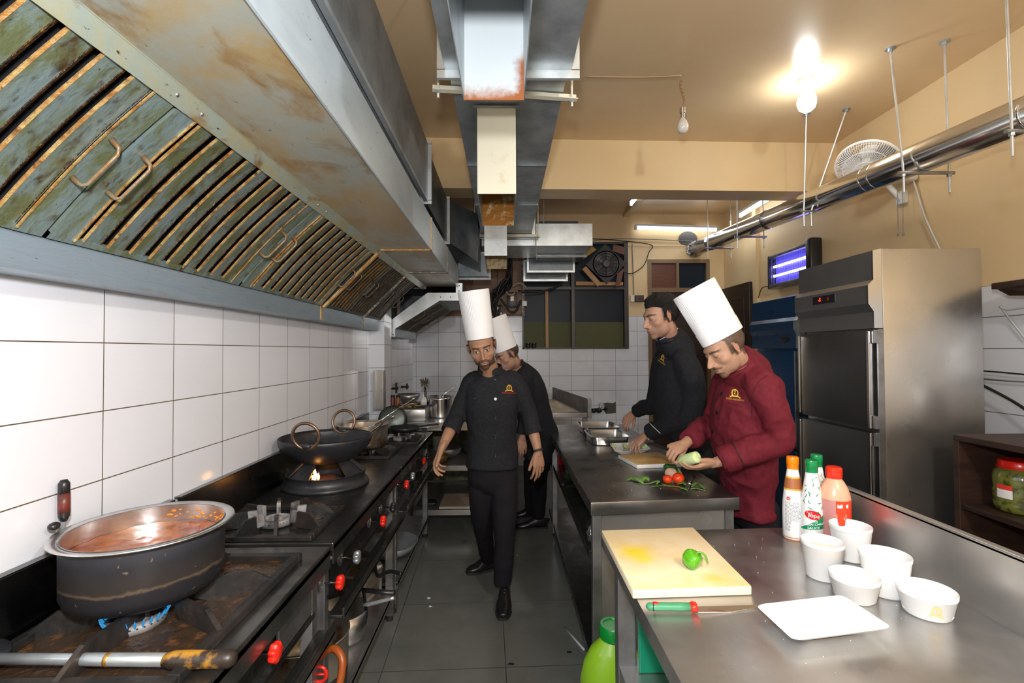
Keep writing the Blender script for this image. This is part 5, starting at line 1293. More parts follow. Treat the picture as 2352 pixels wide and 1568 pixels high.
# square white plate
t = thing('square_plate', 'empty square white plate in the right foreground', 'plate', at(1890, 1430, Z=ZT))
zc = ZT + .030
C4 = [at(1735, 1389, Z=zc), at(1936, 1366, Z=zc), at(2051, 1441, Z=zc), at(1822, 1470, Z=zc)]
ce = sum(C4, V()) / 4
def inset(k, z, rnd_=.10, n=6):
    out = []
    for i in range(4):
        p, a, b = C4[i], C4[i - 1], C4[(i + 1) % 4]
        for j in range(n + 1):
            u_ = j / n; q = (p + (a - p) * rnd_ * (1 - u_) ** 2 + (b - p) * rnd_ * u_ ** 2)
            w_ = ce + (q - ce) * k; out.append(V((w_.x, w_.y, z)))
    return out
m = MB()
ls = [(.50, ZT + .001), (.52, ZT + .006), (.80, ZT + .016), (.985, zc - .002), (1.0, zc), (.975, zc + .0018), (.80, ZT + .0215), (.60, ZT + .016), (.0 + .02, ZT + .0155)]
rg = [[m.bm.verts.new(p) for p in inset(k, z)] for k, z in ls]
for a, b in zip(rg, rg[1:]): m.bridge(a, b)
m.face(rg[0]); m.face(rg[-1]); obj('dish', m, white_g, t, auto=50)
# takeaway tubs
gold_p = M('pale_gold_print', (.80, .55, .20), .4)
GLY = {}
def emblem2d(mode='wreath'):
    """list of polygons in a unit frame: laurel wreath, shield letter and ribbon"""
    P = []
    for sgn in (-1, 1):
        for i in range(9):
            a = R(-70 + 150 * i / 8); c = (sgn * .30 * math.cos(a) , .42 + .36 * math.sin(a))
            for dv in (.0, .9):
                th = a + math.pi / 2 + (dv - .45) * 1.1
                dx, dy = math.cos(th) * sgn, math.sin(th); l_, w_ = .15, .045
                P.append([(c[0], c[1]), (c[0] + dx * l_ * .5 - dy * w_, c[1] + dy * l_ * .5 + dx * w_), (c[0] + dx * l_, c[1] + dy * l_), (c[0] + dx * l_ * .5 + dy * w_, c[1] + dy * l_ * .5 - dx * w_)])
    P.append([(-.10, .66), (.10, .66), (.12, .80), (.05, .73), (0, .82), (-.05, .73), (-.12, .80)])
    P.append([(-.09, .60), (.09, .60), (.09, .54), (-.01, .36), (.09, .36), (.09, .30), (-.10, .30), (-.10, .36), (.01, .54), (-.09, .54)])
    rb = []
    n = 10
    for i in range(n): 
        x0, x1 = -.42 + .84 * i / n, -.42 + .84 * (i + 1) / n
        f = lambda x: .06 + .05 * math.cos(x * 3.4)
        P.append([(x0, f(x0) - .06), (x1, f(x1) - .06), (x1, f(x1) + .06), (x0, f(x0) + .06)])
    for sgn in (-1, 1): P.append([(sgn * .40, -.06), (sgn * .58, -.09), (sgn * .52, -.02), (sgn * .57, .06), (sgn * .40, .05)])
    return P
def emblem_mb(mapf, size):
    m = MB()
    for poly in emblem2d():
        # subdivide for draping
        v = [m.bm.verts.new(mapf(x * size, y * size)) for x, y in poly]
        m.face(v)
    return m
def tub(label, c, r, h, fill=None, emb_a=None):
    t = thing('plastic_tub', label, 'tub', c, 'white takeaway tubs on the near table')
    k = .80
    m = MB(); m.lathe([(0, 0), (r * k - .004, 0), (r * k, .004), (r * .965, h - .012), (r * .99, h - .011), (r * 1.0, h - .002), (r * .985, h), (r * .955, h - .003), (r * .945, h - .012), (r * (k - .03), .008), (0, .006)], c, 56); obj('tub_body', m, white_p, t, auto=50)
    if fill:
        m = MB(); zf = fill[1]; m.lathe([(0, zf + .004), (r * .4, zf + .004), (r * .78, zf), (r * .80, zf - .002)], c, 40, cap0=False, cap1=False, wob=lambda a, h_: 1 + .05 * math.sin(5 * a)); obj('contents', m, fill[0], t, smooth=True)
    if emb_a is not None:
        f = on_cyl(c, r * .885 + .0012, emb_a, h * .22, -.17)
        m = emblem_mb(lambda x, y: V((c[0] + (r * .868 + y * .17 + .0015) * math.cos(emb_a + x / r), c[1] + (r * .868 + y * .17 + .0015) * math.sin(emb_a + x / r), c[2] + h * .28 + y)), .031)
        obj('printed_emblem', m, gold_p, t, fixn=False)
    return t
crumb = M('yellow_crumbs', (.75, .5, .2), .6, var=(90, (.85, .8, .7), .45, .6), bump=(90, .8))
cream_f = M('creamy_paste', (.80, .72, .58), .4, bump=(30, .3))
tub('tall white tub at the back, in front of the red capped bottle', at(1953, 1204, Z=.97) - V((0, 0, .11)), .061, .11)
tub('tall white tub with smeared cream, nearest the orange capped bottle', at(1889, 1240, Z=.97) - V((0, 0, .11)), .058, .11, (cream_f, .085))
tub('tall white tub beside the raised steel back edge, behind the two low tubs', at(2032, 1270, Z=.97) - V((0, 0, .11)), .063, .11)
tub('low white tub with yellow crumbs inside and an emblem at its right', at(1962, 1318, Z=.925) - V((0, 0, .065)), .061, .065, (crumb, .020), R(-18))
tub('low white tub with green specks and a gold emblem, nearest the camera', at(2128, 1350, Z=.925) - V((0, 0, .065)), .064, .065, (M('white_green_specks', (.84, .85, .84), .4, var=(60, (.05, .25, .08), .70, .72)), .012), R(-112))
# sauce bottles
def bottle(label, x, y, kind, rot=0.0):
    c = V((x, y, ZT)); t = thing('sauce_bottle', label, 'bottle', c)
    prof = [(0, 0), (.032, 0), (.0355, .004), (.036, .10), (.0345, .135), (.0285, .19), (.0215, .235), (.018, .255), (.018, .262)]
    bodyc = {'green': white_p, 'orange': white_p}[kind]
    m = MB(); m.lathe(prof, c, 48); obj('body', m, M('glossy_white_plastic', (.86, .86, .85), .22) if 'glossy_white_plastic' not in MATS else MATS['glossy_white_plastic'], t, smooth=True)
    capc = MATS.get('cap_' + kind) or M('cap_' + kind, {'green': (.0, .22, .06), 'orange': (.9, .22, .0)}[kind], .25)
    m = MB(); m.lathe([(.0195, .252), (.0195, .268), (.0205, .27), (.0205, .292), (.019, .296), (.0, .297)], c, 40); obj('cap', m, capc, t, auto=40)
    def rad(z): 
        for (r0, z0), (r1, z1) in zip(prof, prof[1:]):
            if z0 <= z <= z1 and z1 > z0: return r0 + (r1 - r0) * (z - z0) / (z1 - z0)
        return .018
    a_m = math.atan2(-y, -x) + rot   # label faces the camera
    mp = lambda X_, Z_: V((c.x + (rad(Z_) + .0006) * math.cos(a_m + X_ / .0335), c.y + (rad(Z_) + .0006) * math.sin(a_m + X_ / .0335), c.z + Z_))
    mp2 = lambda X_, Z_: V((c.x + (rad(Z_) + .0011) * math.cos(a_m + X_ / .0335), c.y + (rad(Z_) + .0011) * math.sin(a_m + X_ / .0335), c.z + Z_))
    mp3 = lambda X_, Z_: V((c.x + (rad(Z_) + .0016) * math.cos(a_m + X_ / .0335), c.y + (rad(Z_) + .0016) * math.sin(a_m + X_ / .0335), c.z + Z_))
    def band(f0, f1, mat, name, x0=-.1053, x1=.1053, n=60, mpf=mp):
        m = MB(); lo = [m.bm.verts.new(mpf(x0 + (x1 - x0) * i / n, f0((x0 + (x1 - x0) * i / n)))) for i in range(n + 1)]
        hi = [m.bm.verts.new(mpf(x0 + (x1 - x0) * i / n, f1((x0 + (x1 - x0) * i / n)))) for i in range(n + 1)]
        for i in range(n): m.face((lo[i], lo[i + 1], hi[i + 1], hi[i]))
        return obj(name, m, mat, t, smooth=True)
    gm = MATS.get('label_green') or M('label_green', (.0, .25, .10), .35)
    rm = MATS.get('label_red') or M('label_red', (.65, .01, .01), .35)
    wm = MATS.get('label_white') or M('label_white', (.9, .9, .9), .35)
    def oval(cx_, cz_, rx, rz, mat, name, tilt=-.12):
        m = MB(); rings = []
        for k in range(6):
            kk = k / 5 + 1e-3
            rings.append([m.bm.verts.new(mp2(cx_ + kk * (rx * math.cos(a) * math.cos(tilt) - rz * math.sin(a) * math.sin(tilt)), cz_ + kk * (rx * math.cos(a) * math.sin(tilt) + rz * math.sin(a) * math.cos(tilt)))) for a in [i / 40 * 6.283 for i in range(40)]])
        for a, b in zip(rings, rings[1:]): m.bridge(a, b)
        m.face(rings[0]); return obj(name, m, mat, t, smooth=True)
    if kind == 'green':
        band(lambda x_: .058 + .1 * x_ * 1.4, lambda x_: .085 + .014 * math.sin(x_ * 30) + x_ * .35, gm, 'green_swoosh')
        rr = random.Random(int(x * 1000)); m = MB()
        for z in np.arange(.140, .235, .018):
            for k in range(7):
                xx = -.09 + k * .0285 + rr.uniform(-.005, .005); zz = z + rr.uniform(-.004, .004); a0 = rr.uniform(0, 6.28); P = []
                n = 9; hi = []; lo = []
                for i in range(n):
                    a = a0 + 2.3 * i / (n - 1); w_ = .0016 * math.sin(math.pi * (i + .25) / (n - .5)); rc = .0085
                    hi.append((xx + (rc + w_) * math.cos(a), zz + (rc + w_) * math.sin(a))); lo.append((xx + (rc - w_) * math.cos(a), zz + (rc - w_) * math.sin(a)))
                vs = [[m.bm.verts.new(mp(*q)) for q in L] for L in (hi, lo)]
                for i in range(n - 1): m.face((vs[0][i], vs[0][i + 1], vs[1][i + 1], vs[1][i]))
        obj('chilli_print', m, gm, t)
        ov = oval(0, .109, .025, .0155, rm, 'logo_oval')
        tl = -.10
        rt = lambda X_, Y_: (X_ * math.cos(tl) - Y_ * math.sin(tl), X_ * math.sin(tl) + Y_ * math.cos(tl))
        m = text_bm('T', .024, lambda a, b: mp3(*(lambda q: (q[0] - .012, q[1] + .1015))(rt(a, b)))); m = merge(m, text_bm('ops', .020, lambda a, b: mp3(*(lambda q: (q[0] + .0045, q[1] + .1015))(rt(a, b)))))
        m2 = MB(); m2.face([m2.bm.verts.new(mp3(*q)) for q in ((-.012, .0985), (.018, .0955), (.018, .0970), (-.012, .1000))]); merge(m, m2); obj('logo_text', m, wm, t, fixn=False)
        m = MB(); m.face([m.bm.verts.new(mp3(*q)) for q in ((.010, .119), (.014, .124), (.018, .119), (.013, .116))]); obj('leaf_mark', m, gm, t)
        tw = lambda cx_, cz_, k: (lambda a, b: mp3(cx_ + a, cz_ + b + a * k))
        m = text_bm('PREMIUM', .0062, tw(0, .0845, .12)); merge(m, text_bm('GREEN CHILLI', .0105, tw(.001, .0735, .16))); merge(m, text_bm('SAUCE', .0115, tw(.001, .0610, .16))); obj('label_text', m, wm, t, fixn=False)
    else:
        band(lambda x_: .178, lambda x_: .226, MATS.get('label_gold') or M('label_gold', (.75, .38, .05), .35), 'gold_band')
        band(lambda x_: .184, lambda x_: .220, MATS.get('label_brown') or M('label_brown', (.36, .12, .04), .35), 'brown_band', mpf=mp2)
        band(lambda x_: .0, lambda x_: .010, M('label_orange_base', (.6, .2, .05), .35), 'base_band', mpf=mp2)
        oval(-.012, .148, .0085, .0062, rm, 'logo_oval')
        m = text_bm('Tops', .0085, lambda a, b: mp3(-.012 + a, .1455 + b)); obj('logo_text', m, wm, t, fixn=False)
        m = MB()
        rr = random.Random(7)
        for k in range(22):
            zz = .134 - k * .0048; x0 = -.024
            while x0 < .020:
                l_ = rr.uniform(.003, .010)
                if k > 13 and x0 > -.008: break
                m.face([m.bm.verts.new(mp(*q)) for q in ((x0, zz), (x0 + l_, zz), (x0 + l_, zz + .0016), (x0, zz + .0016))]); x0 += l_ + .0016
        obj('fine_print', m, M('print_grey', (.12, .12, .14), .5), t)
    return t
ob = at(1821, 1244, Z=ZT)
bottle('sauce bottle with orange cap and brown band, leftmost of the bottles', 1.058, 1.775, 'orange', R(-6))
bottle('green capped chilli sauce bottle in front of the other green capped one', 1.094, 1.722, 'green', R(4))
bottle('green capped chilli sauce bottle behind the nearer one', 1.168, 1.808, 'green', R(40))
c = V((1.160, 1.700, ZT)); t = thing('ketchup_bottle', 'squat translucent bottle of red sauce with a red cap by the back edge', 'bottle', c)
m = MB(); m.lathe([(0, 0), (.042, 0), (.048, .005), (.049, .16), (.0475, .178), (.040, .205), (.031, .222), (.022, .235), (.021, .245)], c, 56); obj('body', m, M('pink_red_sauce_plastic', (.56, .24, .23), .3), t, smooth=True)
m = MB(); m.lathe([(.0494, .168), (.0481, .180), (.0405, .2065), (.0315, .2235), (.0225, .236)], c, 56, cap0=False, cap1=False); obj('clear_shoulder', m, M('pale_shoulder', (.78, .40, .26), .3), t, smooth=True)
m = MB(); m.lathe([(.024, .238), (.0255, .242), (.0255, .262), (.0245, .2625), (.0255, .263), (.025, .272), (.021, .276), (.0, .276)], c, 40); obj('cap', m, MATS.get('cap_red') or M('cap_red', (.85, .03, .01), .25), t, auto=40)
am = math.atan2(-c.y, -c.x) + R(22)
arc_label(c, .0498, am - .30, am + 1.05, .085, .168, M('ketchup_label_red', (.85, .06, .02), .3), t, n=24)
mk = lambda cx_, cz_: (lambda a, b: V((c.x + .0506 * math.cos(am + .25 + (cx_ + a) / .05), c.y + .0506 * math.sin(am + .25 + (cx_ + a) / .05), c.z + cz_ + .042 + b)))
lw2 = M('label_text_white', (.9, .88, .85), .4)
m = MB()
rr = random.Random(2)
for k in range(6):
    f = mk(-.027, .078 - k * .0045); L = rr.uniform(.026, .032)
    m.face([m.bm.verts.new(f(*q)) for q in ((0, 0), (L, 0), (L, .0018), (0, .0018))])
f = mk(0, 0)
for q in ((-.024, .104), (-.018, .103), (-.013, .105)): m.face([m.bm.verts.new(f(q[0] + a, q[1] + b)) for a, b in ((0, 0), (.006, -.001), (.005, .010), (.001, .011))])
obj('label_text', m, lw2, t, fixn=False)
m = MB(); m.face([m.bm.verts.new(f(*q)) for q in ((.004, .104), (.013, .104), (.013, .115), (.004, .115))]); obj('veg_mark', m, lw2, t, fixn=False)
# crumbs on the near table
cr = random.Random(11); m = MB()
crumbs = thing('crumbs', 'tiny white and green food crumbs scattered on the near steel table', 'crumbs', (.8, 1.4, ZT)); crumbs['kind'] = 'stuff'
for i in range(34):
    x, y = cr.uniform(.62, 1.05), cr.uniform(1.25, 1.8) if i % 3 else cr.uniform(.95, 1.3); m.ell((x, y, ZT + .0012), cr.uniform(.0006, .0014), cr.uniform(.0006, .0016), .0008, n=6, m=4)
obj('crumb', m, white_p, crumbs)

# ================================================================ items on the long table
bm2 = board_mat('stained_board_far', (.62, .44, .20), (.50, .26, .05), (.78, .78, .76), [(.93, 3.0, .05, (.45, .18, .02), .5)], 7)
board('cutting_board', 'smaller white cutting board with brown stains in front of the red coated man', ((1419, 1044), (1512, 1037), (1463, 1067), (1566, 1063)), ZT + .001, .024, bm2)
def gn_pan(label, cx_, cy_, hx, hy, h):
    c = V((cx_, cy_, ZT)); t = thing('steel_tray', label, 'tray', c, 'steel food trays on the long table')
    m = MB()
    def rr_(k, z, e=0, rad=.04):
        out = []; ax_, ay_ = hx * k + e, hy * k + e
        for sx, sy, a0 in ((1, 1, 0), (-1, 1, 90), (-1, -1, 180), (1, -1, 270)):
            for j in range(7):
                a = R(a0 + 90 * j / 6); out.append(m.bm.verts.new((c.x + sx * (ax_ - rad) + rad * math.cos(a), c.y + sy * (ay_ - rad) + rad * math.sin(a), c.z + z)))
        return out
    rg = [rr_(.88, 0), rr_(.93, .006), rr_(.945, h * .6), rr_(.965, h * .62), rr_(.97, h - .004), rr_(1, h - .002, .010), rr_(1, h + .0, .011), rr_(.97, h, 0), rr_(.955, h - .01), rr_(.935, h * .6), rr_(.92, .01), rr_(.87, .004)]
    for a, b in zip(rg, rg[1:]): m.bridge(a, b)
    m.face(rg[0]); m.face(rg[-1]); obj('tray_body', m, steel_lite, t, auto=40)
gn_pan('empty stainless steel food tray, the nearer of two, beside the white plate', .765, 3.66, .140, .165, .065)
gn_pan('empty stainless steel food tray, the farther of two on the long table', .785, 4.10, .155, .17, .065)
t = thing('rectangular_plate', 'white rectangular plate of cucumber slices in front of the bare headed man', 'plate', at(1448, 1030, Z=ZT))
C4 = [at(1400, 1018, Z=.888), at(1478, 1015, Z=.888), at(1497, 1031, Z=.888), at(1414, 1038, Z=.888)]; ce = sum(C4, V()) / 4
m = MB(); rg = [[m.bm.verts.new(p) for p in inset(k, z)] for k, z in ((.72, ZT + .001), (.74, ZT + .004), (.98, .886), (1.0, .888), (.975, .8895), (.76, ZT + .009), (.02, ZT + .008))]
for a, b in zip(rg, rg[1:]): m.bridge(a, b)
m.face(rg[0]); m.face(rg[-1]); obj('dish', m, white_g, t, auto=50)
cuc = M('cucumber_flesh', (.55, .68, .28), .35, var=(60, (.68, .76, .42), .45, .6)); cskin = M('cucumber_skin', (.02, .10, .015), .3)
def slice_(q, ax_, r_, label, th=.004):
    t = thing('cucumber_slice', label, 'cucumber', q, 'cucumber slices on the white plate')
    m = MB(); m.lathe([(0, -th / 2), (r_ * .96, -th / 2), (r_ * .96, th / 2), (0, th / 2)], q, 28, axis=ax_); obj('flesh', m, cuc, t, auto=40)
    m = MB(); m.lathe([(r_ * .95, -th / 2), (r_, -th / 2), (r_, th / 2), (r_ * .95, th / 2), (r_ * .95, -th / 2)], q, 28, axis=ax_, cap0=False, cap1=False); obj('peel', m, cskin, t)
for (x, y, ax_, lb) in ((1410, 1023, (.5, -.5, .75), 'cucumber slice standing at the left end of the white plate'), (1436, 1024, (.5, -.6, .6), 'cucumber slice beside the fingers on the white plate'), (1480, 1025, (-.3, -.7, .7), 'cucumber slice at the right end of the white plate'), (1440, 1033, (0, 0, 1), 'flat cucumber slice at the front of the white plate'), (1463, 1032, (0, .1, 1), 'flat cucumber slice near the front right of the white plate')):
    slice_(at(x, y, Z=.884), ax_, .022, lb)
# vegetables
def tomato(x, y, r_, label):
    q = at(x, y, Z=ZT + r_ * .95); t = thing('tomato', label, 'tomato', q - V((0, 0, r_)), 'tomatoes on the long table')
    m = MB(); m.lathe([(math.sin(a_), -math.cos(a_) * .92 - (.14 * math.exp(-((math.pi - a_) / .3) ** 2))) for a_ in np.linspace(0, math.pi, 24)], (0, 0, 0), 48, wob=lambda a, h: 1 + .008 * math.cos(5 * a)); m.xf(Matrix.Translation(q) @ Matrix.Scale(r_, 4)); obj('fruit', m, MATS.get('tomato_red') or M('tomato_red', (.80, .05, .005), .1, var=(9, (.85, .16, .01), .5, .75), coat=.6), t, smooth=True)
tomato(1533, 1100, .024, 'smaller tomato on the left, lying on the green leaves'); tomato(1558, 1098, .031, 'larger tomato on the right, lying on the green leaves')
leafm = M('leaf_green', (.10, .30, .04), .4, var=(20, (.22, .42, .10), .4, .65)); leafm2 = M('pale_leaf_green', (.26, .45, .12), .45)
def leaf(P, wd, label, mat=None, k=7, lift=.0):
    pts = spline([at(x, y, Z=ZT + .004 + l) for x, y, l in P], 5); n = len(pts)
    t = thing('herb_leaf', label, 'leaf', pts[0], 'green leaves scattered on the long table')
    m = MB(); rows = []
    for i, p in enumerate(pts):
        tg = (pts[min(i + 1, n - 1)] - pts[max(i - 1, 0)]).normalized(); s = tg.cross(V((0, 0, 1))); s = s.normalized() if s.length > 1e-4 else V((0, 1, 0))
        w_ = wd * math.sin(math.pi * (i + .3) / (n - .4)) ** .7; cz = V((0, 0, .25 * w_))
        rows.append([m.bm.verts.new(p - s * w_ + cz), m.bm.verts.new(p), m.bm.verts.new(p + s * w_ + cz)])
    for a, b in zip(rows, rows[1:]):
        for j in range(2): m.face((a[j], a[j + 1], b[j + 1], b[j]))
    o = obj('blade', m, mat or leafm, t, smooth=True); md = o.modifiers.new('s', 'SOLIDIFY'); md.thickness = .0012
leaf([(1440, 1103, 0), (1455, 1095, .01), (1468, 1102, .01), (1478, 1110, 0)], .016, 'curled green leaf at the left end of the leaf pile')
leaf([(1472, 1108, .0), (1482, 1095, .014), (1490, 1104, .004)], .014, 'rounded green leaf second from the left of the pile')
leaf([(1459, 1111, 0), (1490, 1110, 0), (1512, 1104, .006), (1508, 1112, .0)], .008, 'long folded leaf in front of the left leaves', leafm2)
leaf([(1496, 1117, 0), (1520, 1115, .002), (1550, 1117, 0)], .006, 'thin pale stalk below the smaller tomato', leafm2)
leaf([(1518, 1110, .002), (1535, 1115, .0), (1560, 1118, .0), (1580, 1125, 0)], .011, 'broad leaf under the two tomatoes')
leaf([(1556, 1112, .004), (1568, 1108, .012), (1576, 1114, .002)], .018, 'bright leaf at the right of the larger tomato')
leaf([(1562, 1122, 0), (1572, 1122, .008), (1580, 1127, 0)], .010, 'small dark leaf in front of the brush')
leaf([(1588, 1118, .002), (1600, 1108, .018), (1612, 1114, .006), (1618, 1122, 0)], .013, 'curled leaf at the right end of the pile')
leaf([(1586, 1122, 0), (1600, 1121, .003), (1620, 1126, 0)], .007, 'thin pale leaf tip at the far right of the pile', leafm2)
q = at(1541, 1086, Z=ZT + .025); t = thing('onion', 'peeling pink brown onion behind the two tomatoes', 'onion', q - V((0, 0, .025)))
m = MB(); m.ell(q, .036, .03, .027, n=24, m=16)
for v in m.bm.verts: v.co += (v.co - q).normalized() * .006 * noise.noise(v.co * 45)
obj('bulb', m, M('onion_pink', (.60, .34, .24), .45, var=(18, (.78, .62, .42), .45, .6), bump=(50, .4)), t, smooth=True)
q = at(1540, 1074, Z=ZT + .018); a_, b_ = q + V((-.03, .03, 0)), q + V((.035, .0, 0)); t = thing('cucumber', 'dark green unpeeled cucumber piece behind the onion', 'cucumber', q - V((0, 0, .018)))
m = MB(); m.tube([a_, a_.lerp(b_, .15), a_.lerp(b_, .85), b_], .018, 20, radii=[.008, .018, .018, .010]); obj('body', m, cskin, t, smooth=True)
q = at(1561, 1086, Z=ZT + .026); slice_(q, (.7, -.3, .5), .026, 'pale green cucumber end leaning on the larger tomato', .012)
a_, b_ = at(1577, 1121, Z=ZT + .008), at(1594, 1094, Z=ZT + .03)
t = thing('pastry_brush', 'small dark handled tool with a silver collar standing in the leaves', 'brush', a_)
m = MB(); m.tube([a_.lerp(b_, .55), b_], .009, 16); obj('handle', m, M('dark_wood_handle', (.05, .03, .025), .4), t, smooth=True)
m = MB(); m.tube([a_.lerp(b_, .32), a_.lerp(b_, .40), a_.lerp(b_, .48), a_.lerp(b_, .56)], .0095, 16, radii=[.0100, .0088, .0102, .0092]); obj('collar', m, chrome, t, smooth=True)
m = MB()
for k in range(9):
    o = V((math.cos(k * .7), math.sin(k * .7), 0)) * .005; m.tube([a_.lerp(b_, .34) + o, a_ + o * 1.9], .0016, 5)
obj('wires', m, steel_frame, t)
cr = random.Random(5)
crumbs2 = thing('crumbs', 'tiny pale crumbs scattered on the long steel table', 'crumbs', (.8, 2.6, ZT)); crumbs2['kind'] = 'stuff'; m = MB()
for i in range(26): m.ell((cr.uniform(.5, 1.08), cr.uniform(2.25, 2.9), ZT + .001), cr.uniform(.0008, .0022), cr.uniform(.0008, .0022), .001, n=6, m=4)
obj('crumb', m, white_p, crumbs2)
# things on the shelves of the long table
def bowl(name, label, c, r_, h, mat, cat='bowl'):
    t = thing(name, label, cat, c); m = MB(); m.lathe([(0, 0), (r_ * .5, 0), (r_ * .85, h * .45), (r_, h), (r_ * .98, h), (r_ * .83, h * .45), (r_ * .5, .006), (0, .006)], c, 40); obj('bowl_body', m, mat, t, smooth=True); return t
bowl('mixing_bowl', 'large dull steel bowl on the middle shelf of the long table', V((.62, 2.85, .603)), .15, .12, galv)
t = bowl('frying_pan', 'black frying pan on the middle shelf of the long table', V((.60, 3.45, .603)), .13, .05, soot, 'pan')
m = MB(); m.tube(spline([V((.50, 3.36, .64)), V((.42, 3.28, .66)), V((.375, 3.20, .665))]), .013, 10); obj('handle', m, blackp, t, smooth=True)
m = MB(); m.box(.47, .56, 3.72, 3.78, .603, .70, .004); m.xf(Matrix.Identity(4)); tag(obj('packet', m, M('green_packet', (.08, .4, .03), .4)), 'small green packet on the middle shelf of the long table', 'packet')
m = MB(); m.lathe([(0, 0), (.03, 0), (.032, .1), (.02, .12), (0, .125)], V((.47, 4.05, .603)), 24); tag(obj('red_jar', m, redp, smooth=True), 'red topped jar on the middle shelf at the far end of the long table', 'jar')
q = at(1357, 1234, Y=2.4); m = MB(); m.ell((.445, 2.36, .66), .05, .05, .055, n=16, m=10)
for v in m.bm.verts: v.co += V((noise.noise(v.co * 40), noise.noise(v.co * 41 + V((5, 0, 0))), noise.noise(v.co * 39 + V((0, 9, 0))))) * .018
tag(obj('foil_ball', m, M('foil', (.75, .75, .75), .2, 1.0, bump=(90, 1.0))), 'crumpled foil ball at the near end of the long table shelf', 'foil')
# green jug on the floor
c = V((.435, 1.985, 0)); t = thing('plastic_jug', 'lime green plastic jug with a darker green screw cap on the floor between the tables', 'jug', c)
lime = M('lime_plastic', (.27, .52, .02), .25, coat=.3)
m = MB(); m.lathe([(0, 0), (.125, 0), (.135, .015), (.138, .15), (.135, .22), (.12, .29), (.09, .345), (.058, .375), (.05, .39), (.05, .40)], c, 48, sx=.95, sy=.72, wob=lambda a, h: 1 + .05 * math.cos(2 * a) - (.05 if .1 < h < .24 and math.cos(a + 2.2) > .6 else 0)); obj('body', m, lime, t, smooth=True)
m = MB(); m.tube(spline([c + V((.03, -.05, .375)), c + V((.07, -.09, .35)), c + V((.10, -.10, .28)), c + V((.11, -.08, .20))]), .018, 12); obj('handle', m, lime, t, smooth=True)
m = MB(); m.lathe([(.054, .385), (.056, .39), (.056, .432), (.052, .438), (.04, .438), (.038, .434), (0, .434)], c, 60, wob=lambda a, h: 1 + .012 * math.cos(a * 30)); obj('cap', m, M('jug_cap_green', (.0, .25, .03), .25), t, auto=40)
a_, b_ = at(1296, 1440, Z=.006), at(1342, 1492, Z=.006); m = MB(); m.tube([a_, b_], .006, 8); tag(obj('plastic_tube', m, M('clear_tube', (.45, .47, .47), .25), smooth=True), 'short clear plastic tube lying on the floor by the long table', 'tube')
cr = random.Random(8)
for i, (x, y, lb) in enumerate(((1174, 1524, 'dark scrap on the floor, lowest in the aisle'), (1068, 1243, 'dark scrap on the floor beside the front man'), (1184, 1239, 'dark scrap on the floor near the shoe of the hidden man'), (985, 1373, 'pale scrap on the floor left of the front man'), (988, 1392, 'tiny white scrap on the floor below the pale one'), (1308, 1497, 'dark scrap on the floor beside the plastic tube'), (1187, 1275, 'green leaf scrap on the floor of the aisle'))):
    q = at(x, y, Z=.003); m = MB(); m.ell(q, .012 + .004 * (i == 0), .010, .003, n=9, m=5)
    for v in m.bm.verts: v.co += V((noise.noise(v.co * 90), noise.noise(v.co * 95 + V((3, 0, 0))), 0)) * .008
    tag(obj('floor_scrap', m, [blackp, blackp, blackp, white_p, white_p, blackp, leafm][i]), lb, 'scrap', 'scraps on the floor')

# ================================================================ table against the far wall (left) and what stands on it
t = thing('work_table', 'steel table with two shelves across the end of the stove row', 'table', (-.4, 4.6, 0))
m = MB(); m.box(-1.04, -.05, 4.21, 5.2, .90, .935, .002); m.box(-1.04, -.05, 4.205, 4.215, .865, .935, .001); obj('worktop', m, steel, t)
for z in (.55, .17):
    m = MB(); m.box(-.80, -.05, 4.20, 5.1, z, z + .012); m.box(-.80, -.05, 4.195, 4.205, z - .03, z + .014, .001); obj('shelf', m, steel, t)
for x, y in ((-.71, 4.155), (-.11, 4.16), (-1.0, 5.1), (-.11, 5.1)):
    m = MB(); m.box(x, x + .042, y, y + .042, .03, .90, .003); lg = obj('leg', m, steel_lite if y < 4.5 else steel_frame, t)
    m = MB(); m.cyl((x + .02, y + .02, 0), (x + .02, y + .02, .032), .02, 12); obj('rubber_foot', m, rubber, lg)
m = MB(); m.box(-1.0, -.08, 5.14, 5.18, .19, .86); tag(obj('wall_panel', m, M('grimy_olive_panel', (.16, .16, .08), .5, var=(7, (.05, .05, .03), .45, .62))), 'grimy olive panel below the back of the end table', 'panel')
q0, q1 = at(890, 968, Y=4.3), at(978, 942, Y=4.3)
t = thing('bain_marie', 'low steel counter box with a wire rack on the end table', 'appliance', (-.9, 4.5, .935))
m = MB(); m.box(-1.03, q1.x, 4.28, 4.85, .936, 1.04, .004); obj('body', m, steel, t, auto=30)
m = MB()
for i in range(14): y = 4.30 + i * .04; m.cyl((-1.02, y, 1.05), (q1.x - .01, y, 1.05), .003, 5)
for x in (-1.02, -.85, q1.x - .02): m.cyl((x, 4.29, 1.047), (x, 4.84, 1.047), .004, 5)
obj('wire_rack', m, chrome, t)
m = MB(); cr = random.Random(3)
for i in range(26): m.ell((cr.uniform(-.98, -.78), cr.uniform(4.3, 4.6), 1.056), .014, .012, .004, n=7, m=4)
obj('spices', m, M('orange_scraps', (.55, .22, .05), .5, var=(40, (.6, .5, .1), .4, .6)), t)
q = at(1008, 968, Y=4.45); c = V((q.x, 4.55, .936)); t = thing('stock_pot', 'shiny tall steel stock pot on the end table', 'pot', c)
m = MB(); m.lathe([(0, 0), (.095, 0), (.105, .01), (.107, .17), (.113, .172), (.113, .18), (.105, .19), (.118, .192), (.118, .198), (.10, .198), (.10, .01), (0, .008)], c, 48); obj('body', m, steel_lite, t, auto=40)
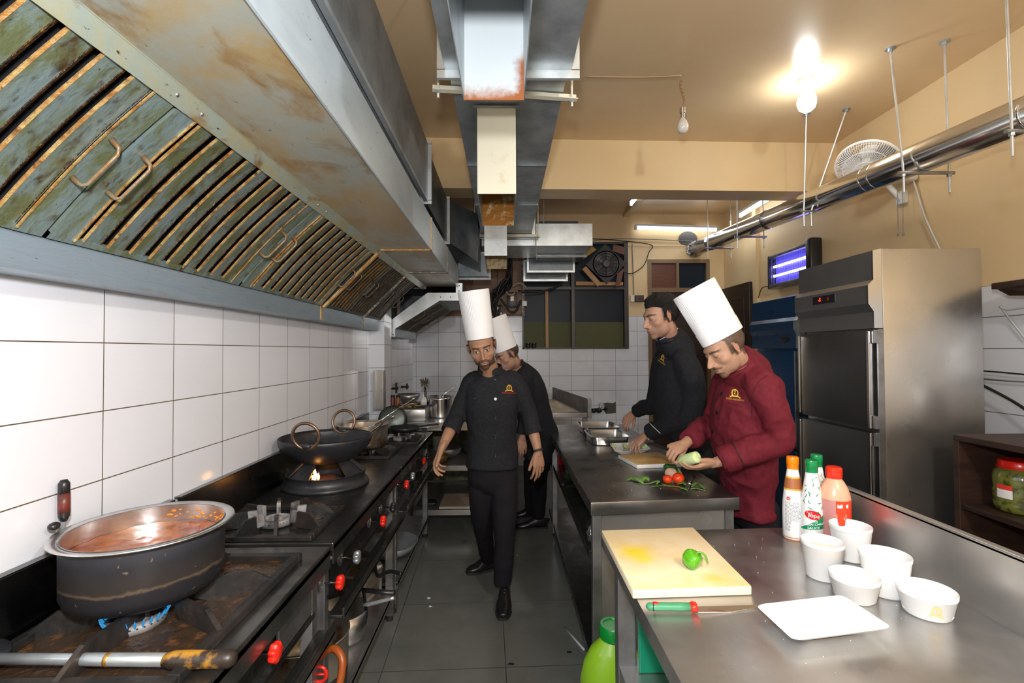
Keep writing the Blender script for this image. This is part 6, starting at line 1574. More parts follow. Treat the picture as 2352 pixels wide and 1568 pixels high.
m = MB(); m.tube(spline([c + V((-.104, -.02, .15)), c + V((-.13, -.05, .14)), c + V((-.125, -.04, .08)), c + V((-.104, -.02, .07))]), .006, 8); obj('handle', m, steel_lite, t, smooth=True)
wire('spoon', [c + V((.03, 0, .12)), at(1018, 908, Y=4.55), at(1048, 885, Y=4.6)], .004, chrome, 'thin spoon handle sticking out of the stock pot', 'spoon')
q = at(973, 936, Y=4.5); c = V((q.x, 4.5, 1.055)); t = thing('squeeze_bottle', 'small white squeeze bottle on the wire rack of the end table', 'bottle', c)
m = MB(); m.lathe([(0, 0), (.030, 0), (.031, .045), (.028, .055), (.02, .062)], c, 28); obj('body', m, white_p, t, smooth=True)
m = MB(); m.lathe([(.021, .06), (.021, .07), (.008, .075), (.004, .10), (0, .102)], c, 24); obj('nozzle', m, white_p, t, auto=40)
c = V((at(940, 930, Y=4.75).x, 4.72, 1.055)); bowl('steel_bowl', 'dark steel bowl on the wire rack of the end table', c, .115, .085, steel)
for i, (x, mt, lb) in enumerate(((905, M('dark_red_jar', (.12, .02, .015), .4), 'small dark red spice jar at the left of the wire rack'), (917, M('orange_jar', (.3, .10, .01), .4, var=(30, (.03, .01, .01), .5, .55)), 'small black and orange spice jar at the left of the wire rack'))):
    q = at(x, 932, Y=4.5); c = V((q.x, 4.45, 1.055)); t = thing('spice_jar', lb, 'jar', c, 'spice jars on the end table')
    m = MB(); m.lathe([(0, 0), (.022, 0), (.022, .07), (.018, .078)], c, 20); obj('body', m, mt, t, auto=40); m = MB(); m.lathe([(.02, .077), (.02, .098), (0, .099)], c, 20); obj('lid', m, blackp, t, auto=40)
q = at(975, 878, Y=5.12); t = thing('dish_brush', 'brown bristled brush standing upright against the far tiles', 'brush', V((q.x, 5.12, .935)))
m = MB(); m.tube([V((q.x + .01, 5.12, .935)), q], .006, 8); m.tube([V((q.x + .04, 5.14, .936)), q + V((.008, 0, -.04))], .004, 6); obj('handle', m, blackp, t)
m = MB(); cr = random.Random(6)
for i in range(90):
    d = V((cr.gauss(0, 1), cr.gauss(0, 1), cr.gauss(0, 1))).normalized(); m.tube([q, q + d * cr.uniform(.035, .06)], .003, 4)
obj('bristles', m, M('brown_bristle', (.16, .13, .09), .8), t)
for i, (x, y, lb) in enumerate(((905, 892, 'larger dark wall tap above the end table'), (930, 888, 'small dark tap handle on the left wall, right of the larger one'))):
    q = at(x, y, X=-1.2); q.x = -1.245; t = thing('wall_tap', lb, 'tap', q)
    m = MB(); m.cyl(q, q + V((.09, 0, 0)), .013, 10); m.cyl(q + V((.07, 0, -.05 + .02 * i)), q + V((.07, 0, .06 - .02 * i)), .011, 8); m.cyl(q + V((.07, -.035, .06 - .03 * i)), q + V((.07, .035, .06 - .03 * i)), .006, 6); obj('fitting', m, M('tarnished_metal_%d' % i, (.06, .055, .05), .4, .8), t)
bowl('steel_bowl', 'steel bowl on the middle shelf of the end table, behind the hand', V((at(1028, 1052, Y=4.5).x, 4.55, .563)), .13, .09, galv)
bowl('steel_bowl', 'dark bowl half hidden behind the front man on the end table shelf', V((at(1085, 1052, Y=4.6).x, 4.65, .563)), .12, .09, soot)
bowl('wooden_bowl', 'small olive bowl in front of the steel bowl, behind the hand', V((at(1015, 1062, Y=4.32).x, 4.32, .563)), .055, .07, M('olive_bowl', (.22, .15, .04), .4))
bm3 = board_mat('old_board', (.42, .38, .30), (.36, .20, .09), (.5, .46, .38), [(-.42, 4.5, .09, (.30, .12, .03), .8)], 6)
m = MB(); m.box(-.58, -.10, 4.22, 4.62, .184, .205, .004); tag(obj('cutting_board', m, bm3), 'old white cutting board with a brown stain on the lowest shelf of the end table', 'cutting board')
m = MB(); m.box(-.76, -.62, 4.3, 4.42, .183, .215, .01); tag(obj('dark_box', m, blackp), 'flat black box on the lowest shelf of the end table', 'box')

# flour table at the far right behind the men
t = thing('flour_table', 'raised steel flour table with a slanting side guard against the far tiles', 'table', (.3, 5.5, 0))
a_ = at(1356, 948, Y=4.85); b_ = V((.63, 6.35, 0)); zF = a_.z
def par(x0): return x0 - .213 * 0
m = MB(); flat_quad_box(m, ((-.02, 6.35), (b_.x, b_.y), (.0, 4.85), (a_.x, a_.y)), zF - .045, zF, .002); obj('worktop', m, steel, t)
m = MB(); m.hexa([V((a_.x - .012, a_.y, zF - .03)), V((a_.x, a_.y, zF - .03)), V((b_.x - .012, b_.y, zF)), V((b_.x, b_.y, zF)), V((a_.x - .012, a_.y, zF + .135)), V((a_.x, a_.y, zF + .135)), V((b_.x - .012, b_.y, zF + .15)), V((b_.x, b_.y, zF + .15))]); m.box(a_.x - .03, a_.x + .008, a_.y - .02, a_.y + .03, zF - .05, zF + .14, .002); m.hexa([V((-.02, 6.34, zF)), V((b_.x, 6.34, zF)), V((-.02, 6.35, zF)), V((b_.x, 6.35, zF)), V((-.02, 6.34, zF + .15)), V((b_.x, 6.34, zF + .15)), V((-.02, 6.35, zF + .15)), V((b_.x, 6.35, zF + .15))]); obj('guard', m, steel_frame, t)
for x, y in ((a_.x - .07, a_.y + .03), (.01, 4.9), (b_.x - .06, 6.28)):
    m = MB(); m.box(x, x + .045, y, y + .045, 0, zF - .04, .003); obj('leg', m, steel_frame, t)
m = MB(); cr = random.Random(9)
n = 26; rows = []
for i in range(n):
    row = []
    for j in range(n):
        x = .10 + .66 * i / (n - 1); y = 4.95 + 1.25 * j / (n - 1); x2 = x - .12 * (j / (n - 1))
        h_ = max(0, .035 + .05 * noise.noise(V((x * 5, y * 5, 2))) + .03 * noise.noise(V((x * 14, y * 14, 7)))) * min(1, 6 * min(i, n - 1 - i) / n) * min(1, 5 * min(j, n - 1 - j) / n)
        row.append(m.bm.verts.new((x2, y, zF + .001 + h_)))
    rows.append(row)
for a, b in zip(rows, rows[1:]):
    for j in range(n - 1): m.face((a[j], a[j + 1], b[j + 1], b[j]))
tag(obj('flour', m, M('flour_and_dough', (.62, .58, .48), .8, var=(6, (.42, .34, .2), .5, .7)), smooth=True), 'heap of flour and dough scraps on the flour table', 'flour', kind='stuff')
# cement patch with water valve
q = at(1400, 938, Y=YB - .003); m = MB(); P = [(1388, 926), (1394, 924), (1408, 926), (1414, 922), (1415, 948), (1405, 949), (1392, 950), (1388, 944), (1386, 935)]; m.poly([at(x, y, Y=YB - .004) for x, y in P], .006, (0, 1, 0)); tag(obj('wall_patch', m, M('dark_cement', (.09, .09, .075), .85, bump=(30, .8))), 'broken grey cement patch in the far tiles behind the tap', 'patch')
t = thing('water_valve', 'tarnished water valve and pipe sticking out of the far tiles', 'valve', q)
m = MB(); m.cyl(at(1358, 941, Y=6.46), at(1392, 938, Y=6.46), .018, 10); m.cyl(at(1392, 938, Y=6.46), at(1392, 938, Y=6.55), .02, 10); m.ell(at(1376, 942, Y=6.44), .04, .035, .035); m.ell(at(1364, 943, Y=6.46), .035, .03, .03); obj('body', m, M('black_valve', (.03, .03, .03), .4, .5), t, smooth=True)
m = MB(); cc = at(1382, 931, Y=6.43); m.tube([cc + V((.035 * math.cos(a), 0, .045 * math.sin(a))) for a in [i / 20 * 6.283 for i in range(20)]], .006, 6, closed=True); m.cyl(cc, at(1382, 940, Y=6.46), .008, 6); obj('hand_wheel', m, chrome, t, smooth=True)
# ================================================================ people
def smin(a, b, k):
    h = np.clip(.5 + .5 * (b - a) / k, 0, 1)
    return b * (1 - h) + a * h - k * h * (1 - h)
def smax(a, b, k): return -smin(-a, -b, k)
def sE(P, c, r):
    r = np.array(r); q = (P - np.array(c)) / r; k0 = np.linalg.norm(q, axis=1) + 1e-9; k1 = np.linalg.norm(q / r, axis=1) + 1e-9
    return k0 * (k0 - 1) / k1
def sC(P, a, b, r0, r1):
    a = np.array(a); b = np.array(b); ab = b - a
    t = np.clip(((P - a) @ ab) / (ab @ ab), 0, 1)[:, None]
    return np.linalg.norm(P - a - t * ab, axis=1) - (r0 + (r1 - r0) * t[:, 0])
def head_sdf(P, o):
    jw, nl = o.get('jaw', 1.0), o.get('nose', 1.0)
    Q = P.copy(); Q[:, 0] = np.abs(Q[:, 0])
    d = sE(Q, (0, -.016, .034), (.0745, .096, .083))
    d = smin(d, sE(Q, (0, .022, -.020), (.061, .066, .080)), .02)
    d = smin(d, sE(Q, (0, .030, -.068), (.050 * jw, .050, .040)), .02)
    d = smin(d, sE(Q, (.035, .012, -.062), (.018 * jw, .035, .026)), .02)
    d = smin(d, sE(Q, (0, .070, -.098), (.020, .018, .015)), .018)
    d = smin(d, sE(Q, (.043, .052, -.024), (.021, .024, .020)), .018)
    d = smin(d, sE(Q, (0, .070, .030), (.050, .022, .018)), .016)
    d = smax(d, -sE(Q, (.031, .103, .004), (.019, .024, .0145)), .012)
    d = smin(d, sE(Q, (.031, .0715, .004), (.0145, .0145, .0125)), .004)
    d = smin(d, sE(Q, (.031, .0745, .0125), (.0165, .0125, .0045)), .004)
    d = smin(d, sC(Q, (0, .083, .016), (0, .083 + .030 * nl, -.031), .0075, .0105), .010)
    d = smin(d, sE(Q, (.0115, .098, -.036), (.0075, .011, .0075)), .006)
    d = smin(d, sE(Q, (0, .070, -.060), (.030, .028, .026)), .016)
    d = smin(d, sE(Q, (0, .0935, -.0605), (.0225, .0095, .0055)), .005)
    d = smin(d, sE(Q, (0, .0925, -.0705), (.0195, .0095, .0065)), .005)
    d = smax(d, -sE(Q, (0, .106, -.0655), (.021, .010, .0014)), .003)
    return d
def head_r(D, o, c=np.array((0, .0, -.012))):
    ts = np.linspace(.03, .17, 71); best = np.full(len(D), .05)
    prev = None
    vals = np.stack([head_sdf(c + D * t, o) for t in ts])
    ins = vals < 0
    for i in range(len(D)):
        k = np.nonzero(ins[:, i])[0]
        if len(k) and k[-1] < 70:
            a = k[-1]; f = vals[a, i] / (vals[a, i] - vals[a + 1, i]); best[i] = ts[a] + f * .002
    return best
def sph_dirs(nu, nv):
    out = []
    for j in range(nv + 1):
        th = math.pi * j / nv
        for i in range(nu):
            a = 2 * math.pi * i / nu; out.append((math.sin(th) * math.cos(a), math.sin(th) * math.sin(a), math.cos(th)))
    return np.array(out)
NU, NV = 120, 100
DIRS = sph_dirs(NU, NV)
HC = np.array((0, .0, -.012))
def add_head(mb, Mh, o):
    r = head_r(DIRS, o)
    P = HC + DIRS * r[:, None]
    vs = [mb.bm.verts.new(Mh @ V(p)) for p in P]
    for j in range(NV):
        for i in range(NU):
            a, b = j * NU + i, j * NU + (i + 1) % NU
            if j == 0: mb.face((vs[i + NU], vs[(i + 1) % NU + NU], vs[0])) if i else None
            mb.face((vs[a], vs[a + NU], vs[b + NU], vs[b]))
    for s in (-1, 1):
        E = Mh @ Matrix.Translation((s * .0725, -.006, -.002)) @ Matrix.Rotation(R(-14 * s), 4, 'Z') @ Matrix.Rotation(R(-12), 4, 'X')
        m2 = MB(); m2.ell((0, -.004, .002), .0050, .0145, .0245, n=20, m=12); m2.xf(E); merge(mb, m2)
        m2 = MB(); m2.tube([E @ V((s * (.006 + .004 * math.sin(a)), -.003 + .0150 * math.cos(a), .003 + .0255 * math.sin(a))) for a in [R(-75 + 250 * i / 16) for i in range(17)]], .0042, 8); m2.ell(E @ V((s * .003, .004, -.022)), .0055, .008, .010, n=14, m=10); merge(mb, m2)
    return r
def remesh(mb, vox, smooth=2, fac=.5):
    me = bpy.data.meshes.new('tmp'); bmesh.ops.recalc_face_normals(mb.bm, faces=mb.bm.faces); mb.bm.to_mesh(me); mb.bm.free()
    o = bpy.data.objects.new('tmp', me); COL.objects.link(o)
    r = o.modifiers.new('r', 'REMESH'); r.mode = 'VOXEL'; r.voxel_size = vox
    if smooth: s = o.modifiers.new('s', 'SMOOTH'); s.factor = fac; s.iterations = smooth
    dg = bpy.context.evaluated_depsgraph_get(); dg.update()
    m2 = bpy.data.meshes.new_from_object(o.evaluated_get(dg)); bpy.data.objects.remove(o); bpy.data.meshes.remove(me)
    bm = bmesh.new(); bm.from_mesh(m2); bpy.data.meshes.remove(m2)
    return bm
def loft(mb, st, n=28, k=4, sup=None):
    """st: list of (centre, side vector, half width, half depth); smooth sections capped at both ends"""
    C = [V(s[0]) for s in st]; S = [V(s[1]) for s in st]; A = [s[2] for s in st]; B = [s[3] for s in st]
    def cr(L, i, t):
        a, b, c, d = L[max(i - 1, 0)], L[i], L[min(i + 1, len(L) - 1)], L[min(i + 2, len(L) - 1)]
        return 0.5 * ((2 * b) + (c - a) * t + (2 * a - 5 * b + 4 * c - d) * t * t + (3 * b - a - 3 * c + d) * t ** 3)
    seq = [(i, j / k) for i in range(len(st) - 1) for j in range(k)] + [(len(st) - 2, 1.0)]
    cs = [cr(C, i, t) for i, t in seq]; rg = []
    for q, (i, t) in enumerate(seq):
        tg = (cs[min(q + 1, len(cs) - 1)] - cs[max(q - 1, 0)]).normalized()
        s = cr(S, i, t); s = (s - tg * s.dot(tg)).normalized(); f = tg.cross(s)
        rg.append(mb.ring(cs[q], s, f, max(.003, cr(A, i, t)), n, max(.003, cr(B, i, t)), sup=sup))
    for a, b in zip(rg, rg[1:]): mb.bridge(a, b)
    mb.face(list(reversed(rg[0]))); mb.face(rg[-1])
def limb(mb, pts, rad, side=V((1, 0, 0)), n=20, k=5, flat=1.0):
    loft(mb, [(p, side, r, r * flat) for p, r in zip(pts, rad)], n, k)
FL = {'i': (.026, .090, (.040, .025, .020), 7), 'm': (.0088, .094, (.044, .028, .021), 1), 'r': (-.0088, .089, (.041, .026, .020), -5), 'p': (-.0255, .080, (.032, .020, .018), -12)}
def hand(mb, w, d, n, right, curls, thumb, sc=1.0, spread=1.0):
    """w wrist, d direction to the knuckles, n back-of-hand normal; curls per finger (3 angles); thumb=(out, fwd, down, bend)"""
    w = V(w); d = V(d).normalized(); n = V(n); n = (n - d * n.dot(d)).normalized()
    t = n.cross(d) if right else d.cross(n)      # thumb side
    st = [(-.040, .012, .010), (-.015, .023, .0185), (0, .0262, .0198), (.02, .029, .0185), (.045, .036, .0165), (.07, .0405, .0148), (.088, .040, .0125), (.096, .033, .009)]
    rg = [mb.ring(w + d * (a * sc) - n * (.002 * sc), t, n, b * sc, 24, c * sc, sup=.85) for a, b, c in st]
    for a, b in zip(rg, rg[1:]): mb.bridge(a, b)
    mb.face(rg[0]); mb.face(rg[-1])
    tips = {}
    for k, cu in zip('imrp', curls):
        off, base, seg, sp = FL[k]
        p = w + d * ((base - .010) * sc) + t * (off * sc); dr = (d * math.cos(R(sp * spread)) + t * math.sin(R(sp * spread))).normalized()
        ax = t; ang = 0; P = [p.copy()]; q = p.copy(); rr = (.0096, .0088, .0080, .0062)
        q = q + dr * .012 * sc; P.append(q.copy()); dd_ = dr.copy()
        for s_, c_ in zip(seg, cu):
            # rotate towards the palm (-n)
            pn = -n
            axis = dd_.cross(pn) if abs(dd_.dot(pn)) < .999 else t
            axis = (t * (-1 if True else 1)) if axis.length < 1e-3 else axis.normalized()
            ax0 = dr.cross(pn).normalized()
            dd_ = Matrix.Rotation(R(c_), 3, ax0) @ dd_
            q = q + dd_ * s_ * sc; P.append(q.copy())
        R_ = [.0098, .0096, .0088, .0079, .0064] if k != 'p' else [.0086, .0083, .0076, .0069, .0057]
        # dense tube with rounded tip
        pts = []; rad = []
        for i in range(len(P) - 1):
            for j in range(5):
                u = j / 5; pts.append(P[i].lerp(P[i + 1], u)); rad.append((R_[i] + (R_[i + 1] - R_[i]) * u) * (1 - .05 * math.sin(math.pi * u)) * sc)
        pts.append(P[-1]); rad.append(R_[-1] * sc)
        ld = (P[-1] - P[-2]).normalized()
        for a_, b_ in ((.003, .85), (.0052, .5), (.006, .12)): pts.append(P[-1] + ld * a_ * sc); rad.append(R_[-1] * b_ * sc)
        # smooth bends
        for _ in range(2): pts = [pts[0]] + [(pts[i - 1] + pts[i] * 2 + pts[i + 1]) / 4 for i in range(1, len(pts) - 1)] + [pts[-1]]
        mb.tube(pts, 0, 12, radii=rad); tips[k] = P[-1] + ld * .004
    o_, f_, dn, bd = thumb
    p = w + d * .022 * sc + t * .016 * sc - n * .004
    d0_ = (t * o_ + d * f_ - n * dn).normalized(); ax = d0_.cross(d).normalized() if d0_.cross(d).length > .05 else n
    d1_ = Matrix.Rotation(R(bd), 3, ax) @ d0_; d2_ = Matrix.Rotation(R(bd * .8), 3, ax) @ d1_
    P = [p, p + d0_ * .042 * sc, p + d0_ * .042 * sc + d1_ * .032 * sc, p + d0_ * .042 * sc + d1_ * .032 * sc + d2_ * .024 * sc]
    pts = []; rad = []; R_ = [.017, .0125, .0105, .0085]
    for i in range(3):
        for j in range(5): pts.append(P[i].lerp(P[i + 1], j / 5)); rad.append((R_[i] + (R_[i + 1] - R_[i]) * j / 5) * sc)
    pts.append(P[-1]); rad.append(.0085 * sc); ld = d2_
    for a_, b_ in ((.003, .85), (.0055, .5), (.0065, .12)): pts.append(P[-1] + ld * a_ * sc); rad.append(.0085 * b_ * sc)
    for _ in range(2): pts = [pts[0]] + [(pts[i - 1] + pts[i] * 2 + pts[i + 1]) / 4 for i in range(1, len(pts) - 1)] + [pts[-1]]
    mb.tube(pts, 0, 12, radii=rad); tips['t'] = P[-1]
    return tips, t, n
def frame_mat(pos, fwd, up, sc=1.0):
    f = V(fwd).normalized(); u = V(up); u = (u - f * u.dot(f)).normalized(); r = f.cross(u)
    return Matrix.Translation(pos) @ Matrix(((r.x, f.x, u.x, 0), (r.y, f.y, u.y, 0), (r.z, f.z, u.z, 0), (0, 0, 0, 1))) @ Matrix.Scale(sc, 4)
skin_mat = bpy.data.materials.new('skin'); _t, _p = nt(skin_mat)
_a = N(_t, 'ShaderNodeVertexColor'); _a.layer_name = 'Col'
_t.links.new(_a.outputs['Color'], _p.inputs['Base Color']); _p.inputs['Roughness'].default_value = .52; _p.inputs['Specular IOR Level'].default_value = .45
_p.inputs['Subsurface Weight'].default_value = .12; _p.inputs['Subsurface Radius'].default_value = (1, .35, .2); _p.inputs['Subsurface Scale'].default_value = .006
_tc = N(_t, 'ShaderNodeTexCoord'); _nb = N(_t, 'ShaderNodeTexNoise'); sock(_nb, Scale=240.0, Detail=3.0); _t.links.new(_tc.outputs['Object'], _nb.inputs['Vector'])
_b = N(_t, 'ShaderNodeBump'); sock(_b, Strength=.12, Distance=.002); _t.links.new(_nb.outputs['Fac'], _b.inputs['Height']); _t.links.new(_b.outputs[0], _p.inputs['Normal'])
def ss(a, b, x): return smoothstep(a, b, x)
def face_paint(P, o, skin):
    """P head-local points (n,3); returns colours: skin, brows, eyes, lips, beard, close-cropped hair"""
    n = len(P); C = np.tile(np.array(skin), (n, 1)); x, y, z = np.abs(P[:, 0]), P[:, 1], P[:, 2]
    nz = np.array([noise.noise(V(p) * 60) for p in P]) ; n2 = np.array([noise.noise(V(p) * 240) for p in P])
    def mixc(m, c):
        nonlocal C
        m = np.clip(m, 0, 1)[:, None]; C = C * (1 - m) + np.array(c) * m
    C *= (1 + .06 * nz)[:, None]
    hr = o.get('hair', (.018, .014, .012))
    # redness of nose, cheeks and ears
    mixc(.22 * np.exp(-(((x - .0) / .016) ** 2 + ((z + .034) / .014) ** 2)) * (y > .08), (.52, .20, .13))
    mixc(.25 * ss(.070, .078, x) * (np.abs(z) < .04) * (y > -.04), (.50, .18, .12))
    # lips
    lip = np.exp(-((x / .0185) ** 4 + ((z + .0668) / .0078) ** 4)) * (y > .078)
    mixc(lip * .6, o.get('lip', (.40, .14, .12)))
    mixc(np.exp(-((x / .020) ** 4 + ((z + .0655) / .0016) ** 2)) * (y > .08) * .8, (.10, .03, .03))
    mixc(np.exp(-(((x - .006) / .0035) ** 2 + ((z + .0425) / .0025) ** 2)) * (y > .085) * .7, (.08, .03, .02))
    # eyes
    ez, ex = .004, .031
    if o.get('eyes', 'open') == 'open':
        sh = ((x - ex) / .0135) ** 2 + ((z - ez + .0012) / .0046) ** 2; e = ss(1.25, .8, sh) * (y > .06)
        mixc(ss(1.9, 1.1, sh) * (y > .06) * .8, (.10, .045, .03)); mixc(e, (.62, .58, .55))
        gx = o.get('gaze', 0.0); xs = P[:, 0]
        for s in (-1, 1):
            ir = np.hypot(xs - s * ex - gx, (z - ez)); mixc(ss(.0062, .0048, ir) * e, (.022, .012, .008))
        mixc(np.exp(-(((x - ex) / .015) ** 4)) * np.exp(-(((z - ez - .0065 + 8 * (x - ex) ** 2 * 1) / .0018) ** 2)) * (y > .06) * .9, (.02, .012, .01))
    else:
        zl = ez - .004 + 12 * (x - ex) ** 2
        mixc(np.exp(-(((x - ex) / .0145) ** 4)) * np.exp(-(((z - zl) / .0019) ** 2)) * (y > .06) * .95, (.02, .012, .01))
    mixc(np.exp(-(((x - ex) / .02) ** 2 + ((z + .010) / .007) ** 2)) * (y > .05) * .22, (.16, .07, .05))
    # brows
    bz = .0225 + .004 * np.exp(-(((x - .036) / .012) ** 2)) - .10 * np.maximum(0, x - .045)
    mixc(ss(.008, .014, x) * ss(.058, .048, x) * np.exp(-(((z - bz) / (.0056 - .03 * np.maximum(0, x - .035))) ** 2)) * (y > .04) * (.92 + .2 * n2), hr)
    # beard
    b = o.get('beard', 0)
    if b:
        st = .8 + .5 * n2
        mo = np.exp(-(((z + .0535 - .0 + .10 * np.maximum(0, x - .008)) / .0060) ** 2)) * ss(.038, .028, x) * 1.25 * (y > .06) * ss(.0, .004, x + .003)
        ch = ss(-.076, -.084, z) * ss(.030 if b != 'full' else .07, .020 if b != 'full' else .06, x) * (y > .02)
        side = ss(.021, .026, x) * ss(.036, .030, x) * ss(-.050, -.058, z) * (y > .05)
        jaw = ss(-.052 - 0 * x, -.066, z + .55 * (.060 - np.clip(x, 0, .06)) - .012) * (y > -.03) * ss(.020, .030, x)
        if b == 'full': m_ = np.maximum.reduce([mo, ch, side, jaw * .95, ss(-.072, -.080, z) * (y > -.01) * (x < .07)])
        else: m_ = np.maximum.reduce([mo * .85, ch * .8, jaw * .22])
        side2 = ss(.058, .063, x) * (y < .035) * (y > -.01) * ss(-.075, -.06, z) * ss(.05, .02, z)
        if b == 'full': m_ = np.maximum(m_, side2 * .6)
        mixc(m_ * (1 - .9 * lip) * np.clip(st, .6, 1), hr)
    else:
        mixc(.16 * ss(-.045, -.06, z) * (y > 0), (.12, .09, .08))
    # cropped hair (painted; the thicker hair is a mesh of its own)
    hl = .062 + .0 * x
    top = z - (.062 - .9 * np.maximum(0, .045 - y) - .6 * np.maximum(0, y - .2))
    hairm = np.maximum(ss(.0, .008, top), ss(.010, -.004, y + .0) * ss(-.045, -.032, z) * (x > .02) * (~((np.abs(z) < .036) & (y > -.030) & (x > .071))))
    hairm = np.maximum(hairm, ss(-.03, -.045, y) * ss(-.066, -.05, z))
    sb = ss(.058, .062, x) * ss(.030, .020, y) * (y > -.01) * ss(-.030, -.018, z) * (x < .0725)
    mixc(np.maximum(hairm, sb) * o.get('hairop', .92) * np.clip(.95 + .25 * n2, .8, 1), hr)
    return np.clip(C, 0, 1)
def wrinkle(bm, amp, f=(9, 9, 4), seed=0.0, zone=None):
    bm.normal_update()
    for v in bm.verts:
        p = v.co; q = V((p.x * f[0] + seed, p.y * f[1], p.z * f[2]))
        a = noise.noise(q) ; b = noise.noise(q * 2.1 + V((3, 1, seed))); r_ = 1 - abs(noise.noise(q * 1.5 + V((7, seed, 2)))) * 3
        k = 1.0 if zone is None else zone(p)
        v.co += v.normal * amp * k * (a * .9 + b * .5 + max(-.3, r_) * .45)
def cloth(name, mb, mat, t, vox=.008, sm=4, amp=.004, f=(9, 9, 5), seed=0, zone=None):
    bm = remesh(mb, vox, sm); wrinkle(bm, amp, f, seed, zone)
    bvh = BVHTree.FromBMesh(bm); m = MB(); m.bm.free(); m.bm = bm
    return obj(name, m, mat, t, smooth=True), bvh
def hitpx(bvh, px, py, off=.0015):
    o = V((0, 0, H)); d = (at(px, py, Y=10) - o).normalized()
    h, n, i, ds = bvh.ray_cast(o, d)
    if h is None: return None, None
    if n.dot(d) > 0: n = -n
    return h + n * off, n
def seam_px(bvh, L, r, mat, t, name='seam', k=8, off=.0005):
    pts = []
    L = [V((a, b, 0)) for a, b in L]
    for q in spline(L, k):
        h, n = hitpx(bvh, q.x, q.y, off)
        if h is not None: pts.append(h)
    m = MB(); m.tube(pts, r, 6); return obj(name, m, mat, t, smooth=True)
def buttons(bvh, L, mat, t, r=.0085):
    for x, y in L:
        h, n = hitpx(bvh, x, y, .001)
        if h is None: continue
        m = MB(); m.lathe([(0, -.002), (r, -.002), (r, .0022), (r * .8, .0032), (r * .55, .002), (0, .002)], h, 20, axis=n); obj('button', m, mat, t, auto=40)
def decal(bvh, px, py, size, txt, t, c1, c2, ux=(1, 0), uy=(0, -1), sc=1.0, shear=0):
    """embroidered emblem and name sewn on the coat; ux, uy pixel directions of the emblem axes per unit"""
    def mp(x, y):
        h, n = hitpx(bvh, px + (x * ux[0] + y * uy[0]) * size, py + (x * ux[1] + y * uy[1]) * size, .0022)
        return h if h is not None else V((0, 0, -1))
    m = MB()
    for poly in emblem2d():
        m.face([m.bm.verts.new(mp(x, y)) for x, y in poly])
    obj('emblem', m, c1, t, fixn=False)
    m = text_bm(txt, .22, lambda a, b: mp(a * 1.05, b - .32)); obj('name_text', m, c2, t, fixn=False)
black_cl = M('black_cotton', (.012, .0125, .016), .85, var=(60, (.017, .018, .022), .4, .6), bump=(900, .15), spec=.25)
black_cl2 = M('black_cotton_trousers', (.010, .0085, .012), .85, bump=(700, .15), spec=.25)
maroon = M('maroon_cotton', (.12, .008, .017), .8, var=(50, (.15, .011, .022), .4, .6), bump=(900, .15), spec=.3)
leather = M('black_leather', (.012, .012, .013), .3, bump=(60, .15), coat=.3)
hatm = M('white_paper_hat', (.86, .86, .88), .7)
gold_t = M('gold_thread', (.72, .42, .04), .5, bump=(500, .5)); red_t = M('red_thread', (.5, .01, .01), .6); yel_t = M('yellow_thread', (.85, .62, .08), .5)
pipe_w = M('white_piping', (.75, .75, .72), .6); btn_d = M('dark_button', (.008, .012, .016), .3)
def chef_hat(t, c, ax, fw, r0=(.078, .098), r1=(.088, .108), h=.265):
    u_ = V(ax).normalized(); f_ = V(fw) - u_ * V(fw).dot(u_); M4 = frame_mat(c, f_, u_)
    m = MB(); n = 180; rg = []
    def ringz(z, k, pl):
        out = []
        for i in range(n):
            a = 2 * math.pi * i / n; rr = 1 + (.010 * (1 if i % 3 == 0 else (-1 if i % 3 == 1 else 0))) * pl
            rx = r0[0] + (r1[0] - r0[0]) * k; ry = r0[1] + (r1[1] - r0[1]) * k
            out.append(m.bm.verts.new(M4 @ V((rx * rr * math.cos(a), ry * rr * math.sin(a), z))))
        return out
    for z, k, pl in ((.055, .18, 0), (.060, .2, .6), (.10, .38, 1), (.18, .68, 1), (h - .006, .99, 1), (h, 1.0, .3)): rg.append(ringz(z, k, pl))
    for a, b in zip(rg, rg[1:]): m.bridge(a, b)
    inner = [m.bm.verts.new(v.co + (M4 @ V((0, 0, h - .02)) - v.co) * .06) for v in rg[-1]]
    m.bridge(rg[-1], inner); m.face(inner)
    hat = obj('chef_hat', m, hatm, t, auto=50)
    m = MB(); rg = []
    for z, k, e in ((0.0, 0, -.001), (0.0, 0, .0015), (.062, .21, .0025), (.062, .21, -.001)):
        rg.append([m.bm.verts.new(M4 @ V(((r0[0] + (r1[0] - r0[0]) * k + e) * math.cos(2 * math.pi * i / 72), (r0[1] + (r1[1] - r0[1]) * k + e) * math.sin(2 * math.pi * i / 72), z))) for i in range(72)])
    for a, b in zip(rg, rg[1:]): m.bridge(a, b)
    m.bridge(rg[-1], rg[0]); obj('band', m, hatm, hat, smooth=False)
    return hat
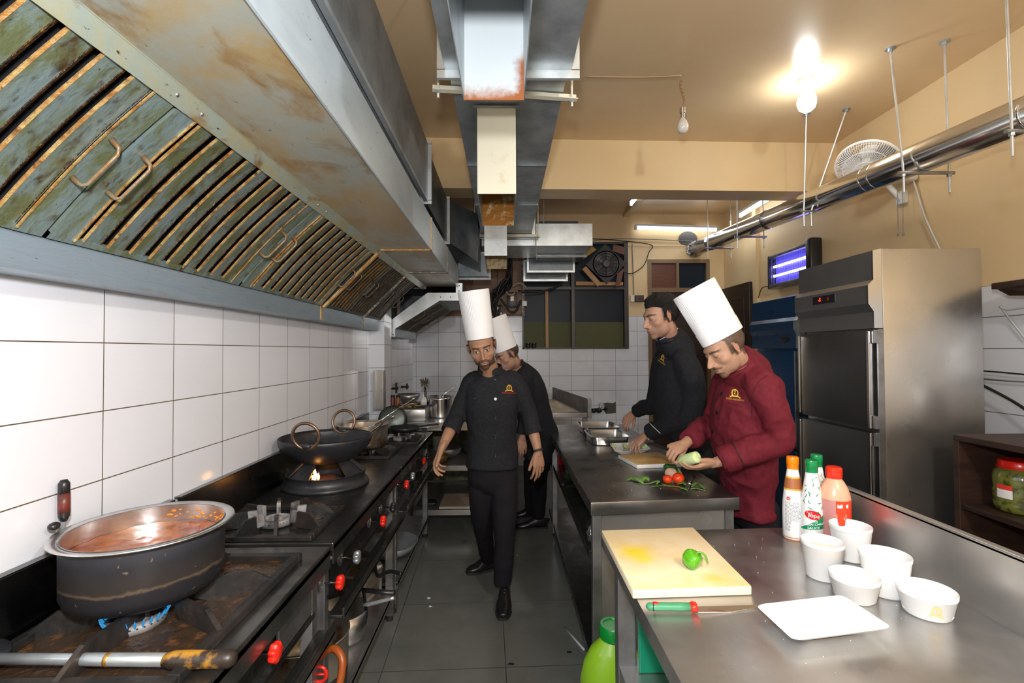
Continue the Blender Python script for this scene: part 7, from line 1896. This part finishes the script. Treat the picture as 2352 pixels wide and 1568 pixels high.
def hair_shell(t, Mh, o, thick, mat, nzs=26):
    r = head_r(DIRS, o); P0 = HC + DIRS * r[:, None]; x, y, z = np.abs(P0[:, 0]), P0[:, 1], P0[:, 2]
    hl = o['hairline'](x, y, z)   # >0 inside hair, metres
    m = MB(); vs = []
    for i in range(len(P0)):
        k = float(smoothstep(-.003, .034, hl[i])); nn_ = noise.noise(V(P0[i]) * nzs) * .25 + noise.noise(V((P0[i][0] * 160, P0[i][1] * 60, P0[i][2] * 60))) * .22
        T = thick(P0[i]) * k * (1 + nn_) - (.004 if hl[i] < -.004 else 0)
        vs.append(m.bm.verts.new(Mh @ V(P0[i] + DIRS[i] * (T - .001))))
    for j in range(NV):
        for i in range(NU):
            a, b = j * NU + i, j * NU + (i + 1) % NU; q = (a, a + NU, b + NU, b)
            if max(hl[k] for k in q) > -.002: m.face([vs[k] for k in q])
    rr = random.Random(5)
    for _ in range(1500):
        i = rr.randrange(len(P0))
        if hl[i] < .004: continue
        d = V(DIRS[i]); k = float(smoothstep(-.003, .034, hl[i])); b = V(P0[i]) + d * (thick(P0[i]) * k * .85)
        tg = V((rr.uniform(-.5, .5), .75 if P0[i][2] > .03 else -.2, -.25 if P0[i][2] > .03 else -1)); tg = (tg - d * tg.dot(d)).normalized()
        L = rr.uniform(.008, .016) * (.5 + .5 * k); w_ = rr.uniform(.0009, .0018)
        m.tube([Mh @ (b - tg * L * .5), Mh @ (b + d * .0022 + tg * L * .1), Mh @ (b + d * .0016 + tg * L)], w_, 4, radii=[w_, w_, .0002])
    return obj('hair', m, mat, t, smooth=True)
def shoe(t, heel, toe, w_=.048, h=.075, up=V((0, 0, 1))):
    heel, toe = V(heel), V(toe); d = (toe - heel).normalized(); L = (toe - heel).length; s = d.cross(up).normalized()
    m = MB(); loft(m, [(heel + up * .045, s, .012, .03), (heel + d * .01 + up * .048, s, .030, .042), (heel + d * .07 + up * .055, s, .036, .052), (heel + d * .13 + up * .046, s, .040, .042), (heel + d * (L * .68) + up * .034, s, w_, .030), (heel + d * (L * .88) + up * .028, s, w_ * .86, .023), (heel + d * L + up * .022, s, w_ * .52, .015)], 24, 5)
    sh = obj('shoe', m, leather, t, smooth=True)
    m = MB(); pts = []
    for a, ww in ((0, .022), (.02, .032), (.08, .036), (.14, .036), (L * .7, w_ + .002), (L * .88, w_ * .84), (L * .98, w_ * .62), (L + .005, .020)): pts.append((a, ww))
    P = [heel + d * a + s * b for a, b in pts] + [heel + d * a - s * b for a, b in reversed(pts)]
    m.poly([p + up * .0 for p in P], .016, (0, 0, 1)); obj('sole', m, rubber, sh)
    m = MB()
    for k in range(4): c = heel + d * (.115 + .018 * k) + up * (.097 - .010 * k); m.tube([c - s * .018 + up * -.006, c + up * .002, c + s * .018 + up * -.006], .003, 6)
    obj('laces', m, blackp, sh, smooth=True)
def collar(t, c, ax, fw, r0, r1, h, mat, gap=22, tilt=0, name='collar', th=.004, lining=None):
    M4 = frame_mat(c, fw, ax); m = MB(); n = 60; rows = []
    for i in range(n + 1):
        a = R(gap + (360 - 2 * gap) * i / n) + math.pi / 2; cs, sn = math.cos(a), math.sin(a)
        k = abs(i / n - .5) * 2; hh = h * (1 - .25 * k ** 3)
        rows.append([m.bm.verts.new(M4 @ V(p)) for p in ((r0[0] * cs, r0[1] * sn, 0), (r1[0] * cs, r1[1] * sn, hh), ((r1[0] - th) * cs, (r1[1] - th) * sn, hh), ((r0[0] - th) * cs, (r0[1] - th) * sn, 0))])
    for a, b in zip(rows, rows[1:]): m.bridge(a, b)
    m.face(rows[0]); m.face(rows[-1]); o = obj(name, m, mat, t, auto=50)
    if lining:
        m = MB(); m.tube([M4 @ V((r1[0] * math.cos(a), r1[1] * math.sin(a), h * (1 - .25 * (abs(i / n - .5) * 2) ** 3))) for i in range(n + 1) for a in [R(gap + (360 - 2 * gap) * i / n) + math.pi / 2]], .0022, 6); obj('collar_piping', m, lining, t, smooth=True)
    return o
def cuff(t, c, ax, r, h, mat, name='cuff'):
    m = MB(); m.lathe([(r * .96, 0), (r, .0), (r * 1.02, h), (r * .98, h + .002)], c, 36, axis=ax, cap0=False, cap1=False); o = obj(name, m, mat, t, smooth=True); md = o.modifiers.new('s', 'SOLIDIFY'); md.thickness = .004
    return o
def make_body(t, Mh, o, skin, neck_pts, arms, core):
    """one continuous skin: head, neck, thin core inside the clothes, forearms and hands"""
    mb = MB(); add_head(mb, Mh, o)
    limb(mb, [Mh @ V((0, -.025, -.03)), Mh @ V((0, -.022, -.07))] + neck_pts, [.050, .050] + [.054, .060, .075][:len(neck_pts)], side=Mh.to_3x3() @ V((1, 0, 0)), n=28)
    limb(mb, [neck_pts[-1]] + core, [.07] + [.06] * len(core), n=16)
    info = []
    for a in arms:
        limb(mb, [neck_pts[-1], a['sh'], a['el'], a['wr'].lerp(a['el'], .5), a['wr'].lerp(a['el'], .12), a['wr'] + (a['d'].normalized() * .03)], [.05, .042, .040, .036, .0275, .020], side=a.get('side', V((1, 0, 0))), n=20)
        info.append(hand(mb, a['wr'], a['d'], a['n'], a['right'], a['curls'], a['thumb'], a.get('sc', 1.0), a.get('spread', 1.0)))
    bm = remesh(mb, o.get('vox', .0026), 4, .5)
    me_inv = Mh.inverted(); cl = bm.loops.layers.color.new('Col')
    co = np.array([(me_inv @ v.co)[:] for v in bm.verts]); col = np.tile(np.array(skin), (len(co), 1))
    near = (np.linalg.norm(co, axis=1) < .17) & (co[:, 2] > -.125); idx = np.nonzero(near)[0]
    fp = face_paint(co[idx], o, skin)
    kz = smoothstep(-.125, -.105, co[idx, 2])[:, None] if True else 1
    col[idx] = col[idx] * (1 - kz) + fp * kz
    for i, v in enumerate(bm.verts):
        if not near[i]: col[i] *= 1 + .10 * noise.noise(v.co * 30)
    tips = []
    for (tp, _, _) in info: tips += [np.array(p) for p in tp.values()]
    if tips:
        W = np.array([v.co[:] for v in bm.verts])
        for tp in tips:
            dd2 = np.linalg.norm(W - tp, axis=1); k = (np.clip(1 - dd2 / .022, 0, 1) * .35)[:, None]; col = col * (1 - k) + np.array((skin[0] * 1.15, skin[1] * .85, skin[2] * .8)) * k
    bm.verts.ensure_lookup_table()
    lin = np.clip(col, 0, 1)
    srgbc = np.where(lin <= .0031308, lin * 12.92, 1.055 * np.power(lin, 1 / 2.4) - .055)
    for f in bm.faces:
        for l in f.loops: c = srgbc[l.vert.index]; l[cl] = (c[0], c[1], c[2], 1)
    m = MB(); m.bm.free(); m.bm = bm
    return obj('body', m, skin_mat, t, smooth=True), info
def nails(t, info, sk):
    for tp, tt, n_ in info:
        pass
Z3 = V((0, 0, 1))
def flexor(*c): return [c] * 4 if isinstance(c[0], (int, float)) else c

# ---------------------------------------------------------------- man in front (black coat, tall hat, walking)
t = thing('person', 'person in a black chef coat and tall white hat walking up the aisle', 'person', (-.02, 3.1, 0))
hp = at(1107, 797, Y=2.80); fw = V((.05, -1, -.34)); up = V((-.20, -.28, 1)); Mh = frame_mat(hp, fw, up, 1.02)
oA = dict(jaw=1.0, beard='full', eyes='open', gaze=.001, hairop=.85)
sR, eR, wR = at(1084, 880, Y=2.96), at(1053, 948, Y=2.98), at(1016, 1026, Y=2.82)
sL, eL, wL = at(1180, 876, Y=2.96), at(1213, 945, Y=3.0), at(1236, 1036, Y=2.93)
arms = [dict(sh=sR, el=eR, wr=wR, d=V((-.42, -.12, -.9)), n=V((-.80, .10, .35)), right=True, curls=[(25, 30, 18), (32, 38, 20), (40, 42, 22), (46, 44, 24)], thumb=(.55, .8, .25, 6)),
        dict(sh=sL, el=eL, wr=wL, d=V((.03, -.10, -1)), n=V((.42, -.88, 0)), right=False, curls=[(16, 22, 12), (14, 20, 12), (18, 22, 14), (22, 24, 16)], thumb=(.42, .9, .3, 5))]
make_body(t, Mh, oA, (.36, .19, .115), [at(1124, 846, Y=2.90), at(1127, 872, Y=2.95)], arms, [at(1130, 960, Y=3.0), at(1131, 1060, Y=3.02)])
X1 = V((1, 0, 0))
mb = MB()
loft(mb, [(at(1126, 853, Y=2.93), X1, .070, .060), (at(1128, 866, Y=2.94), X1, .125, .085), (at(1129, 888, Y=2.95), X1, .160, .108), (at(1129, 930, Y=2.96), X1, .163, .122), (at(1130, 990, Y=2.99), X1, .150, .118), (at(1131, 1040, Y=3.01), X1, .158, .122), (at(1131, 1072, Y=3.01), X1, .163, .124)], 36, 5, sup=.92)
limb(mb, [at(1108, 872, Y=2.95), sR, eR, eR.lerp(wR, .28), eR.lerp(wR, .50)], [.055, .062, .054, .054, .056])
limb(mb, [at(1150, 872, Y=2.95), sL, eL, eL.lerp(wL, .28), eL.lerp(wL, .50)], [.055, .062, .053, .052, .054])
co_, bv = cloth('chef_coat', mb, black_cl, t, .008, 4, .0045, (8, 8, 6), 1.0)
cuff(t, eR.lerp(wR, .42), wR - eR, .053, .035, black_cl); cuff(t, eL.lerp(wL, .42), wL - eL, .052, .035, black_cl)
collar(t, at(1126, 856, Y=2.92), V((-.05, -.25, 1)), V((-.25, -1, -.2)), (.080, .074), (.072, .066), .048, black_cl, 24)
m = MB(); h_, n_ = hitpx(bv, 1112, 862, .002)
pts = [hitpx(bv, x, y, .0012)[0] for x, y in ((1094, 846), (1124, 851), (1109, 876))]
if all(p is not None for p in pts): m.face([m.bm.verts.new(p) for p in pts]); obj('undershirt', m, M('grey_undershirt', (.10, .10, .10), .8), t, fixn=False)
seam_px(bv, [(1110, 872), (1090, 900), (1086, 980), (1084, 1068)], .0018, M('coat_seam', (.004, .004, .005), .9), t)
buttons(bv, [(1091, 872), (1137, 873), (1091, 915), (1091, 958), (1138, 958), (1091, 1003), (1138, 1003), (1092, 1045), (1138, 1045)], btn_d, t)
buttons(bv, [(1138, 916)], M('white_button', (.7, .72, .85), .3), t)
decal(bv, 1169, 898, 17, 'ZAIRA RESIDENCY', t, gold_t, red_t, (1, .03), (0.03, -1), shear=0)
m = MB(); c = wL + (wL - eL).normalized() * -.005; m.lathe([(.030, -.007), (.0305, 0), (.030, .007)], c, 30, axis=(wL - eL), cap0=False, cap1=False); obj('wristband', m, rubber, t, smooth=True)
hb_ = Mh @ V((0, -.012, .052)); chef_hat(t, hb_, at(1089, 682, Y=2.77) - at(1104, 786, Y=2.80) , fw, (.080, .099), (.090, .108), .275)
hR, kR, aR_ = at(1108, 1090, Y=3.04), at(1107, 1190, Y=3.12), at(1122, 1282, Y=3.44)
hL, kL, aL_ = at(1157, 1090, Y=3.01), at(1158, 1205, Y=2.98), at(1154, 1338, Y=3.03)
mb = MB(); loft(mb, [(at(1131, 1045, Y=3.02), X1, .145, .105), (at(1131, 1075, Y=3.02), X1, .155, .112), (at(1131, 1105, Y=3.03), X1, .150, .108), (at(1131, 1125, Y=3.03), X1, .10, .08)], 30, 4)
limb(mb, [hR, at(1107, 1140, Y=3.06), kR, at(1114, 1240, Y=3.28), aR_], [.085, .084, .066, .058, .052]); limb(mb, [hL, at(1159, 1145, Y=3.0), kL, at(1157, 1275, Y=3.0), aL_], [.085, .085, .068, .060, .056])
cloth('trousers', mb, black_cl2, t, .009, 4, .005, (8, 8, 6), 4.0)
hl_ = at(1138, 1292, Z=0); shoe(t, V((.0, 3.40, 0)) + V((-.045, .09, 0)), V((-.27, 3.40, 0)), .046)
shoe(t, V((-.005, 3.09, 0)), V((-.02, 2.815, 0)) + V((-.0, 0, 0)), .048)

# ---------------------------------------------------------------- man hidden behind him
t = thing('person', 'person in a black coat and tilted white hat, mostly hidden behind the front man', 'person', (.24, 4.15, 0))
hp = at(1166, 816, Y=3.85); fw = V((-.80, -.45, -.45)); up = V((-.42, 0, .9)); Mh = frame_mat(hp, fw, up, 1.03)
sA, eA, wA = at(1206, 868, Y=3.80), at(1206, 940, Y=3.86), at(1200, 1002, Y=3.86)
sB, eB, wB = at(1190, 868, Y=4.15), at(1170, 940, Y=4.2), at(1150, 990, Y=4.1)
make_body(t, Mh, dict(eyes='down', vox=.0035), (.40, .22, .15), [at(1182, 836, Y=3.90), at(1196, 858, Y=3.96)], [dict(sh=sA, el=eA, wr=wA, d=V((-.02, -.1, -1)), n=V((.3, -.95, 0)), right=False, curls=flexor(18, 22, 14), thumb=(.4, .9, .3, 5)), dict(sh=sB, el=eB, wr=wB, d=V((-.6, 0, -.7)), n=V((-.5, -.4, .5)), right=True, curls=flexor(25, 25, 15), thumb=(.5, .8, .3, 5))], [at(1220, 920, Y=4.05), at(1235, 1000, Y=4.2)])
SD = V((.35, -.94, 0)); mb = MB()
loft(mb, [(at(1188, 842, Y=3.93), SD, .070, .062), (at(1200, 856, Y=3.96), SD, .15, .09), (at(1212, 885, Y=4.0), SD, .19, .125), (at(1222, 930, Y=4.06), SD, .19, .135), (at(1232, 970, Y=4.12), SD, .19, .14), (at(1240, 1000, Y=4.18), SD, .195, .15), (at(1236, 1052, Y=4.2), SD, .17, .13)], 34, 5)
limb(mb, [at(1204, 862, Y=3.9), sA, eA, wA.lerp(eA, .1)], [.06, .068, .058, .050]); limb(mb, [at(1196, 862, Y=4.05), sB, eB, wB.lerp(eB, .1)], [.06, .068, .058, .050])
cloth('chef_coat', mb, black_cl, t, .010, 4, .006, (8, 8, 5), 9.0)
collar(t, at(1187, 840, Y=3.92), V((-.25, -.05, 1)), V((-.9, -.4, -.2)), (.070, .066), (.062, .060), .040, black_cl, 24, lining=M('red_collar_piping', (.5, .02, .02), .6))
chef_hat(t, Mh @ V((0, -.010, .046)), at(1128, 725, Y=3.83) - at(1157, 800, Y=3.85), fw, (.080, .099), (.088, .107), .27)
mb = MB(); loft(mb, [(at(1236, 1010, Y=4.2), SD, .15, .11), (at(1236, 1060, Y=4.22), SD, .14, .11), (at(1236, 1082, Y=4.23), SD, .1, .09)], 26, 4)
limb(mb, [at(1237, 1060, Y=4.16), at(1237, 1115, Y=4.18), at(1236, 1185, Y=4.28)], [.09, .075, .058]); limb(mb, [at(1225, 1060, Y=4.4), at(1222, 1110, Y=4.45), at(1220, 1175, Y=4.5)], [.09, .075, .058])
cloth('trousers', mb, black_cl2, t, .010, 4, .005, (8, 8, 5), 3.0)
q = at(1252, 1207, Z=0); shoe(t, V((.365, 4.27, 0)), V((.085, 4.24, 0)), .046); shoe(t, V((.33, 4.55, 0)), V((.07, 4.53, 0)), .046)

# ---------------------------------------------------------------- bare headed man at the long table
t = thing('person', 'bare headed person in a black chef coat with white piping, arranging a plate', 'person', (1.28, 3.2, 0))
hp = at(1518, 728, Y=2.88); fw = V((-.93, -.20, -.24)); up = V((-.24, 0, .97)); Mh = frame_mat(hp, fw, up, 1.06)
oC = dict(eyes='down', hairop=.9, lip=(.42, .17, .14))
oC['hairline'] = lambda x, y, z: np.maximum.reduce([z - np.interp(y, [-.12, -.04, .0, .03, .06, .09], [-.065, -.05, .040, .052, .066, .064]), np.where((y < -.035), z + .062, -1.), np.where((y < .018) & (y > .0) & (x > .05), z + .014, -1.) * .6])
sA, eA, wA = at(1576, 838, Y=2.86), at(1580, 958, Y=2.90), at(1486, 996, Y=3.14)
sB, eB, wB = at(1520, 838, Y=3.26), at(1503, 925, Y=3.36), at(1457, 946, Y=3.58)
make_body(t, Mh, oC, (.45, .25, .17), [at(1540, 778, Y=2.95), at(1550, 806, Y=3.02)],
          [dict(sh=sA, el=eA, wr=wA, d=V((-.62, .10, -.55)), n=V((-.45, -.35, .8)), right=False, curls=[(8, 20, 10), (30, 28, 12), (36, 26, 12), (42, 26, 12)], thumb=(.55, .75, .35, 4), spread=1.5),
           dict(sh=sB, el=eB, wr=wB, d=V((-.62, -.25, -.55)), n=V((-.30, -.55, .75)), right=True, curls=[(30, 45, 25), (35, 45, 25), (40, 45, 25), (45, 45, 25)], thumb=(.45, .8, .5, 6))], [at(1560, 920, Y=3.05), at(1600, 1010, Y=3.1), V((1.27, 3.12, .85))])
SD = V((-.18, -.98, 0)); mb = MB()
loft(mb, [(at(1530, 770, Y=2.94), SD, .078, .074), (at(1541, 784, Y=2.97), SD, .115, .096), (at(1553, 802, Y=3.01), SD, .165, .110), (at(1550, 838, Y=3.04), SD, .19, .130), (at(1550, 890, Y=3.06), SD, .195, .142), (at(1562, 960, Y=3.08), SD, .185, .138), (V((1.20, 3.10, 1.0)), SD, .185, .122), (V((1.25, 3.12, .88)), SD, .185, .124), (V((1.26, 3.12, .74)), SD, .19, .128)], 36, 5)
limb(mb, [at(1560, 815, Y=2.93), sA, at(1592, 900, Y=2.87), eA, eA.lerp(wA, .35), eA.lerp(wA, .80), eA.lerp(wA, .92)], [.06, .078, .072, .066, .062, .056, .056])
limb(mb, [at(1530, 820, Y=3.16), sB, eB, eB.lerp(wB, .5), eB.lerp(wB, .88)], [.06, .070, .060, .055, .050])
co_, bv = cloth('chef_coat', mb, black_cl, t, .008, 4, .006, (7, 7, 5), 6.0)
collar(t, at(1537, 777, Y=2.945), V((-.48, -.04, .87)), V((-.87, -.2, -.48)), (.080, .078), (.072, .072), .034, black_cl, 12, lining=pipe_w)
collar(t, at(1537, 776, Y=2.945), V((-.48, -.04, .87)), V((-.87, -.2, -.48)), (.077, .075), (.0695, .0695), .036, M('violet_collar_lining', (.07, .04, .42), .7), 16, name='collar_lining')
seam_px(bv, [(1515, 790), (1513, 810), (1509, 845), (1500, 900)], .0016, pipe_w if False else M('coat_seam2', (.004, .004, .005), .9), t)
pc = eA.lerp(wA, .62)
seam_px(bv, [(1486, 965), (1500, 979), (1517, 995)], .0022, pipe_w, t, 'cuff_piping')
seam_px(bv, [(1462, 918), (1471, 919)], .002, pipe_w, t, 'cuff_piping')
buttons(bv, [(1511, 797), (1507, 822)], btn_d, t)
decal(bv, 1521, 828, 17, 'ZAIRA RESIDENCY', t, gold_t, gold_t, (.52, .38), (.22, -1))
m = MB(); ax = (wB - eB).normalized(); m.lathe([(.0285, -.004), (.030, 0), (.0285, .004)], wB - ax * .002, 30, axis=ax, cap0=False, cap1=False); obj('wrist_thread', m, yel_t, t, smooth=True)
hairc = M('black_hair', (.012, .010, .009), .5, var=(200, (.03, .024, .02), .5, .7), bump=(300, .8), stretch=(3, 1, 1), spec=.4)
def thC(p):
    return .009 + .013 * float(smoothstep(.03, .10, p[2])) + .006 * float(smoothstep(.0, .07, p[1])) * float(smoothstep(.04, .08, p[2])) - .004 * float(smoothstep(-.02, -.06, p[2]))
hair_shell(t, Mh, oC, thC, hairc)
mb = MB(); loft(mb, [(V((1.26, 3.12, .86)), SD, .16, .11), (V((1.27, 3.13, .74)), SD, .155, .11), (V((1.27, 3.13, .66)), SD, .1, .09)], 26, 4)
limb(mb, [V((1.26, 3.04, .8)), V((1.26, 3.03, .5)), V((1.28, 3.03, .09))], [.088, .072, .056]); limb(mb, [V((1.28, 3.24, .8)), V((1.28, 3.26, .5)), V((1.30, 3.27, .09))], [.088, .072, .056])
cloth('trousers', mb, black_cl2, t, .012, 3, .005, (8, 8, 5), 3.0)
shoe(t, V((1.35, 3.02, 0)), V((1.10, 3.0, 0)), .046); shoe(t, V((1.37, 3.28, 0)), V((1.13, 3.30, 0)), .046)

# ---------------------------------------------------------------- man in the maroon coat
t = thing('person', 'person in a maroon chef coat and very tall white hat peeling a cucumber', 'person', (1.25, 2.42, 0))
hp = at(1666, 801, Y=2.2); fw = V((-.86, -.16, -.50)); up = V((-.50, 0, .86)); Mh = frame_mat(hp, fw, up, .98)
oD = dict(eyes='down', beard='goatee', hairop=.85, nose=1.12, lip=(.45, .17, .14), hair=(.022, .017, .014), jaw=.95)
sA, eA, wA = at(1752, 890, Y=2.15), at(1790, 1010, Y=2.14), at(1645, 1062, Y=2.20)
sB, eB, wB = at(1668, 882, Y=2.56), at(1640, 962, Y=2.60), at(1574, 1018, Y=2.42)
cA, cB = at(1602, 1049, Y=2.125), at(1560, 1060, Y=2.215)
_, info = make_body(t, Mh, oD, (.43, .24, .155), [at(1697, 838, Y=2.26), at(1716, 868, Y=2.31)],
          [dict(sh=sA, el=eA, wr=wA, d=V((-.92, -.10, -.20)), n=V((-.10, -.45, -.88)), right=False, curls=[(6, 30, 18), (10, 34, 20), (16, 38, 22), (24, 42, 24)], thumb=(.50, .95, .30, 16), spread=.9),
           dict(sh=sB, el=eB, wr=wB, d=V((-.80, -.42, -.22)), n=V((-.10, -.50, .86)), right=True, curls=[(48, 62, 38), (58, 66, 40), (62, 66, 40), (64, 66, 40)], thumb=(.35, .80, .55, 10))],
          [at(1712, 950, Y=2.34), at(1722, 1050, Y=2.42), V((1.25, 2.46, .9))])
SD = V((-.12, -.99, 0)); mb = MB()
loft(mb, [(at(1684, 826, Y=2.24), SD, .080, .078), (at(1698, 842, Y=2.27), SD, .118, .100), (at(1712, 860, Y=2.30), SD, .155, .106), (at(1712, 895, Y=2.33), SD, .185, .125), (at(1706, 940, Y=2.35), SD, .195, .142), (at(1704, 1000, Y=2.38), SD, .19, .140), (at(1712, 1060, Y=2.42), SD, .185, .130), (V((1.228, 2.46, .88)), SD, .185, .115), (V((1.235, 2.46, .73)), SD, .19, .118)], 38, 5)
limb(mb, [at(1722, 862, Y=2.22), sA, at(1780, 950, Y=2.13), eA, eA.lerp(wA, .40), eA.lerp(wA, .82), eA.lerp(wA, .93)], [.06, .076, .067, .063, .059, .057, .057])
limb(mb, [at(1690, 862, Y=2.42), sB, eB, eB.lerp(wB, .5), eB.lerp(wB, .90)], [.06, .070, .062, .055, .050])
co_, bv = cloth('chef_coat', mb, maroon, t, .007, 3, .0105, (9, 9, 8), 12.0)
axA = (wA - eA).normalized(); cu = cuff(t, eA.lerp(wA, .66), wA - eA, .0605, .068, maroon)
pipe_d = M('dark_piping', (.02, .008, .01), .7)
m = MB(); m.lathe([(.0620, -.002), (.0635, 0), (.0620, .002)], eA.lerp(wA, .66), 40, axis=axA, cap0=False, cap1=False); obj('cuff_piping', m, pipe_d, t, smooth=True)
collar(t, at(1691, 838, Y=2.245), V((-.52, 0, .85)), V((-.85, -.12, -.52)), (.086, .082), (.074, .072), .038, maroon, 12, lining=pipe_d)
seam_px(bv, [(1668, 868), (1655, 885), (1650, 905), (1655, 960), (1640, 1010)], .0018, M('maroon_seam', (.07, .004, .008), .9), t)
seam_px(bv, [(1672, 924), (1690, 930), (1707, 934)], .0016, MATS['maroon_seam'], t, 'pocket_seam')
seam_px(bv, [(1762, 862), (1740, 880), (1727, 915), (1727, 960)], .0018, MATS['maroon_seam'], t, 'armhole_seam')
buttons(bv, [(1657, 905), (1647, 947), (1637, 990)], btn_d, t, .010)
decal(bv, 1689, 912, 22, 'ZAIRA RESIDENCY', t, yel_t, gold_t, (1, .14), (-.05, -1))
chef_hat(t, Mh @ V((0, -.018, .052)), at(1583, 657, Y=2.224) - at(1646, 763, Y=2.2), fw, (.080, .100), (.088, .106), .26)
mb = MB(); loft(mb, [(V((1.24, 2.46, .86)), SD, .15, .10), (V((1.25, 2.46, .74)), SD, .15, .10), (V((1.25, 2.46, .66)), SD, .1, .085)], 26, 4)
limb(mb, [V((1.25, 2.37, .8)), V((1.25, 2.36, .5)), V((1.27, 2.35, .09))], [.085, .072, .056]); limb(mb, [V((1.25, 2.56, .8)), V((1.26, 2.57, .5)), V((1.28, 2.58, .09))], [.085, .072, .056])
cloth('trousers', mb, black_cl2, t, .012, 3, .005, (8, 8, 5), 3.0)
shoe(t, V((1.36, 2.35, 0)), V((1.12, 2.33, 0)), .046); shoe(t, V((1.38, 2.60, 0)), V((1.14, 2.62, 0)), .046)
# peeled cucumber and knife in his hands
ca = (cB - cA).normalized()
tc_ = thing('cucumber', 'pale peeled cucumber held by the man in the maroon coat', 'cucumber', cA)
m = MB(); m.lathe([(0, .0), (.022, 0), (.0255, .004), (.026, .03), (.0255, .075), (.022, .095), (.013, .108), (0, .112)], cA, 32, axis=ca); obj('flesh', m, M('peeled_cucumber', (.48, .62, .26), .3, var=(18, (.60, .70, .38), .4, .65)), tc_, smooth=True)
m = MB()
for k in range(3):
    a = k * 2.094 + .4
    for j in range(4):
        b = a + (j - 1.5) * .28; q = frame_mat(cA, ca, Z3) @ V((.013 * math.cos(b), -.0008, .013 * math.sin(b))); m.ell(q, .0018, .0012, .0030, n=8, m=5)
obj('seeds', m, M('cucumber_seed', (.66, .72, .42), .4), tc_)
k0, k1, k2 = at(1557, 1042, Y=2.385), at(1540, 1035, Y=2.385), at(1502, 1021, Y=2.44)
tk = thing('kitchen_knife', 'dark bladed knife held by the man in the maroon coat', 'knife', k0)
m = MB(); m.tube([k0, k1], .009, 12); obj('handle', m, blackp, tk, smooth=True)
d = (k2 - k1).normalized(); s = V((-.2, -.3, .93)); s = (s - d * s.dot(d)).normalized() * .010
m = MB(); m.poly([k1 - s, k2 - s * .9, k2 + s * .9, k1 + s], .0018, d.cross(s)); obj('blade', m, M('dark_blade', (.09, .09, .085), .25, .9), tk)
